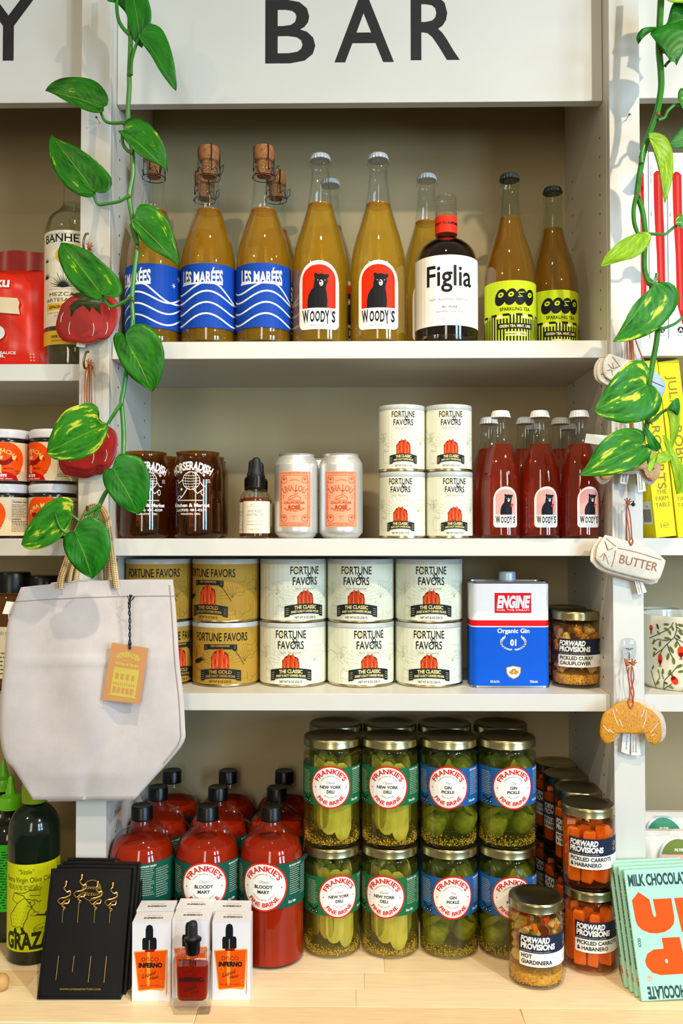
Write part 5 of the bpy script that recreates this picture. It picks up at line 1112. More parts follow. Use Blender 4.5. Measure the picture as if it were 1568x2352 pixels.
a.text('ESPADÍN & BARRIL', 0, z(708), 0.0046, 'p_dark', 2, wd=0.052, bold=0.02); a.text('COOPERATIVA DE', 0, z(720), 0.0030, 'p_grey', 1, wd=0.062); a.text('EJUTLA, OAXACA', 0, z(727), 0.0024, 'p_grey', 1, wd=0.03)
a.rect(-hw, z(790), hw, z(758), 'p_mezyel', 0); a.text('100% MAGUEY', 0, z(775), 0.0044, 'p_dark', 1, wd=0.044, bold=0.02); a.text('HECHO EN MÉXICO', 0, z(783), 0.0026, 'p_dark', 1, wd=0.042)
wrap(a, 'label', R, ZF(748, Ym - R, 150) - L1t, t); move(t, (XF(165, 650, Ym), Ym, L1t), 0.0)

# salsa jars
t = thing('salsa_jar', 'x', 'jar', group='black-glass salsa jars with orange labels'); R, H = 0.0385, 0.0895; Yj = 0.055
b = MB(); b.lathe([(0, 0.001), (R * 0.95, 0.0)] + sprof([(R * 0.97, 0.001), (R, 0.006), (R, 0.04), (R, 0.070), (R * 0.94, 0.0735)], 4) + [(R * 0.9, 0.075)], 'dark_salsa', 48); b.build('glass', t)
b = MB(); pr = [(R * 0.98, 0.0745)] + [(R * (1.0 + 0.008 * (i % 2)), 0.0755 + i * 0.0016) for i in range(7)] + [(R * 0.985, H - 0.002), (R * 0.95, H - 0.0003), (0, H - 0.0003)]; b.lathe(pr, 'lid_white', 64)
for i in range(60): b.box(R * 0.995, -0.0006, H - 0.009, R * 1.012, 0.0006, H - 0.003, 'lid_white', Matrix.Rotation(2 * pi * i / 60, 4, 'Z'))
b.build('lid', t)
a = Art(); H_ = 0.0630; a.rect(-0.105, 0, 0.105, H_, 'p_sand', 0)
pts = [(0.0385 * cos(q) * (1 + 0.03 * sin(3 * q)), 0.0325 + 0.034 * sin(q)) for q in [2 * pi * i / 32 for i in range(32)]]
a.poly([(x, min(max(y_, 0.0003), H_ - 0.0003)) for x, y_ in pts], 'p_uporange', 1)
a.poly([(-0.032, 0.0003), (0.030, 0.0003), (0.026, 0.008), (0.012, 0.0145), (-0.008, 0.0150), (-0.024, 0.0105)], 'p_bred', 2)
a.arc('PURA MACHA', 0, 0.018, 0.0285, 0.0065, 'p_paleyel', 3, bold=0.02, sx=0.8, span=1.9)
a.poly([(x * 0.001, y_ * 0.001) for x, y_ in ((-24, 36), (-15, 38), (-5, 33), (8, 33), (14, 36), (18, 40), (21, 38), (20, 32), (14, 27), (2, 24), (-10, 26), (-20, 32))], 'p_chili', 3)
a.ell(0.022, 0.0375, 0.003, 0.0035, 'p_paleyel', 4, 10); a.line([(0.024, 0.037), (0.028, 0.036), (0.027, 0.032)], 0.0012, 'p_chili', 3)
a.ell(0.0005, 0.0445, 0.0022, 0.0030, 'p_skin', 4, 12); a.ell(0.0005, 0.0475, 0.0022, 0.0012, 'p_mezyel', 5, 10); a.poly([(-0.004, 0.0405), (0.005, 0.0405), (0.0045, 0.035), (-0.0045, 0.035)], 'p_skin', 4); a.line([(-0.0045, 0.040), (-0.0075, 0.034), (-0.0025, 0.0285)], 0.0014, 'p_skin', 5)
for s in (-0.0016, 0.0018): a.line([(s, 0.026), (s, 0.013), (s + 0.002, 0.0125)], 0.0022, 'p_skin', 5)
a.text('SALSA', -0.013, 0.0185, 0.0030, 'p_hiplo', 3, bold=0.02); a.text('MACHA', 0.014, 0.0185, 0.0030, 'p_hiplo', 3, bold=0.02); a.text('RED EYE', 0, 0.0065, 0.0040, 'p_white', 3, bold=0.06); a.text('CHIPOTLE • COFFEE • PEANUT', 0, 0.0022, 0.0018, 'p_white', 3, wd=0.040, bold=0.03)
a.text('NET WT 6 OZ', 0.029, 0.0150, 0.0018, 'p_hiplo', 3, wd=0.010); a.text('(170g)', 0.029, 0.0120, 0.0018, 'p_hiplo', 3, wd=0.006)
for x_ in (0.048, -0.080): frame(a, x_, 0.030, x_ + 0.03, 0.059, 0.0003, 'p_dark'); a.text('Nutrition Facts', x_ + 0.015, 0.054, 0.0028, 'p_dark', 1, wd=0.026, bold=0.03); a.lines_of_print(x_ + 0.001, 0.031, x_ + 0.029, 0.052, 8, 'p_dark', 1, 3); a.text('INGREDIENTS', x_, 0.026, 0.0018, 'p_dark', 1, 'l', bold=0.03); a.lines_of_print(x_, 0.006, x_ + 0.034, 0.025, 7, 'p_dark', 1, 5)
wrap(a, 'label', R, 0.0045, t)
for i, (px, lv, rz, lab) in enumerate(((14, 1, 0.12, 'salsa jar on top at the left edge, woman and chilli picture facing out'), (122.5, 1, -0.75, 'salsa jar on top next to the left post, turned away'), (14, 0, -0.62, 'salsa jar below at the left edge, turned so the cream side shows'), (122.5, 0, -0.1, 'salsa jar below next to the left post, behind the drooping leaf'))):
    loc = (XF(px, 1100, Yj), Yj, S2t + lv * (H + 0.0003)); (move(t, loc, rz) if i == 0 else dup(t, loc, rz, lab))
t['label'] = 'salsa jar on top at the left edge, woman and chilli picture facing out'

# amber bottles with black caps, partly behind the bag
for i, (px, yy, r_, h_, pt, lab) in enumerate(((27, 0.075, 0.030, 0.20, 1314, 'squat amber bottle with wide black cap at the left edge, partly behind the tote bag'), (98, 0.085, 0.030, 0.19, 1322, 'black-capped jar mostly hidden behind the tote bag'))):
    t = thing('black_capped_bottle', lab, 'bottle', (XF(px, 1400, yy), yy, S3t - 0.002)); h_ = ZF(pt, yy, px) - (S3t - 0.002); c = r_ + 0.002
    b = MB(); b.lathe([(0, 0.001)] + sprof([(c * 0.93, 0.0), (c, 0.004), (c, 0.08), (c, h_ - 0.070), (c * 0.92, h_ - 0.05), (r_ * 0.8, h_ - 0.036)], 5), 'amber', 48); b.build('glass', t)
    b = MB(); b.lathe([(r_ * 0.8, h_ - 0.034), (r_ * 1.02, h_ - 0.0335), (r_ * 1.02, h_ - 0.003), (r_ * 0.96, h_), (0, h_)], 'cap_black', 44); b.build('cap', t)
    a = Art(); a.rect(-c * 2, 0, c * 2, 0.085, 'p_cream', 0); a.text('BAND & CO', 0.0, 0.072, 0.0050, 'p_grey', 1, sx=0.9); a.ell(0.013, 0.058, 0.005, 0.004, 'p_hiplo', 1, 16); a.lines_of_print(-0.03, 0.005, 0.03, 0.045, 6, 'p_olive', 1, 6)
    wrap(a, 'label', c, 0.020, t)

# oil bottles on the counter at the left
def oil_bottle(label, R, hs, hn, nozzle, lab_art, z0, body='olive_glass', group=None, neck=0.015, cap='lime_cap'):
    t = thing('oil_bottle', label, 'bottle', group=group)
    b = MB(); b.lathe([(0, 0.002)] + sprof([(R * 0.90, 0.0), (R * 0.98, 0.004), (R, 0.014), (R, hs * 0.5), (R, hs * 0.80), (R * 0.93, hs * 0.89), (R * 0.72, hs * 0.955), (neck * 1.1, hs), (neck, hs + 0.006)], 5) + [(neck, hn), (0, hn)], body, 52); b.build('bottle_body', t)
    b = MB(); b.lathe(nozzle, cap, 36); b.build('squeeze_cap', t)
    wrap(lab_art, 'label', R, z0, t); return t
a = Art(); H_ = 0.1360; a.rect(-0.115, 0, 0.115, H_, 'p_graza', 0); I = 'p_grazaink'
a.text('“Sizzle”', 0.0, 0.1215, 0.0068, I, 1, sx=0.85); a.text('Extra Virgin Olive Oil', 0, 0.1080, 0.0078, I, 1, wd=0.074); a.lines_of_print(-0.034, 0.096, 0.034, 0.104, 3, I, 1, 2)
a.text('GRAZA', 0.002, 0.0050, 0.0235, I, 1, wd=0.0760, bold=0.045)
K = lambda pts: [(x * 0.001, y_ * 0.001) for x, y_ in pts]
for pts, w_ in (([(-26, 40), (-29, 55), (-20, 66), (-14, 75), (-24, 80), (-20, 91), (-4, 88), (4, 78), (10, 70), (4, 62), (2, 52), (-3, 44), (-4, 37)], 0.0011), ([(-26, 40), (-22, 37), (-18, 40), (-14, 37), (-10, 40), (-4, 37)], 0.0009), ([(-20, 91), (-2, 92), (6, 96), (22, 95), (22, 86), (6, 88)], 0.0010), ([(-14, 75), (-4, 83), (4, 82)], 0.0009), ([(4, 82), (12, 80), (14, 74), (8, 70), (2, 72)], 0.0010), ([(12, 82), (20, 76), (24, 78)], 0.0010), ([(8, 70), (14, 62), (6, 56), (16, 56), (20, 60), (14, 62)], 0.0010), ([(16, 57), (34, 53)], 0.0024)): a.line(K(pts), w_, I, 1)
a.ell(0.037, 0.055, 0.008, 0.006, I, 1, 16, r0=0.7); a.ell(0.007, 0.077, 0.0012, 0.0012, I, 1, 8)
for pts in ([(-19, 37), (-22, 30), (-26, 27), (-14, 28), (-16, 37)], [(-9, 38), (-6, 31), (-10, 27), (2, 28), (-4, 37)]): a.poly(K(pts), I, 1)
for i in range(30): a.ell(-0.024 + (i % 6) * 0.0045 + (i // 6 % 2) * 0.002, 0.044 + (i // 6) * 0.006, 0.0005, 0.0005, I, 1, 6)
a.ell(0.029, 0.034, 0.017, 0.008, I, 2, 24, r0=0.94); a.text('COOKING OIL', 0.029, 0.0325, 0.0040, I, 2, wd=0.028)
Yz = 0.0275; R = 0.0405
o = oil_bottle('dark green olive oil bottle with yellow-green cartoon label at far left', R, 0.243, 0.262, [(0.0195, 0.2455), (0.0200, 0.247), (0.0200, 0.272), (0.016, 0.280), (0.008, 0.285), (0.006, 0.300), (0.003, 0.318), (0, 0.319)], a, 0.022, cap='olive_cap')
move(o, (XF(77.5, 2100, Yz), Yz, 0), 0.05)
a = Art(); a.rect(-0.09, 0, 0.09, 0.110, 'p_lab2', 0); a.lines_of_print(-0.05, 0.004, 0.05, 0.1, 22, I, 1, 4)
Yo = 0.098
o = oil_bottle('dark squeeze bottle with bright lime pointed cap at the left edge', 0.036, 0.196, 0.212, [(0.0185, 0.2120), (0.0190, 0.2135), (0.0190, 0.229), (0.0178, 0.2325), (0.0105, 0.2350), (0.0085, 0.2370), (0.0082, 0.243), (0.0062, 0.2465), (0.0060, 0.252), (0.0045, 0.2550), (0.0042, 0.262), (0.0022, 0.2665), (0, 0.267)], a, 0.052)
move(o, (XF(24, 1900, Yo), Yo, 0), 0.4); 
o2 = dup(o, (XF(8, 1800, 0.205), 0.205, 0), 0.9, 'rear squeeze bottle with shaded green pointed cap behind the lime-capped one')
b = MB(); b.tube([(-0.05, -0.02, 0.011), (-0.02, -0.01, 0.011), (0, 0, 0.011)], [0.009, 0.009, 0.011], 'knob_wood', 14); b.blob((0.004, 0.001, 0.012), 0.0122, 'knob_wood', 16, 10)
Yw = -0.085; tag(b.build('wooden_utensil', None, (XF(-4, 2190, Yw), Yw, 0.0)), 'round end of a pale wooden handle on the counter at the left edge', 'utensil')

# ------------------------------------------------------------------ right bay
def spine_book(label, px0, px1, pyb, pyt, Y, zb, group):
    x0, x1 = XF(px0, pyb, Y), XF(px1, pyb, Y); zt = ZF(pyt, Y, px0); t = thing('rhubarb_cookbook', label, 'book', ((x0 + x1) / 2, Y, zb), 0, group); w_ = (x1 - x0) - 0.0006; h_ = zt - zb; D_ = 0.19
    b = MB(); b.box(-w_ / 2, 0, 0, w_ / 2, 0.0015, h_, 'box_white'); b.box(-w_ / 2, 0.0015, 0, -w_ / 2 + 0.002, D_, h_, 'box_white'); b.box(w_ / 2 - 0.002, 0.0015, 0, w_ / 2, D_, h_, 'box_white'); b.build('cover', t)
    b = MB(); b.box(-w_ / 2 + 0.002, 0.002, 0.003, w_ / 2 - 0.002, D_ - 0.004, h_ - 0.003, 'paper_tag'); b.build('pages', t)
    a = Art(); s = w_ / 0.031
    a.poly([(x * s + 0.002, y_ * h_) for x, y_ in ((-0.0095, 0.885), (-0.004, 0.90), (0.0015, 0.895), (0.0060, 0.88), (0.0065, 0.70), (0.0085, 0.55), (0.0090, 0.33), (0.0095, 0.12), (0.0050, 0.08), (0.0035, 0.11), (-0.0040, 0.20), (-0.0050, 0.45), (-0.0080, 0.62), (-0.0092, 0.75))], 'p_bred', 1)
    for x_, w2 in ((-0.001, 0.0006), (0.0012, 0.0005)): a.line([(x_ * s + 0.0015, 0.88 * h_), (x_ * s + 0.002, 0.6 * h_), (x_ * s + 0.0055, 0.16 * h_)], w2, 'p_bredlite', 2)
    a.text('The Rigid Stem', -0.0128 * s, 0.93 * h_, 0.0022, 'p_grey', 1, 'l', rot=-pi / 2, wd=0.03); a.text('Rosé', -0.0128 * s, 0.68 * h_, 0.0022, 'p_grey', 1, 'l', rot=-pi / 2, bold=0.03)
    a.ell(0.0045 * s, 0.056 * h_, 0.0052, 0.0052, 'p_dark', 1, 20); a.text('A', 0.0045 * s, 0.056 * h_ - 0.0026, 0.0052, 'p_white', 2, bold=0.05); a.text('ABRAMS', 0.0045 * s, 0.022 * h_, 0.0022, 'p_grey', 1, wd=0.013)
    link('print', a.mesh('print', flatfront(-0.0001)), t); return t
GB = 'white books with red rhubarb spines'; Yk2 = 0.028
spine_book('white rhubarb-spined book nearest the right post', 1449, 1491, 780, 346, Yk2, R1t, GB); spine_book('white rhubarb-spined book second from the right post', 1492.5, 1534.5, 780, 349, Yk2, R1t, GB)
spine_book('white rhubarb-spined book at the right edge, round A logo', 1536, 1578, 780, 351, Yk2, R1t, GB)
GY = 'yellow cookbooks'; Yy = 0.030
def yellow_book(label, px_bl, px_tl, rz):
    zb = S2t + 0.001; zt = ZF(825, Yy, 1510); xb = XF(px_bl, 1233, Yy); xt = XF(px_tl, 826, Yy); h_ = 0.288; ang = math.atan2(xt - xb, zt - zb)
    t = thing('yellow_cookbook', label, 'book', (xb, Yy, zb + 0.0002), 0, GY); t.rotation_euler = (0, ang, rz); w_, D_ = 0.0335, 0.20; t.location.z += w_ * abs(sin(ang)) if ang > 0 else 0
    b = MB(); b.box(0, 0, 0, w_, 0.0018, h_, 'p_yel'); b.box(0, 0.0018, 0, 0.0025, D_, h_, 'p_yel'); b.box(w_ - 0.0025, 0.0018, 0, w_, D_, h_, 'p_yel'); b.build('cover', t)
    b = MB(); b.box(0.003, 0.002, 0.003, w_ - 0.003, D_ - 0.004, h_ - 0.003, 'paper_tag'); b.build('pages', t)
    a = Art(); a.text('JULIUS ROBERTS', w_ * 0.36, h_ - 0.024, 0.0135, 'p_yelink', 1, 'l', rot=-pi / 2, wd=0.186, bold=0.004)
    for i, s in enumerate(('THE', 'FARM', 'TABLE')): a.text(s, w_ * 0.5, 0.070 - i * 0.0105, 0.0068, 'p_yelink', 1, wd=(0.017, 0.021, 0.0245)[i])
    a.text('1', w_ * 0.30, 0.0150, 0.0075, 'p_yelink', 1); a.ell(w_ * 0.56, 0.0188, 0.0046, 0.0042, 'p_yelink', 1, 20, r0=0.85); a.line([(w_ * 0.38, 0.0188), (w_ * 0.66, 0.0188)], 0.0008, 'p_yelink', 1); a.line([(w_ * 0.5, 0.0170), (w_ * 0.62, 0.0205)], 0.0006, 'p_yelink', 1)
    link('print', a.mesh('print', flatfront(-0.0001)), t)
    if rz:
        a = Art(); a.rect(0.006, 0.022, 0.045, 0.060, 'p_white', 0)
        for i in range(16): a.rect(0.010 + i * 0.0019, 0.026, 0.010 + i * 0.0019 + (0.0012 if i % 3 else 0.0007), 0.047, 'p_black', 1)
        a.text('978', 0.022, 0.050, 0.003, 'p_black', 1); link('barcode_sticker', a.mesh('s', lambda u, v, l: (-0.0002 - l, u, v)), t)
    return t
yellow_book('yellow cookbook leaning left, nearest the right post, barcode sticker on its side', 1507, 1461, 0.10); yellow_book('yellow cookbook leaning left at the right edge', 1557.5, 1510, 0.0)

# ceramic planter pot with rose hips
t = thing('ceramic_pot', 'large cream ceramic pot painted with rose hips, twigs and a bird, at the right edge', 'pot'); Yq = 0.105; R = 0.0785; xq = XF(1578, 1500, Yq); ht = ZF(1419, Yq - R, 1578) - S3t
b = MB(); b.lathe([(0, 0.001), (R * 0.90, 0.0)] + sprof([(R * 0.93, 0.001), (R * 0.975, 0.006), (R * 1.0, 0.016), (R, ht * 0.5), (R, ht - 0.003)], 5) + [(R * 0.99, ht), (R * 0.965, ht), (R * 0.955, ht - 0.003), (R * 0.955, 0.012), (0, 0.008)], 'ceramic_white', 72); b.build('pot_body', t)
a = Art(); kk = 2 * 1.0 / 2.0
def PX(x, y): return ((x - 1578) / 1344.0 * 1.06, (1571 - y) / 1360.0)
def cv(x, y): px, py = 1368 + x / 7.35, 1340 + y / 7.35; dx = (px - 1578) / 1344.0; u = R * math.asin(max(-0.99, min(0.99, dx / R))); return (u, (1572 - py) / 1375.0)
twigs = [[(1085, 570), (1060, 640), (1010, 700), (900, 790), (820, 870)], [(1120, 570), (1130, 690), (1100, 810), (1010, 930), (950, 1030), (860, 1150)], [(1130, 640), (1200, 700), (1300, 720), (1380, 780)], [(1100, 810), (1150, 900), (1180, 980)], [(1010, 940), (1040, 1070), (1090, 1180)], [(1300, 730), (1370, 850)], [(950, 1040), (925, 1110)], [(960, 1680), (970, 1540), (1050, 1420), (1120, 1310), (1180, 1260)], [(880, 1680), (850, 1540), (830, 1400)], [(960, 1520), (940, 1400)], [(870, 1640), (920, 1500), (905, 1380)], [(960, 1690), (1060, 1580)], [(1460, 1740), (1380, 1600), (1320, 1500), (1310, 1390)], [(1390, 1620), (1420, 1500), (1480, 1400)], [(1120, 830), (1200, 880), (1300, 890)], [(840, 960), (900, 870), (1000, 880), (1060, 850)], [(1140, 1380), (1200, 1360)]]
for tw in twigs: a.line([cv(*p) for p in tw], 0.0014, 'p_olive2', 1)
for x, y, l, an in ((1000, 610, 55, 0), (900, 660, 55, 1.2), (1080, 670, 45, 1.3), (1180, 610, 60, 0.2), (1180, 730, 60, 0.9), (1340, 740, 75, 0.9), (1270, 750, 45, 1.3), (1150, 800, 50, 0.8), (1000, 690, 50, 0.5), (1040, 740, 50, 1.2), (910, 760, 45, 0.8), (1010, 840, 60, 0.1), (1120, 930, 60, 1.8), (1265, 890, 60, 0.2), (1260, 970, 60, 0.9), (925, 940, 60, 1.7), (860, 920, 55, 2.0), (1060, 1020, 70, 1.0), (1015, 1140, 65, 1.8), (1085, 1200, 65, 1.4), (870, 1040, 50, 0.4), (860, 1130, 55, 1.9), (1160, 1280, 65, 2.6), (1180, 1365, 55, 2.9), (1035, 1400, 60, 1.9), (900, 1600, 45, 2.2), (985, 1580, 45, 0.1), (1050, 1640, 50, 0.4), (1260, 1490, 75, 0.8), (1280, 1575, 60, 3.0), (1235, 1700, 65, 0.8), (1370, 1720, 40, 0.9), (1390, 1400, 50, 1.3), (1430, 1560, 60, 2.3), (1415, 630, 70, 1.2), (850, 1350, 45, 2.1), (905, 1400, 40, 1.4), (955, 1390, 50, 1.5)):
    c = cv(x, y); a.ell(c[0], c[1], l * 0.86 / 7.35 / 1300, l * 0.36 / 7.35 / 1300, 'p_olive' if (x + y) % 3 else 'p_olive2', 2, 12, rot=-an)
for x, y, rx, ry, an in ((1183, 1040, 44, 75, 0.0), (925, 1190, 34, 75, 0.0), (1280, 1310, 48, 72, -0.45), (1095, 1520, 46, 62, 0.5), (1425, 910, 62, 48, -0.4), (835, 690, 30, 40, 0)):
    c = cv(x, y); s_ = 1.15 / 7.35 / 1330; a.ell(c[0], c[1], rx * s_, ry * s_, 'p_hip', 3, 20, rot=an)
    up_ = 1 if y > 1250 else -1; c2 = (c[0] - up_ * ry * s_ * 0.55 * sin(an), c[1] + up_ * ry * s_ * 0.55 * cos(an)); a.ell(c2[0], c2[1], rx * s_ * 0.75, ry * s_ * 0.4, 'p_hiplo', 4, 16, rot=an)
    for j in (-1, 0, 1): a.line([c2, (c2[0] + j * 0.002 - up_ * 0.007 * sin(an), c2[1] + up_ * 0.0085 * cos(an))], 0.0008, 'p_hiplo', 3)
a.poly([cv(*p) for p in ((1255, 1143), (1320, 1125), (1380, 1105), (1470, 1095), (1600, 1080), (1620, 1230), (1470, 1215), (1400, 1195), (1330, 1160))], 'p_fox', 3); a.poly([cv(*p) for p in ((1250, 1143), (1320, 1133), (1325, 1152))], 'p_hiplo', 4)
a.line([cv(1345, 1148), cv(1370, 1152)], 0.0006, 'p_hiplo', 5)
for i in range(6): a.line([cv(1470 + i * 14, 1105), cv(1455 + i * 16, 1210)], 0.0014, 'p_gold', 4)
wrap(a, 'painting', R, 0.0, t); move(t, (xq, Yq, S3t), 0)
t2 = thing('ceramic_bowl', 'thin-rimmed white ceramic bowl behind the large painted pot', 'bowl'); hb2 = ZF(1398, 0.22, 1520) - S3t; Rb = 0.036
b = MB(); b.lathe([(0, 0.001), (Rb * 0.7, 0.0), (Rb * 0.95, 0.01), (Rb, 0.03), (Rb, hb2), (Rb * 0.96, hb2), (Rb * 0.95, 0.02), (0, 0.01)], 'ceramic_white', 40); b.build('bowl_body', t2); move(t2, (XF(1515, 1450, 0.228), 0.228, S3t), 0)
a = Art(); [a.ell(-0.02 + i * 0.012, hb2 - 0.006, 0.0035, 0.0014, 'p_olive', 1, 10, rot=0.3) for i in range(4)]; link('painting', a.mesh('p', cyl(Rb + 0.0003)), t2)

# chocolate bars leaning on the right
t = thing('chocolate_bar', 'mint-green milk chocolate bar with orange lettering, foremost of the leaning row', 'chocolate bar', group='mint chocolate bars'); w, h, d = 0.115, 0.1770, 0.0100
b = MB(); b.box(0, 0, 0, w, d, h, 'p_mint'); o = b.build('wrapper', t); md = o.modifiers.new('b', 'BEVEL'); md.width = 0.0018; md.segments = 3
a = Art(); k = 0.115 / 480; q = lambda x, y: ((x - 1120) * k, (2095 - y) / 985.0 * h)
P_ = lambda pts, m, l: a.poly([q(*p) for p in pts], m, l)
O = 'p_uporange'
a.text('MILK CHOCOLATE', *q(1140, 1235), 62 * k, 'p_mintink', 1, 'l', wd=0.0955, bold=0.04)
# upper word, two arches hanging from a bar with a pointed stem
P_([(1147, 1345), (1195, 1285), (1258, 1345), (1266, 1460), (1272, 1480), (1282, 1480), (1286, 1460), (1280, 1345), (1398, 1345), (1398, 1500)] + [(1275 + 123 * cos(j * pi / 8), 1500 + 105 * sin(j * pi / 8)) for j in range(9)] , O, 1)
P_([(1415, 1345), (1560, 1345), (1560, 1605), (1432, 1605)], O, 1); P_([(1570, 1345), (1600, 1345), (1600, 1605), (1570, 1605)], O, 1)
P_([(1300, 1640), (1412, 1640), (1428, 1912), (1260, 1912), (1210, 1890), (1180, 1840), (1176, 1800), (1196, 1750), (1240, 1722), (1302, 1720)], O, 1); a.ell(*q(1308, 1812), 9 * k, 12 * k, 'p_mint', 2, 14)
P_([(1445, 1912), (1430, 1750), (1460, 1680), (1510, 1650), (1600, 1640), (1600, 1912)], O, 1); a.ell(*q(1560, 1800), 10 * k, 50 * k, 'p_mint', 2, 14)
a.text('IƆOᗡ'.replace('Ɔ', 'C').replace('ᗡ', 'D'), *q(1165, 1665), 16 * k, 'p_mintink', 1, rot=pi / 2, wd=50 * k, bold=0.03); a.ell(*q(1190, 1930), 15 * k, 15 * k, O, 1, 18, r0=0.88); a.text('R', *q(1190, 1936), 14 * k, O, 1, rot=0)
a.text('CHOCOLATE', *q(1165, 1995), 62 * k, 'p_mintink', 1, 'r', wd=0.063, bold=0.04, rot=pi)
link('print', a.mesh('print', flatfront(-0.0001)), t)
a = Art(); a.text('GREAT CHOCOLATE. NO DOWNSIDE.', 0.0025, h - 0.012, 0.0055, 'p_mintink', 1, 'l', rot=-pi / 2, wd=0.125, bold=0.03); a.text('UP', 0.0025, 0.030, 0.006, O, 1, 'l', rot=-pi / 2, bold=0.05)
link('side_print', a.mesh('s', lambda u, v, l: (-0.0001 - l, 0.0095 - u, v)), t)
Yx = -0.105
def choc(o, n): o.location = (XF(1473, 2282, Yx) - n * 0.0040, Yx + 0.0125 * n, 0.0015); o.rotation_euler = (-0.30, -0.035, 0.06); return o
choc(t, 0)
for n, lab in ((1, 'mint chocolate bar, second in the leaning row'), (2, 'mint chocolate bar, third in the leaning row'), (3, 'mint chocolate bar, rearmost in the leaning row')): choc(dup(t, (0, 0, 0), 0, lab), n)

# coffee bags behind the bars
for i, (y, pt, x0p, top, bot, lab) in enumerate(((0.105, 1878, 1445, 'p_teal', 'p_violet', 'grey coffee bag with green and violet round label, behind'), (0.045, 1922, 1448, 'p_olive', 'p_pink', 'cream coffee bag with olive and pink round label behind the mint bars'))):
    x0 = RX1 + 0.003; x1 = x0 + 0.125; zt = ZF(pt, y, 1520); t = thing('coffee_bag', lab, 'bag', (x0, y, 0))
    b = MB(); pillow(b, 0, x1 - x0, 0.0005, zt, 0.022, 0.018, 'p_bagcream'); b.build('pouch', t, ang=80)
    b = MB(); b.box(0.002, 0.017, zt - 0.004, x1 - x0 - 0.002, 0.027, zt + 0.004, 'p_bagcream'); b.build('folded_top', t)
    a = Art(); cx_ = XF(1528 if i == 0 else 1562, 1900, y) - x0; cz_ = ZF(1925 if i == 0 else 1975, y, 1528); R_ = 0.030
    a.ell(cx_, cz_, R_ * 1.12, R_ * 1.12, 'p_bredlite' if False else 'cap_silverblue', 0, 32); a.ell(cx_, cz_, R_, R_, bot, 1, 32); a.poly([(cx_ + R_ * cos(q_), cz_ + R_ * sin(q_)) for q_ in [0.25 + (pi - 0.5) * j / 16 for j in range(17)]], top, 2); a.text('FILTER', cx_, cz_ + R_ * 0.42, 0.0036, 'p_white', 3, bold=0.03)
    bb = x1 - x0; fm = lambda u, v, l, bb=bb, zt=zt: (u, 0.022 - 0.018 * ((max(0.0, 4 * (u / bb) * (1 - u / bb))) ** 0.45) * (max(0.0, 1 - (2 * (v / zt) - 1) ** 4)) ** 0.6 * 1.17 - 0.0006 - l, min(v, zt - 0.002))
    link('print', a.mesh('print', fm, step=0.006), t)
# ------------------------------------------------------------------ tote bags on the left post
paint('linen_thread', '#a89c90', 0.9)
def tote(label, outline_l, outline_r, Y, amp, seed, front=True):
    """outline_l / outline_r: pixel points from the top hem to the bottom seam"""
    t = thing('tote_bag', label, 'tote bag', group='natural linen tote bags'); nz, nx = 44, 40
    def res(pts, n):
        pts = smooth([(x, y, 0) for x, y in pts], 8); L_ = [0]
        for a_, b_ in zip(pts, pts[1:]): L_.append(L_[-1] + (b_ - a_).length)
        out = []; j = 0
        for i in range(n + 1):
            s_ = L_[-1] * i / n
            while j < len(L_) - 2 and L_[j + 1] < s_: j += 1
            out.append(pts[j].lerp(pts[j + 1], (s_ - L_[j]) / max(1e-9, L_[j + 1] - L_[j])))
        return out
    A, B_ = res(outline_l, nz), res(outline_r, nz); v = []; f = []; N = (nx + 1) * (nz + 1)
    for s in (-1, 1):
        for j in range(nz + 1):
            w_ = j / nz
            for i in range(nx + 1):
                u = i / nx; px = A[j].x + (B_[j].x - A[j].x) * u; py = A[j].y + (B_[j].y - A[j].y) * u - (4 * u * (1 - u)) * (6 if j == 0 else 6 * max(0, 1 - w_ * 6))
                e = (max(0.0, 4 * u * (1 - u)) ** 0.5) * min(1, 0.25 + 2.2 * w_) * min(1, (1 - w_) * 7 + 0.02)
                fold = 0.0070 * sin(u * 7 + 1.5 * w_ + seed) * sin(w_ * pi) + 0.0050 * sin(u * 15 - w_ * 6 + seed * 2) * min(1, w_ * 2) * (1 - w_) + 0.0070 * math.exp(-((u - 0.62 - 0.12 * sin(w_ * 5)) / 0.06) ** 2) * sin(w_ * pi) ** 0.5
                fold += -0.0035 * math.exp(-((w_ - 0.345) / 0.010) ** 2)
                y = Y + s * (amp * e + 0.0007) + (fold * (4 * u * (1 - u)) if s < 0 else 0)
                v.append(P(px, py, y))
    for s in (0, 1):
        for j in range(nz):
            for i in range(nx): a_ = s * N + j * (nx + 1) + i; q = (a_, a_ + 1, a_ + nx + 2, a_ + nx + 1); f.append(q if s else q[::-1])
    for j in range(nz):
        for i in (0, nx): a_ = j * (nx + 1) + i; f.append((a_, a_ + nx + 1, a_ + nx + 1 + N, a_ + N))
    for i in range(nx): a_ = nz * (nx + 1) + i; f.append((a_, a_ + 1, a_ + 1 + N, a_ + N))
    b = MB(); b.add(v, f, 'linen'); body = b.build('bag_body', t, ang=70)
    if front:
        for nm_, jj in (('hem_seam', 3),):
            b = MB(); b.tube([v[jj * (nx + 1) + i] + Vector((0, -0.0003, 0)) for i in range(nx + 1)], 0.0008, 'linen_thread', 5); o = b.build(nm_, t); o.parent = body
        b = MB(); b.tube([v[j * (nx + 1) + nx - 1] + Vector((0, -0.0005, 0)) for j in range(1, nz - 8)], 0.0009, 'linen_thread', 5); b.build('side_seam', t).parent = body
    return t
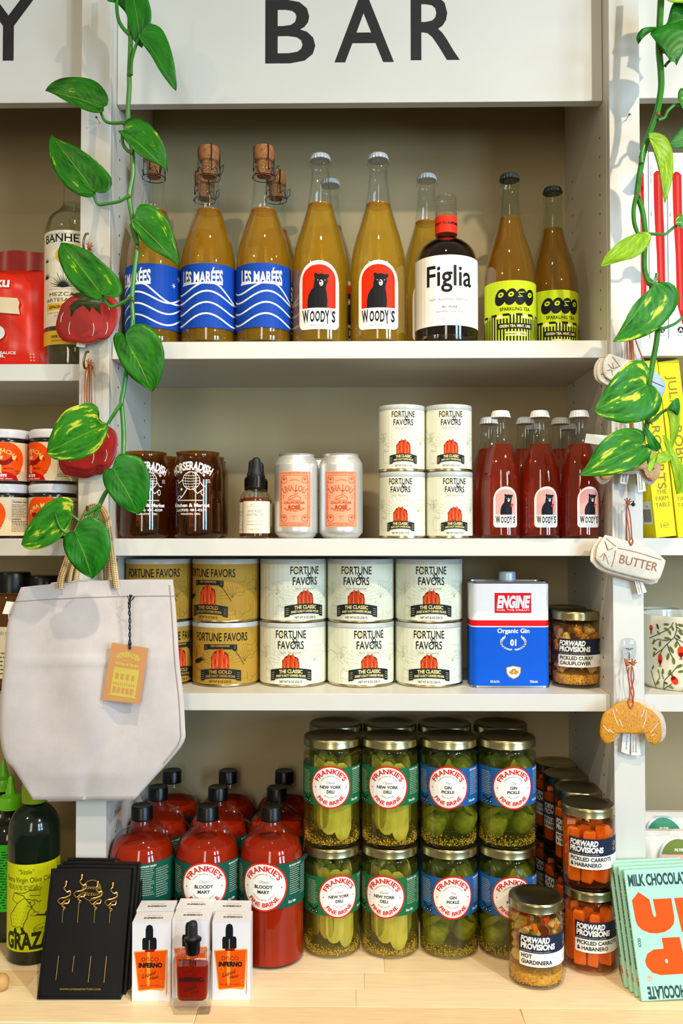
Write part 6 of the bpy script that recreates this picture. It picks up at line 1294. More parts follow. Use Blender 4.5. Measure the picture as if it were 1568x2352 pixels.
def strap(t, px, Y, wd, th=0.0012, ys=None):
    pts = smooth([P(x, y, Y + (ys[i] if ys else 0)) for i, (x, y) in enumerate(px)], 8); me = bpy.data.meshes.new('handle'); v = []; f = []; uv = []; L_ = 0; Ls = []
    for i, p in enumerate(pts):
        if i: L_ += (p - pts[i - 1]).length
        Ls.append(L_); tg = (pts[min(i + 1, len(pts) - 1)] - pts[max(i - 1, 0)]).normalized(); n_ = Vector((0, -1, 0)); sd = tg.cross(n_).normalized()
        v += [p - sd * wd / 2 + n_ * th / 2, p + sd * wd / 2 + n_ * th / 2, p + sd * wd / 2 - n_ * th / 2, p - sd * wd / 2 - n_ * th / 2]
    for i in range(len(pts) - 1):
        for k in range(4): f.append((i * 4 + k, i * 4 + (k + 1) % 4, i * 4 + 4 + (k + 1) % 4, i * 4 + 4 + k))
    me.from_pydata(v, [], f); me.materials.append(MATS['webbing']); ul_ = me.uv_layers.new(name='UVMap')
    for p_ in me.polygons:
        for li, vi in zip(p_.loop_indices, p_.vertices): ul_.data[li].uv = (Ls[vi // 4] / 0.0028, 0.0 if vi % 4 in (0, 3) else 1.0)
    me.polygons.foreach_set('use_smooth', [True] * len(f)); me.update(); return link('handle', me, t)
tA = tote('front linen tote bag hanging on the left post, kraft swing tag pinned to it', [(48, 1349), (28, 1400), (16, 1440), (10, 1510), (2, 1600), (0, 1690), (12, 1745), (30, 1765), (76, 1837)],
          [(397, 1331), (402, 1380), (406, 1430), (412, 1520), (421, 1600), (425, 1670), (424, 1700), (400, 1735), (309, 1836)], -0.034, 0.010, 0.4)
strap(tA, [(139, 1352), (140, 1330), (150, 1300), (172, 1235), (192, 1190), (205, 1168), (222, 1164), (238, 1172), (248, 1200), (256, 1260), (262, 1310), (267, 1351)], -0.046, 0.0105, ys=[0.003, 0.002, 0.006, 0.010, 0.014, 0.018, 0.018, 0.018, 0.014, 0.008, 0.002, 0.003])
tB = tote('second linen tote bag, just behind the front one, its top corner showing', [(118, 1338), (60, 1420), (30, 1550), (20, 1700), (110, 1841)], [(385, 1336), (395, 1450), (405, 1600), (410, 1690), (302, 1838)], -0.0195, 0.0035, 1.7, False)
strap(tB, [(158, 1340), (163, 1310), (180, 1260), (198, 1200), (212, 1170), (230, 1172), (240, 1210), (250, 1280), (250, 1340)], -0.024, 0.008)
tC = tote('rearmost linen tote bag against the post, a sliver of its lower corner showing', [(150, 1342), (90, 1450), (60, 1600), (50, 1700), (125, 1838)], [(380, 1340), (395, 1480), (405, 1600), (415, 1700), (320, 1812), (300, 1836)], -0.0100, 0.0020, 2.9, False)
strap(tC, [(172, 1342), (180, 1300), (200, 1220), (214, 1172), (226, 1174), (236, 1230), (243, 1342)], -0.0120, 0.007)
# white size label sewn in the side
b = MB(); pts = [P(x, y, -0.030) for x, y in ((15, 1381), (36, 1383), (24, 1411), (5, 1410))]; b.add([p for p in pts] + [p + Vector((0, 0.0006, 0)) for p in pts], [(0, 1, 2, 3), (7, 6, 5, 4), (0, 4, 5, 1), (1, 5, 6, 2), (2, 6, 7, 3), (3, 7, 4, 0)], 'paper_tag'); b.build('side_label', tA)
# peg carrying the bags
b = MB(); c = P(216, 1172, 0); b.tube([(0, 0.004, 0), (0, -0.030, 0), (0, -0.036, 0.004), (0, -0.037, 0.010)], 0.0022, 'steel', 10); tag(b.build('bag_hook', None, c + Vector((0, 0, -0.004))), 'steel peg in the left post carrying the tote bag handles, behind the leaves', 'hook')

# swing tag
t = thing('swing_tag', 'brown kraft swing tag with shop print hanging on a black cord from the tote', 'tag'); Yt = -0.0585
cor = [P(x, y, Yt) for x, y in ((257, 1476), (341, 1489), (321, 1617), (235, 1608))]
ax = (cor[1] - cor[0]); az = (cor[3] - cor[0]) ; W_, H_ = ax.length, az.length; ax.normalize(); az.normalize(); org = cor[0]
fm = lambda u, v, l: org + ax * u - az * (v - H_) * 1.0 * 1 + Vector((0, -l, 0)) if False else org + ax * u + az * (H_ - v) + Vector((0, -l, 0))
b = MB(); q = cor; b.add([p for p in q] + [p + Vector((0, 0.0009, 0)) for p in q], [(0, 1, 2, 3), (7, 6, 5, 4), (0, 4, 5, 1), (1, 5, 6, 2), (2, 6, 7, 3), (3, 7, 4, 0)], 'p_kraft'); b.build('card', t)
a = Art(); Ck = 'p_kraftink'; cx_ = W_ * 0.5
a.arc('HORSERADISH', cx_, H_ * 0.50, W_ * 0.46, W_ * 0.125, Ck, 1, bold=0.05, span=1.25); a.text('PRINCETON', cx_, H_ * 0.715, W_ * 0.045, Ck, 1, wd=W_ * 0.32); a.text('Kitchen & Market', cx_, H_ * 0.645, W_ * 0.075, Ck, 1, wd=W_ * 0.62, bold=0.05)
a.rect(W_ * 0.17, H_ * 0.13, W_ * 0.85, H_ * 0.60, Ck, 1); a.rect(W_ * 0.12, H_ * 0.11, W_ * 0.90, H_ * 0.13, Ck, 1)
for i in range(4): a.rect(W_ * (0.24 + i * 0.145), H_ * 0.40, W_ * (0.32 + i * 0.145), H_ * 0.50, 'p_kraft', 2)
for i in range(10): a.rect(W_ * (0.21 + i * 0.061), H_ * 0.30, W_ * (0.24 + i * 0.061), H_ * 0.345, 'p_kraft', 2)
for i in range(5): a.rect(W_ * (0.22 + i * 0.118), H_ * 0.16, W_ * (0.31 + i * 0.118), H_ * 0.265, 'p_kraft', 2)
a.text('SHOP LOCAL & GATHER', cx_, H_ * 0.045, W_ * 0.05, Ck, 1, wd=W_ * 0.66, shear=0.2)
for s in (0.06, 0.93): a.text('EST. MARKET', W_ * s, H_ * 0.33, W_ * 0.035, Ck, 1, rot=pi / 2)
a.ell(W_ * 0.5, H_ * 0.955, 0.0030, 0.0030, 'steel', 2, 20, r0=0.6); a.ell(W_ * 0.5, H_ * 0.955, 0.0018, 0.0018, 'hole', 2, 16)
link('print', a.mesh('print', fm), t)
rg = random.Random(2); b = MB()
for ph in (0, pi): b.tube([P(298 + 2.0 * sin(i * 0.9 + ph) - (1 if i < 6 else 0), 1385 + i * (1489 - 1385) / 22, Yt - 0.001) + Vector((0, 0.001 * cos(i * 0.9 + ph), 0)) for i in range(23)], 0.0010, 'thread_black', 6)
for pt_ in ((297, 1385, 0.0026), (298, 1479, 0.0030)): b.blob(P(pt_[0], pt_[1], Yt - 0.001), pt_[2], 'thread_black', 8, 6)
for i in range(12): b.tube([P(297, 1384, Yt - 0.001), P(297 + rg.uniform(-5, 12), 1364 + rg.uniform(0, 8), Yt - 0.001 + rg.uniform(-0.002, 0.002))], 0.0006, 'thread_black', 5)
b.build('cord', t); b = MB(); b.tube([P(297, 1385, Yt + 0.003), P(282, 1376, Yt + 0.001), P(271, 1365, Yt + 0.002)], 0.0004, 'steel', 5); b.build('pin', t)

# ------------------------------------------------------------------ ceramic ornaments
def slab(t, name, px, Y, th, m, edge='clay_edge', n=4, puff=0.0012):
    """rounded clay slab of real thickness whose outline stands at depth Y"""
    pts = smooth([P(x, y, Y) for x, y in px], n, closed=True); c = sum(pts, Vector()) / len(pts); N = len(pts); v = []; f = []
    for k, dy in ((0.90, 0.0), (0.965, 0.0008), (1.0, th * 0.35), (1.0, th * 0.7), (0.97, th)):
        for p in pts: q = c + (p - c) * k; q.y = Y + dy; v.append(q)
    for j in range(4):
        for i in range(N): f.append((j * N + i, j * N + (i + 1) % N, (j + 1) * N + (i + 1) % N, (j + 1) * N + i))
    b = MB()
    tri = tessellate_polygon([[Vector((p.x, p.z, 0)) for p in v[:N]]]); b.add(v, f[:N * 2] + [tuple(q) for q in tri], m); b.add(v, f[N * 2:] + [tuple(4 * N + i for i in q) for q in tri], edge if edge else m)
    return b.build(name, t, ang=60), c
def cords(t, px_list, Y, r=0.0011, knot=None, m='leather', ys=None):
    b = MB()
    for pl in px_list: b.tube(smooth([P(x, y, Y + (0.001 * (i % 2))) for i, (x, y) in enumerate(pl)], 5), r, m, 6)
    if knot:
        kx, ky = knot; b.blob(P(kx, ky, Y - 0.001), (0.0035, 0.003, 0.0028), m, 8, 6)
        for dx, dy in ((-7, -9), (-2, -12), (6, -10), (9, -4)): b.tube([P(kx, ky, Y - 0.001), P(kx + dx, ky + dy, Y - 0.002)], 0.0010, m, 5)
    return b.build('leather_cord', t)
def strokes(t, lines, Y, wd, m, name='incised_line', layer=0.0002):
    a = Art()
    for pl in lines:
        pp = smooth([(P(x, y, Y).x, P(x, y, Y).z, 0) for x, y in pl], 4) if len(pl) > 2 else [Vector((P(x, y, Y).x, P(x, y, Y).z, 0)) for x, y in pl]; a.line([(p.x, p.y) for p in pp], wd, m, 1)
    return link(name, a.mesh(name, lambda u, v, l: (u, Y - layer - l, v)), t)
def paper(t, px, Y, txt=(), rot=None):
    q = [P(x, y, Y) for x, y in px]; b = MB(); b.add(q + [p + Vector((0, 0.0007, 0)) for p in q], [(0, 1, 2, 3), (7, 6, 5, 4), (0, 4, 5, 1), (1, 5, 6, 2), (2, 6, 7, 3), (3, 7, 4, 0)], 'paper_tag'); o = b.build('paper_label', t)
    if txt:   # lettering along the long side q0->q3
        ax = (q[3] - q[0]); L_ = ax.length; ax.normalize(); bx_ = (q[1] - q[0]); W_ = bx_.length; bx_.normalize(); a = Art()
        for i, s in enumerate(txt): a.text(s, L_ * 0.5, W_ * (0.28 + 0.36 * i), W_ * 0.16, 'p_grey', 1, wd=L_ * 0.72, bold=0.03)
        link('lettering', a.mesh('l', lambda u, v, l: q[0] + ax * u + bx_ * (W_ - v) + Vector((0, -0.0002 - l, 0))), o)
def tomato(t, dx, dy, sc, Y, m='clay_red', leafy=True):
    O = [(150, 690), (138, 715), (131, 745), (136, 765), (150, 780), (172, 784), (190, 788), (210, 787), (225, 780), (245, 778), (260, 760), (270, 735), (271, 710), (262, 692), (240, 680), (215, 676), (185, 678)]
    f_ = lambda p: (202 + (p[0] - 202) * sc + dx, 735 + (p[1] - 735) * sc + dy)
    slab(t, 'clay_disc', [f_(p) for p in O], Y, 0.005, m, 'clay_cream')
    if leafy:
        st = [f_(p) for p in ((205, 672), (180, 672), (160, 676), (185, 686), (170, 692), (160, 702), (163, 728), (172, 712), (190, 700), (206, 716), (210, 703), (232, 722), (228, 698), (250, 690), (235, 680))]
        b = MB(); q = [P(x, y, Y - 0.0006) for x, y in st]; tr_ = tessellate_polygon([[Vector((p.x, p.z, 0)) for p in q]]); b.add(q, [tuple(i) for i in tr_], 'clay_green'); o = b.build('calyx', t); sm_ = o.modifiers.new('s', 'SOLIDIFY'); sm_.thickness = 0.0008
    strokes(t, [[f_(p) for p in l] for l in ([(146, 718), (141, 728), (140, 740)], [(161, 740), (158, 755), (160, 768)], [(214, 742), (216, 757), (212, 772)], [(246, 740), (247, 755), (242, 768)], [(238, 694), (246, 700), (252, 712)])], Y - 0.0002, 0.0012, 'clay_cream')
GT = 'red clay tomato ornaments'
t = thing('tomato_ornament', 'red clay tomato ornament, front one of the upper bunch on the left post', 'ornament', group=GT); tomato(t, 0, 0, 1.0, -0.0220); cords(t, [[(205, 676), (204, 620), (203, 575)], [(210, 676), (209, 620), (206, 575)]], -0.0190, knot=(205, 568))
t = thing('tomato_ornament', 'red clay tomato ornament, second of the upper bunch, showing at the right rim', 'ornament', group=GT); tomato(t, 5, -6, 0.985, -0.0160, leafy=False); cords(t, [[(208, 680), (206, 620), (204, 578)]], -0.0150); paper(t, ((176, 782), (197, 786), (195, 798), (175, 796)), -0.0125)
t = thing('tomato_ornament', 'red clay tomato ornament, rearmost of the upper bunch against the post', 'ornament', group=GT); tomato(t, -6, 3, 0.97, -0.0095, leafy=False); cords(t, [[(206, 680), (205, 620), (203, 580)]], -0.0100)
t = thing('tomato_ornament', 'red clay tomato ornament, front one of the lower bunch under the big leaf', 'ornament', group=GT); tomato(t, 0, 293, 0.97, -0.0260); cords(t, [[(196, 975), (194, 910), (196, 860), (203, 838)], [(212, 975), (210, 900), (209, 850), (205, 838)]], -0.0200, knot=(205, 836)); paper(t, ((152, 1058), (171, 1063), (167, 1075), (148, 1068)), -0.0215)
t = thing('tomato_ornament', 'red clay tomato ornament, second of the lower bunch', 'ornament', group=GT); tomato(t, 2, 305, 0.93, -0.0200, leafy=False); cords(t, [[(202, 975), (199, 900), (204, 842)]], -0.0160); paper(t, ((211, 1068), (231, 1063), (232, 1077), (213, 1081)), -0.0165)
t = thing('tomato_ornament', 'red clay tomato ornament, rearmost of the lower bunch, touching the post', 'ornament', group=GT); tomato(t, -6, 316, 0.88, -0.0115, leafy=False); cords(t, [[(207, 975), (205, 900), (206, 842)]], -0.0120); paper(t, ((173, 1073), (192, 1075), (188, 1085), (171, 1082)), -0.0085)
def brass_hook(px, py, lab):
    c = P(px, py, 0); b = MB(); b.tube(smooth([(0, 0.004, -0.004), (0, -0.010, -0.006), (-0.001, -0.024, -0.010), (-0.001, -0.030, 0.0), (0.002, -0.029, 0.013), (0.006, -0.026, 0.016)], 5), 0.0018, 'brass', 9); b.lathe([(0, 0), (0.0045, 0), (0.0045, 0.0015), (0.002, 0.003), (0, 0.003)], 'brass', 16, T=Matrix.Translation((0, 0, -0.004)) @ Matrix.Rotation(pi / 2, 4, 'X'))
    tag(b.build('brass_hook', None, c), lab, 'hook')
brass_hook(207, 838, 'small brass hook holding the lower bunch of red tomato ornaments'); brass_hook(206, 572, 'brass hook holding the upper tomato ornaments, mostly behind a leaf')
b = MB(); b.blob((0, 0, 0), 0.0028, 'bead', 10, 8); 

# butter ornaments
GBt = 'cream clay butter ornaments'
bo = [(1387, 1233), (1373, 1255), (1369, 1280), (1374, 1290), (1400, 1309), (1490, 1332), (1510, 1331), (1517, 1326), (1528, 1293), (1524, 1283), (1490, 1258), (1400, 1231)]
t = thing('butter_ornament', 'cream clay ornament lettered BUTTER, lower right post, front one', 'ornament', group=GBt)
slab(t, 'clay_slab', bo, -0.0230, 0.0055, 'clay_cream'); strokes(t, [[(1391, 1236), (1414, 1255)], [(1418, 1259), (1460, 1268), (1519, 1286)], [(1413, 1264), (1410, 1282), (1404, 1302)], [(1390, 1246), (1394, 1262), (1397, 1263), (1408, 1259)], [(1396, 1262), (1388, 1243)], [(1378, 1280), (1388, 1272), (1397, 1296)], [(1388, 1272), (1385, 1288)]], -0.0232, 0.0010, 'clay_mark')
a = Art(); c0 = P(1421, 1293, -0.0232); a.text('BUTTER', 0, 0, 0.0135, 'clay_mark', 1, 'l', wd=0.060, rot=-0.23); link('lettering', a.mesh('l', lambda u, v, l: (c0.x + u, c0.y - 0.0003 - l, c0.z + v)), t)
cords(t, [[(1449, 1252), (1445, 1243), (1450, 1236), (1453, 1245), (1449, 1253)], [(1447, 1238), (1440, 1190), (1438, 1162)], [(1451, 1238), (1447, 1190), (1441, 1162)]], -0.0245, knot=(1441, 1155))
for i, (sx_, sy_, lab) in enumerate(((-13, 4, 'cream clay butter ornament directly behind the lettered one'), (-6, 9, 'rearmost clay butter ornament of the lower bunch, edge showing below'))):
    t = thing('butter_ornament', lab, 'ornament', group=GBt); y = -0.0165 + i * 0.0062; slab(t, 'clay_slab', [(x + sx_, yy + sy_) for x, yy in bo], y, 0.0050, 'clay_cream'); cords(t, [[(1440 - i * 3, 1250), (1438, 1200), (1438, 1162)]], y + 0.001); strokes(t, [[(x + sx_, yy + sy_) for x, yy in ((1378, 1280), (1388, 1272), (1397, 1296))]], y - 0.0002, 0.001, 'clay_mark')
    if i == 0: paper(t, ((1453, 1320), (1471, 1326), (1485, 1360), (1465, 1366)), -0.0105, ('HANDMADE BY', 'COURTANDCO'))
b = MB(); c = P(1441, 1160, 0); b.tube([(0, 0.004, 0), (0, -0.027, 0.001), (0, -0.029, 0.005)], 0.0014, 'steel', 8); b.blob((0.0, -0.0275, 0.0), 0.0032, 'bead', 12, 8); tag(b.build('dark_headed_pin', None, c), 'dark-headed pin in the right post holding the lower butter ornaments', 'hook')
# upper bunch
hexo = [(1395, 816), (1386, 832), (1386, 855), (1398, 870), (1435, 885), (1475, 880), (1495, 865), (1498, 845), (1470, 830), (1440, 825), (1404, 813)]
for i, (dx, dy, y, lab) in enumerate(((0, 0, -0.0300, 'cream clay butter ornament, front one of the upper bunch behind the variegated leaf'), (-14, 9, -0.0235, 'cream clay butter ornament, second of the upper bunch'), (-21, 9, -0.0175, 'cream clay butter ornament, third of the upper bunch with brown edge'))):
    t = thing('butter_ornament', lab, 'ornament', group=GBt); slab(t, 'clay_slab', [(x + dx, yy + dy) for x, yy in hexo], y, 0.0050, 'clay_cream'); strokes(t, [[(x + dx, yy + dy) for x, yy in l] for l in ([(1406, 819), (1424, 843)], [(1396, 836), (1406, 846), (1420, 842)], [(1406, 833), (1408, 846)], [(1393, 851), (1404, 850), (1406, 862)])], y - 0.0002, 0.0010, 'clay_mark')
    cords(t, [[(1440 + i * 4, 835), (1440 + i * 5, 800), (1438 + i * 6, 762)], [(1448 + i * 4, 835), (1448 + i * 3, 800), (1442 + i * 4, 762)]], y + 0.001 + 0.003)
t = thing('butter_ornament', 'pale blue clay ornament, rightmost of the upper bunch beside the yellow books', 'ornament', group=GBt); slab(t, 'clay_slab', [(1497, 848), (1515, 862), (1529, 884), (1518, 916), (1490, 920), (1470, 905), (1478, 860)], -0.0112, 0.0050, 'clay_blue', None); strokes(t, [[(1497, 876), (1524, 888)]], -0.0114, 0.0009, 'p_dark'); cords(t, [[(1490, 860), (1470, 810), (1452, 762)]], -0.0100)
b = MB(); c = P(1444, 762, 0); b.tube([(0, 0.004, 0), (0, -0.034, 0.001), (0, -0.036, 0.007)], 0.0016, 'brass', 8); tag(b.build('brass_hook', None, c), 'brass hook in the right post behind the large variegated leaf', 'hook')

# croissants
cro = [(1380, 1665), (1379, 1690), (1388, 1706), (1398, 1709), (1408, 1702), (1412, 1690), (1424, 1684), (1455, 1687), (1482, 1686), (1490, 1702), (1500, 1711), (1510, 1710), (1519, 1697), (1520, 1675), (1513, 1650), (1497, 1632), (1484, 1626), (1468, 1616), (1445, 1612), (1420, 1616), (1404, 1627), (1388, 1640), (1382, 1655)]
lines_c = [[(1407, 1628), (1412, 1648), (1420, 1667)], [(1415, 1627), (1416, 1635)], [(1421, 1652), (1430, 1669)], [(1385, 1666), (1393, 1676), (1400, 1681)], [(1397, 1674), (1410, 1685)], [(1478, 1629), (1476, 1640), (1471, 1647)], [(1484, 1632), (1482, 1652), (1476, 1671)], [(1510, 1661), (1500, 1675), (1492, 1684)], [(1503, 1685), (1495, 1691)]]
GCr = 'clay croissant ornaments'
t = thing('croissant_ornament', 'mustard speckled clay croissant ornament hanging from the clear plastic hook, front', 'ornament', group=GCr); slab(t, 'clay_croissant', cro, -0.0250, 0.0075, 'clay_mustard', 'clay_mustard'); strokes(t, lines_c, -0.0252, 0.0009, 'paper_tag')
cords(t, [[(1449, 1627), (1443, 1618), (1442, 1605)], [(1449, 1627), (1454, 1615), (1451, 1600), (1443, 1560), (1444, 1532)], [(1443, 1607), (1450, 1580), (1455, 1555), (1452, 1532)], [(1446, 1610), (1445, 1570), (1440, 1540), (1436, 1520), (1434, 1513)]], -0.0262, knot=(1441, 1526))
t = thing('croissant_ornament', 'pale clay croissant ornament behind the mustard one, showing at the right', 'ornament', group=GCr); slab(t, 'clay_croissant', [(x + 10, y - 6) for x, y in cro], -0.0150, 0.0060, 'clay_pale', 'clay_pale'); cords(t, [[(1452, 1612), (1455, 1590), (1449, 1560), (1450, 1530)]], -0.0155, knot=(1453, 1525))
paper(t, ((1430, 1682), (1447, 1684), (1445, 1734), (1426, 1727)), -0.0080, ('WIT AND CO.',)); paper(t, ((1449, 1684), (1466, 1684), (1471, 1735), (1449, 1735)), -0.0088, ('HANDMADE', 'COURTANDCO'))
t = thing('plastic_hook', 'clear plastic adhesive hook with a wire prong on the right post', 'hook'); hp = [(1429, 1470), (1426, 1490), (1429, 1510), (1436, 1516), (1455, 1517), (1461, 1505), (1462, 1485), (1459, 1470), (1445, 1466)]
slab(t, 'hook_plate', hp, -0.0060, 0.0052, 'plastic_clear', 'plastic_clear', puff=0)
b = MB(); b.tube(smooth([P(1437, 1490, -0.007), P(1443, 1490, -0.012), P(1444, 1500, -0.016), P(1444, 1517, -0.017), P(1444, 1524, -0.022), P(1445, 1519, -0.030)], 4), 0.0010, 'steel', 7); b.tube(smooth([P(1453, 1490, -0.007), P(1448, 1490, -0.012), P(1447, 1500, -0.016), P(1447, 1517, -0.017), P(1447, 1524, -0.022), P(1447, 1519, -0.030)], 4), 0.0010, 'steel', 7); b.build('wire_prong', t)
# croissants under the right vine
for i, (dx, dy, y, m, lab) in enumerate(((-1, -607, -0.0270, 'clay_tan', 'tan clay croissant ornament under the right vine, front one'), (-9, -597, -0.0200, 'clay_pale', 'pale clay croissant ornament under the right vine, second'), (-14, -602, -0.0130, 'clay_tan', 'tan clay croissant ornament under the right vine, rearmost'))):
    t = thing('croissant_ornament', lab, 'ornament', group=GCr); slab(t, 'clay_croissant', [(x + dx - 2, y_ + dy) for x, y_ in cro], y, 0.0055, m, m)
    cords(t, [[(1447 + i * 3, 1010), (1446 + i * 2, 980), (1446, 950)], [(1452 + i * 3, 1010), (1450 + i * 2, 980), (1448, 950)]], y)
    if i == 0: paper(t, ((1461, 1075), (1477, 1080), (1483, 1128), (1465, 1131)), -0.0195, ('HANDMADE BY', 'COURTANDCO'))
    if i == 1: paper(t, ((1427, 1082), (1446, 1084), (1440, 1113), (1423, 1110)), -0.0125, ('MINTAND', 'SIDES')); paper(t, ((1346, 996), (1400, 1001), (1396, 1024), (1342, 1017)), -0.0125)
b = MB(); c = P(1447, 950, 0); b.tube([(0, 0.004, 0), (0, -0.030, 0.001), (0, -0.032, 0.006)], 0.0016, 'brass', 8); tag(b.build('brass_hook', None, c), 'brass hook in the right post behind the lower variegated leaf', 'hook')

# ------------------------------------------------------------------ pothos vines
def leaf(par, o, tip, Y, m='leaf_green', cup=0.010, droop=0.012, fold=0.006, under=False):
    """o: outline starting at the stalk; o[tip] is the point of the leaf"""
    NT, NS = 18, 6
    def res(pts, n):
        pts = smooth([(x, y, 0) for x, y in pts], 6); L_ = [0]
        for a_, b_ in zip(pts, pts[1:]): L_.append(L_[-1] + (b_ - a_).length)
        out = []; j = 0
        for i in range(n + 1):
            s_ = L_[-1] * i / n
            while j < len(L_) - 2 and L_[j + 1] < s_: j += 1
            out.append(pts[j].lerp(pts[j + 1], (s_ - L_[j]) / max(1e-9, L_[j + 1] - L_[j])))
        return out
    A = res(o[:tip + 1], NT); B_ = res([o[0]] + o[:tip - 1:-1], NT); a0 = Vector((o[0][0], o[0][1], 0)); a1 = Vector((o[tip][0], o[tip][1], 0)); v = []; f = []; uv = []
    for j in range(NT + 1):
        t_ = j / NT; mid = a0.lerp(a1, t_ ** 1.0); mid = mid.lerp((A[j] + B_[j]) / 2, 0.12 * sin(pi * t_))
        for k in range(-NS, NS + 1):
            e = A[j] if k < 0 else B_[j]; s_ = abs(k) / NS; p = mid.lerp(e, s_); wd_ = (e - mid).length / 1440.0
            y = Y - fold * s_ ** 1.5 * min(1, wd_ / 0.03) + cup * (s_ ** 2) * wd_ / 0.04 * 0.5 + droop * (t_ - 0.4) * abs(t_ - 0.4) * 2 + 0.0010 * sin(t_ * 14 + s_ * 3) * s_
            v.append(P(p.x, p.y, y)); uv.append((t_, 0.5 + 0.5 * k / NS))
    w_ = 2 * NS + 1
    for j in range(NT):
        for k in range(w_ - 1): f.append((j * w_ + k, j * w_ + k + 1, (j + 1) * w_ + k + 1, (j + 1) * w_ + k))
    me = bpy.data.meshes.new('leaf'); me.from_pydata(v, [], f); me.materials.append(MATS[m]); l_ = me.uv_layers.new(name='UVMap')
    for p_ in me.polygons:
        for li, vi in zip(p_.loop_indices, p_.vertices): l_.data[li].uv = uv[vi]
    me.polygons.foreach_set('use_smooth', [True] * len(f)); me.validate(); me.update(); ob = link('leaf', me, par)
    sm_ = ob.modifiers.new('thick', 'SOLIDIFY'); sm_.thickness = 0.0005; sm_.offset = 0; return ob
def stalk(par, px, Ys, r0, r1, name='leaf_stalk', m='stem_green'):
    pts = smooth([P(x, y, Ys[i] if isinstance(Ys, (list, tuple)) else Ys) for i, (x, y) in enumerate(px)], 6); n = len(pts); b = MB()
    b.tube(pts, [r0 + (r1 - r0) * i / (n - 1) for i in range(n)], m, 9); return b.build(name, par)
YV = -0.075
vl = thing('pothos_vine', 'trailing pothos vine with heart-shaped green leaves hanging down the left post', 'plant', P(297, 200, YV)); vl.location = (0, 0, 0)
stalk(vl, [(301, -90), (300, -10), (298, 60), (300, 95), (297, 172), (297, 200), (294, 270), (302, 330), (304, 352), (305, 400), (297, 448), (301, 485), (309, 530), (315, 568), (311, 605), (307, 640), (303, 688), (305, 740), (300, 800), (290, 855), (284, 895), (279, 925), (282, 960), (284, 1000), (283, 1045), (280, 1090), (262, 1112), (244, 1130), (230, 1158), (216, 1192)],
      [YV] * 20 + [YV + 0.002] * 4 + [YV - 0.002] * 6, 0.0038, 0.0034, 'stem')
for px, Ys_, r_ in (([(301, 172), (302, 140), (312, 105), (325, 78)], YV - 0.006, 0.0028), ([(298, 80), (283, 65), (272, 45), (268, 15), (270, -10)], YV - 0.002, 0.0032), ([(283, 281), (262, 283), (245, 280), (236, 270), (230, 252)], YV - 0.004, 0.0026), ([(305, 352), (292, 345), (282, 330), (281, 308), (286, 300)], YV - 0.005, 0.0028),
                    ([(295, 450), (275, 462), (245, 468), (228, 470), (219, 460), (216, 442)], YV - 0.004, 0.0026), ([(316, 560), (308, 535), (304, 510), (304, 500)], YV - 0.006, 0.0030), ([(303, 680), (285, 693), (260, 704), (250, 702), (240, 690), (235, 676)], YV - 0.005, 0.0028),
                    ([(304, 735), (300, 760), (290, 778)], YV - 0.005, 0.0026), ([(279, 925), (266, 945), (256, 960), (248, 973)], YV - 0.004, 0.0030), ([(284, 1045), (272, 1062), (260, 1076)], YV - 0.004, 0.0026), ([(228, 1160), (212, 1173), (192, 1184)], YV - 0.006, 0.0030), ([(182, 1197), (172, 1189), (165, 1184)], YV - 0.006, 0.0022), ([(216, 1190), (195, 1205), (172, 1222)], YV - 0.006, 0.0026), ([(314, 565), (306, 540), (300, 515)], YV - 0.001, 0.0026)):
    stalk(vl, px, Ys_, r_, r_ * 0.8)
for px, py in ((297, 172), (298, 60), (304, 352), (297, 450), (315, 568), (304, 688), (279, 927), (283, 283), (228, 1160)):
    b = MB(); c = P(px, py, YV - 0.003); b.blob(c, (0.0034, 0.0034, 0.0030), 'stem_brown', 9, 6); b.tube([c, c + Vector((0.004, -0.003, -0.003))], 0.0008, 'stem_brown', 5); b.build('node', vl)
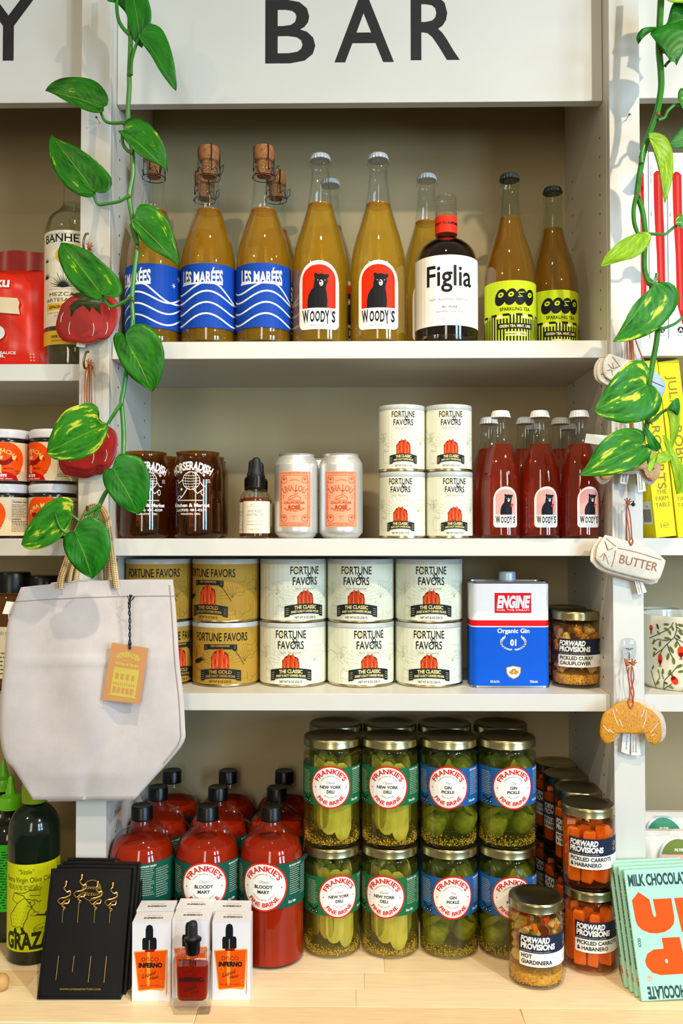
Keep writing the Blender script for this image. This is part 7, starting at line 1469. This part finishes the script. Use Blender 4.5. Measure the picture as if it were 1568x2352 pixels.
LV = [([(300, -40), (330, -20), (346, 20), (345, 60), (326, 110), (305, 90), (292, 40), (285, 0)], 4, 'leaf_plain', -0.005), ([(290, -45), (262, -30), (245, 0), (268, 8), (285, 25), (296, 42), (300, 10)], 5, 'leaf_plain', 0.004),
      ([(323, 76), (333, 58), (345, 54), (370, 65), (388, 100), (400, 145), (406, 195), (404, 209), (390, 195), (365, 160), (348, 130), (325, 98), (317, 80)], 7, 'leaf_plain', -0.012),
      ([(238, 246), (246, 243), (249, 225), (235, 200), (212, 183), (178, 177), (140, 180), (114, 194), (104, 208), (125, 217), (160, 237), (200, 255), (228, 260), (238, 256)], 8, 'leaf_green', -0.004),
      ([(286, 302), (283, 290), (290, 276), (306, 270), (330, 276), (352, 295), (370, 320), (382, 355), (385, 394), (368, 382), (340, 368), (312, 350), (290, 325), (274, 305), (271, 298)], 8, 'leaf_green', -0.012),
      ([(216, 440), (238, 444), (254, 432), (257, 412), (240, 388), (210, 360), (170, 335), (130, 318), (118, 310), (112, 330), (115, 365), (130, 400), (155, 432), (185, 450), (210, 454), (216, 448)], 8, 'leaf_green', -0.002),
      ([(304, 501), (311, 490), (316, 474), (330, 468), (355, 475), (380, 498), (395, 530), (405, 570), (412, 612), (392, 598), (360, 580), (338, 566), (320, 545), (306, 522), (301, 508)], 8, 'leaf_green', -0.012),
      ([(234, 677), (262, 684), (278, 678), (281, 660), (268, 634), (240, 606), (205, 578), (165, 560), (140, 557), (133, 580), (138, 605), (155, 640), (180, 668), (205, 684), (228, 690), (236, 686)], 8, 'leaf_green', -0.006),
      ([(289, 779), (288, 765), (300, 750), (320, 743), (345, 750), (366, 775), (377, 810), (375, 850), (365, 880), (349, 900), (330, 888), (300, 866), (278, 835), (264, 800), (260, 775), (270, 762), (282, 766)], 9, 'leaf_green', -0.010),
      ([(248, 973), (228, 966), (228, 945), (222, 932), (205, 925), (180, 930), (150, 943), (128, 972), (112, 1010), (107, 1040), (120, 1053), (150, 1059), (180, 1056), (215, 1042), (238, 1015), (249, 985)], 9, 'leaf_vary', -0.016),
      ([(259, 1076), (262, 1060), (270, 1045), (284, 1041), (297, 1046), (303, 1044), (325, 1054), (340, 1080), (345, 1110), (340, 1145), (330, 1172), (318, 1181), (290, 1172), (262, 1150), (242, 1120), (235, 1095), (240, 1080), (250, 1076)], 11, 'leaf_plain', -0.016),
      ([(165, 1184), (168, 1165), (167, 1150), (155, 1142), (130, 1143), (105, 1158), (80, 1185), (58, 1220), (49, 1250), (60, 1260), (85, 1262), (115, 1252), (140, 1235), (156, 1215), (163, 1198)], 8, 'leaf_vary', -0.020),
      ([(172, 1222), (178, 1205), (195, 1190), (215, 1187), (235, 1197), (248, 1220), (254, 1250), (250, 1280), (235, 1308), (212, 1329), (190, 1318), (165, 1296), (148, 1265), (145, 1238), (155, 1223), (165, 1220)], 9, 'leaf_plain', -0.024)]
for o, tp, m, dy in LV: leaf(vl, o, tp, YV + dy - 0.003, m)
stalk(vl, [(155, 1226), (142, 1216), (133, 1200), (127, 1178)], [YV - 0.026] * 4, 0.0028, 0.0004, 'leaf_bud')

vr = thing('pothos_vine', 'trailing pothos vine with yellow-splashed leaves hanging down the right post', 'plant')
YW = -0.080
stalk(vr, [(1522, -90), (1518, -10), (1515, 50), (1513, 110), (1517, 160), (1518, 200), (1512, 240), (1508, 258), (1497, 290), (1486, 320), (1478, 350), (1473, 375), (1467, 410), (1462, 447)], YW, 0.0052, 0.0042, 'stem')
stalk(vr, [(1462, 447), (1469, 465), (1476, 490), (1480, 520), (1482, 540)], YW, 0.0042, 0.0040, 'stem'); stalk(vr, [(1481, 560), (1479, 590), (1480, 620), (1486, 640), (1494, 650), (1504, 690), (1510, 740), (1508, 780), (1501, 820), (1494, 860), (1490, 885), (1489, 930), (1487, 965), (1483, 985), (1479, 1000)], YW + 0.003, 0.0042, 0.0040, 'stem')
for px, r_ in (([(1511, 275), (1525, 270), (1533, 255), (1548, 242), (1560, 240)], 0.0026), ([(1527, 152), (1532, 145), (1540, 138)], 0.0024), ([(1472, 375), (1474, 350), (1481, 328), (1492, 312)], 0.0034), ([(1461, 450), (1455, 480), (1456, 510), (1462, 530), (1466, 538)], 0.0034), ([(1490, 537), (1510, 538), (1527, 538), (1540, 528), (1552, 518)], 0.0024), ([(1480, 625), (1486, 645), (1497, 650), (1506, 640), (1508, 628)], 0.0030),
               ([(1515, 757), (1535, 750), (1555, 740), (1580, 715)], 0.0024), ([(1492, 970), (1505, 962), (1518, 948), (1533, 940)], 0.0026), ([(1487, 1020), (1488, 1050), (1492, 1068), (1500, 1078)], 0.0030)):
    stalk(vr, px, YW - 0.005, r_, r_ * 0.85)
for px, py in ((1517, 118), (1510, 262), (1473, 360), (1463, 448), (1482, 540), (1490, 652), (1490, 968)):
    b = MB(); c = P(px, py, YW - 0.003); b.blob(c, (0.0042, 0.0038, 0.0034), 'stem_brown', 9, 6); b.tube([c, c + Vector((0.004, -0.003, -0.005))], 0.0009, 'stem_brown', 5); b.build('node', vr)
RV = [([(1525, -5), (1545, -40), (1590, -50), (1620, -20), (1600, 10), (1568, 7), (1540, 5)], 3, 'leaf_lime', -0.010), ([(1620, 30), (1600, 0), (1570, -5), (1545, 8), (1532, 50), (1528, 58), (1545, 62), (1580, 65)], 5, 'leaf_plain', 0.004),
      ([(1538, 141), (1524, 112), (1510, 96), (1490, 73), (1510, 64), (1533, 55), (1568, 56), (1590, 75), (1580, 105), (1565, 125), (1553, 150), (1548, 142)], 10, 'leaf_plain', -0.014), ([(1490, 73), (1505, 66), (1509, 63), (1490, 62), (1474, 66), (1463, 80), (1461, 92), (1466, 101), (1468, 88), (1478, 78)], 7, 'leaf_plain', -0.016),
      ([(1562, 240), (1556, 222), (1560, 205), (1570, 203), (1590, 215), (1600, 245), (1590, 262), (1572, 255)], 5, 'leaf_vary', -0.008), ([(1536, 329), (1548, 314), (1568, 288), (1590, 278), (1605, 300), (1595, 325), (1568, 338), (1550, 340)], 4, 'leaf_plain', 0.0),
      ([(1490, 316), (1488, 308), (1493, 305), (1510, 305), (1530, 316), (1543, 343), (1546, 375), (1543, 415), (1532, 452), (1526, 467), (1528, 440), (1533, 405), (1528, 365), (1518, 335), (1503, 322)], 9, 'leaf_lime', -0.010),
      ([(1466, 536), (1450, 540), (1425, 553), (1400, 575), (1386, 595), (1378, 614), (1398, 608), (1425, 600), (1455, 592), (1480, 575), (1494, 553), (1494, 538), (1484, 533), (1474, 533)], 5, 'leaf_lime', -0.016),
      ([(1506, 648), (1494, 662), (1468, 685), (1446, 712), (1430, 745), (1416, 770), (1407, 785), (1430, 785), (1460, 780), (1490, 768), (1515, 752), (1545, 718), (1558, 690), (1557, 670), (1545, 652), (1525, 647)], 6, 'leaf_vary', -0.018),
      ([(1552, 516), (1550, 505), (1556, 495), (1575, 492), (1590, 510), (1585, 540), (1570, 532), (1562, 520)], 5, 'leaf_vary', -0.010),
      ([(1484, 883), (1491, 865), (1491, 848), (1480, 831), (1462, 827), (1440, 834), (1412, 862), (1388, 895), (1372, 925), (1364, 943), (1380, 957), (1410, 968), (1442, 973), (1475, 967), (1505, 953), (1518, 930), (1518, 910), (1507, 891), (1495, 884)], 9, 'leaf_vary', -0.020),
      ([(1473, 1022), (1481, 1010), (1482, 1000), (1470, 987), (1448, 983), (1420, 987), (1390, 1005), (1365, 1035), (1346, 1070), (1328, 1092), (1365, 1094), (1405, 1091), (1450, 1080), (1480, 1062), (1497, 1038), (1493, 1027), (1483, 1023)], 9, 'leaf_vary', -0.026),
      ([(1475, 969), (1480, 985), (1486, 1015), (1494, 1033), (1508, 1037), (1518, 1027), (1512, 1015), (1500, 1000), (1484, 980)], 4, 'leaf_plain', -0.034),
      ([(1531, 939), (1545, 920), (1556, 915), (1561, 928), (1562, 950), (1558, 990), (1548, 1020), (1540, 1036), (1536, 1020), (1548, 990), (1553, 965), (1548, 945)], 7, 'leaf_lime', -0.012), ([(1536, 940), (1548, 918), (1558, 915), (1561, 930), (1558, 955), (1552, 940), (1544, 932)], 4, 'leaf_plain', -0.018),
      ([(1521, 999), (1532, 1004), (1540, 1022), (1552, 1045), (1570, 1075), (1576, 1110), (1570, 1128), (1553, 1135), (1560, 1110), (1558, 1080), (1545, 1050), (1530, 1032)], 7, 'leaf_lime', -0.022),
      ([(1505, 1063), (1510, 1048), (1522, 1035), (1535, 1038), (1546, 1050), (1535, 1060), (1518, 1064)], 4, 'leaf_lime', -0.030), ([(1486, 1080), (1490, 1060), (1503, 1040), (1510, 1043), (1503, 1068), (1494, 1082)], 3, 'leaf_lime', -0.032)]
for o, tp, m, dy in RV: leaf(vr, o, tp, YW + dy - 0.003, m, cup=0.006, droop=0.010, fold=0.004)
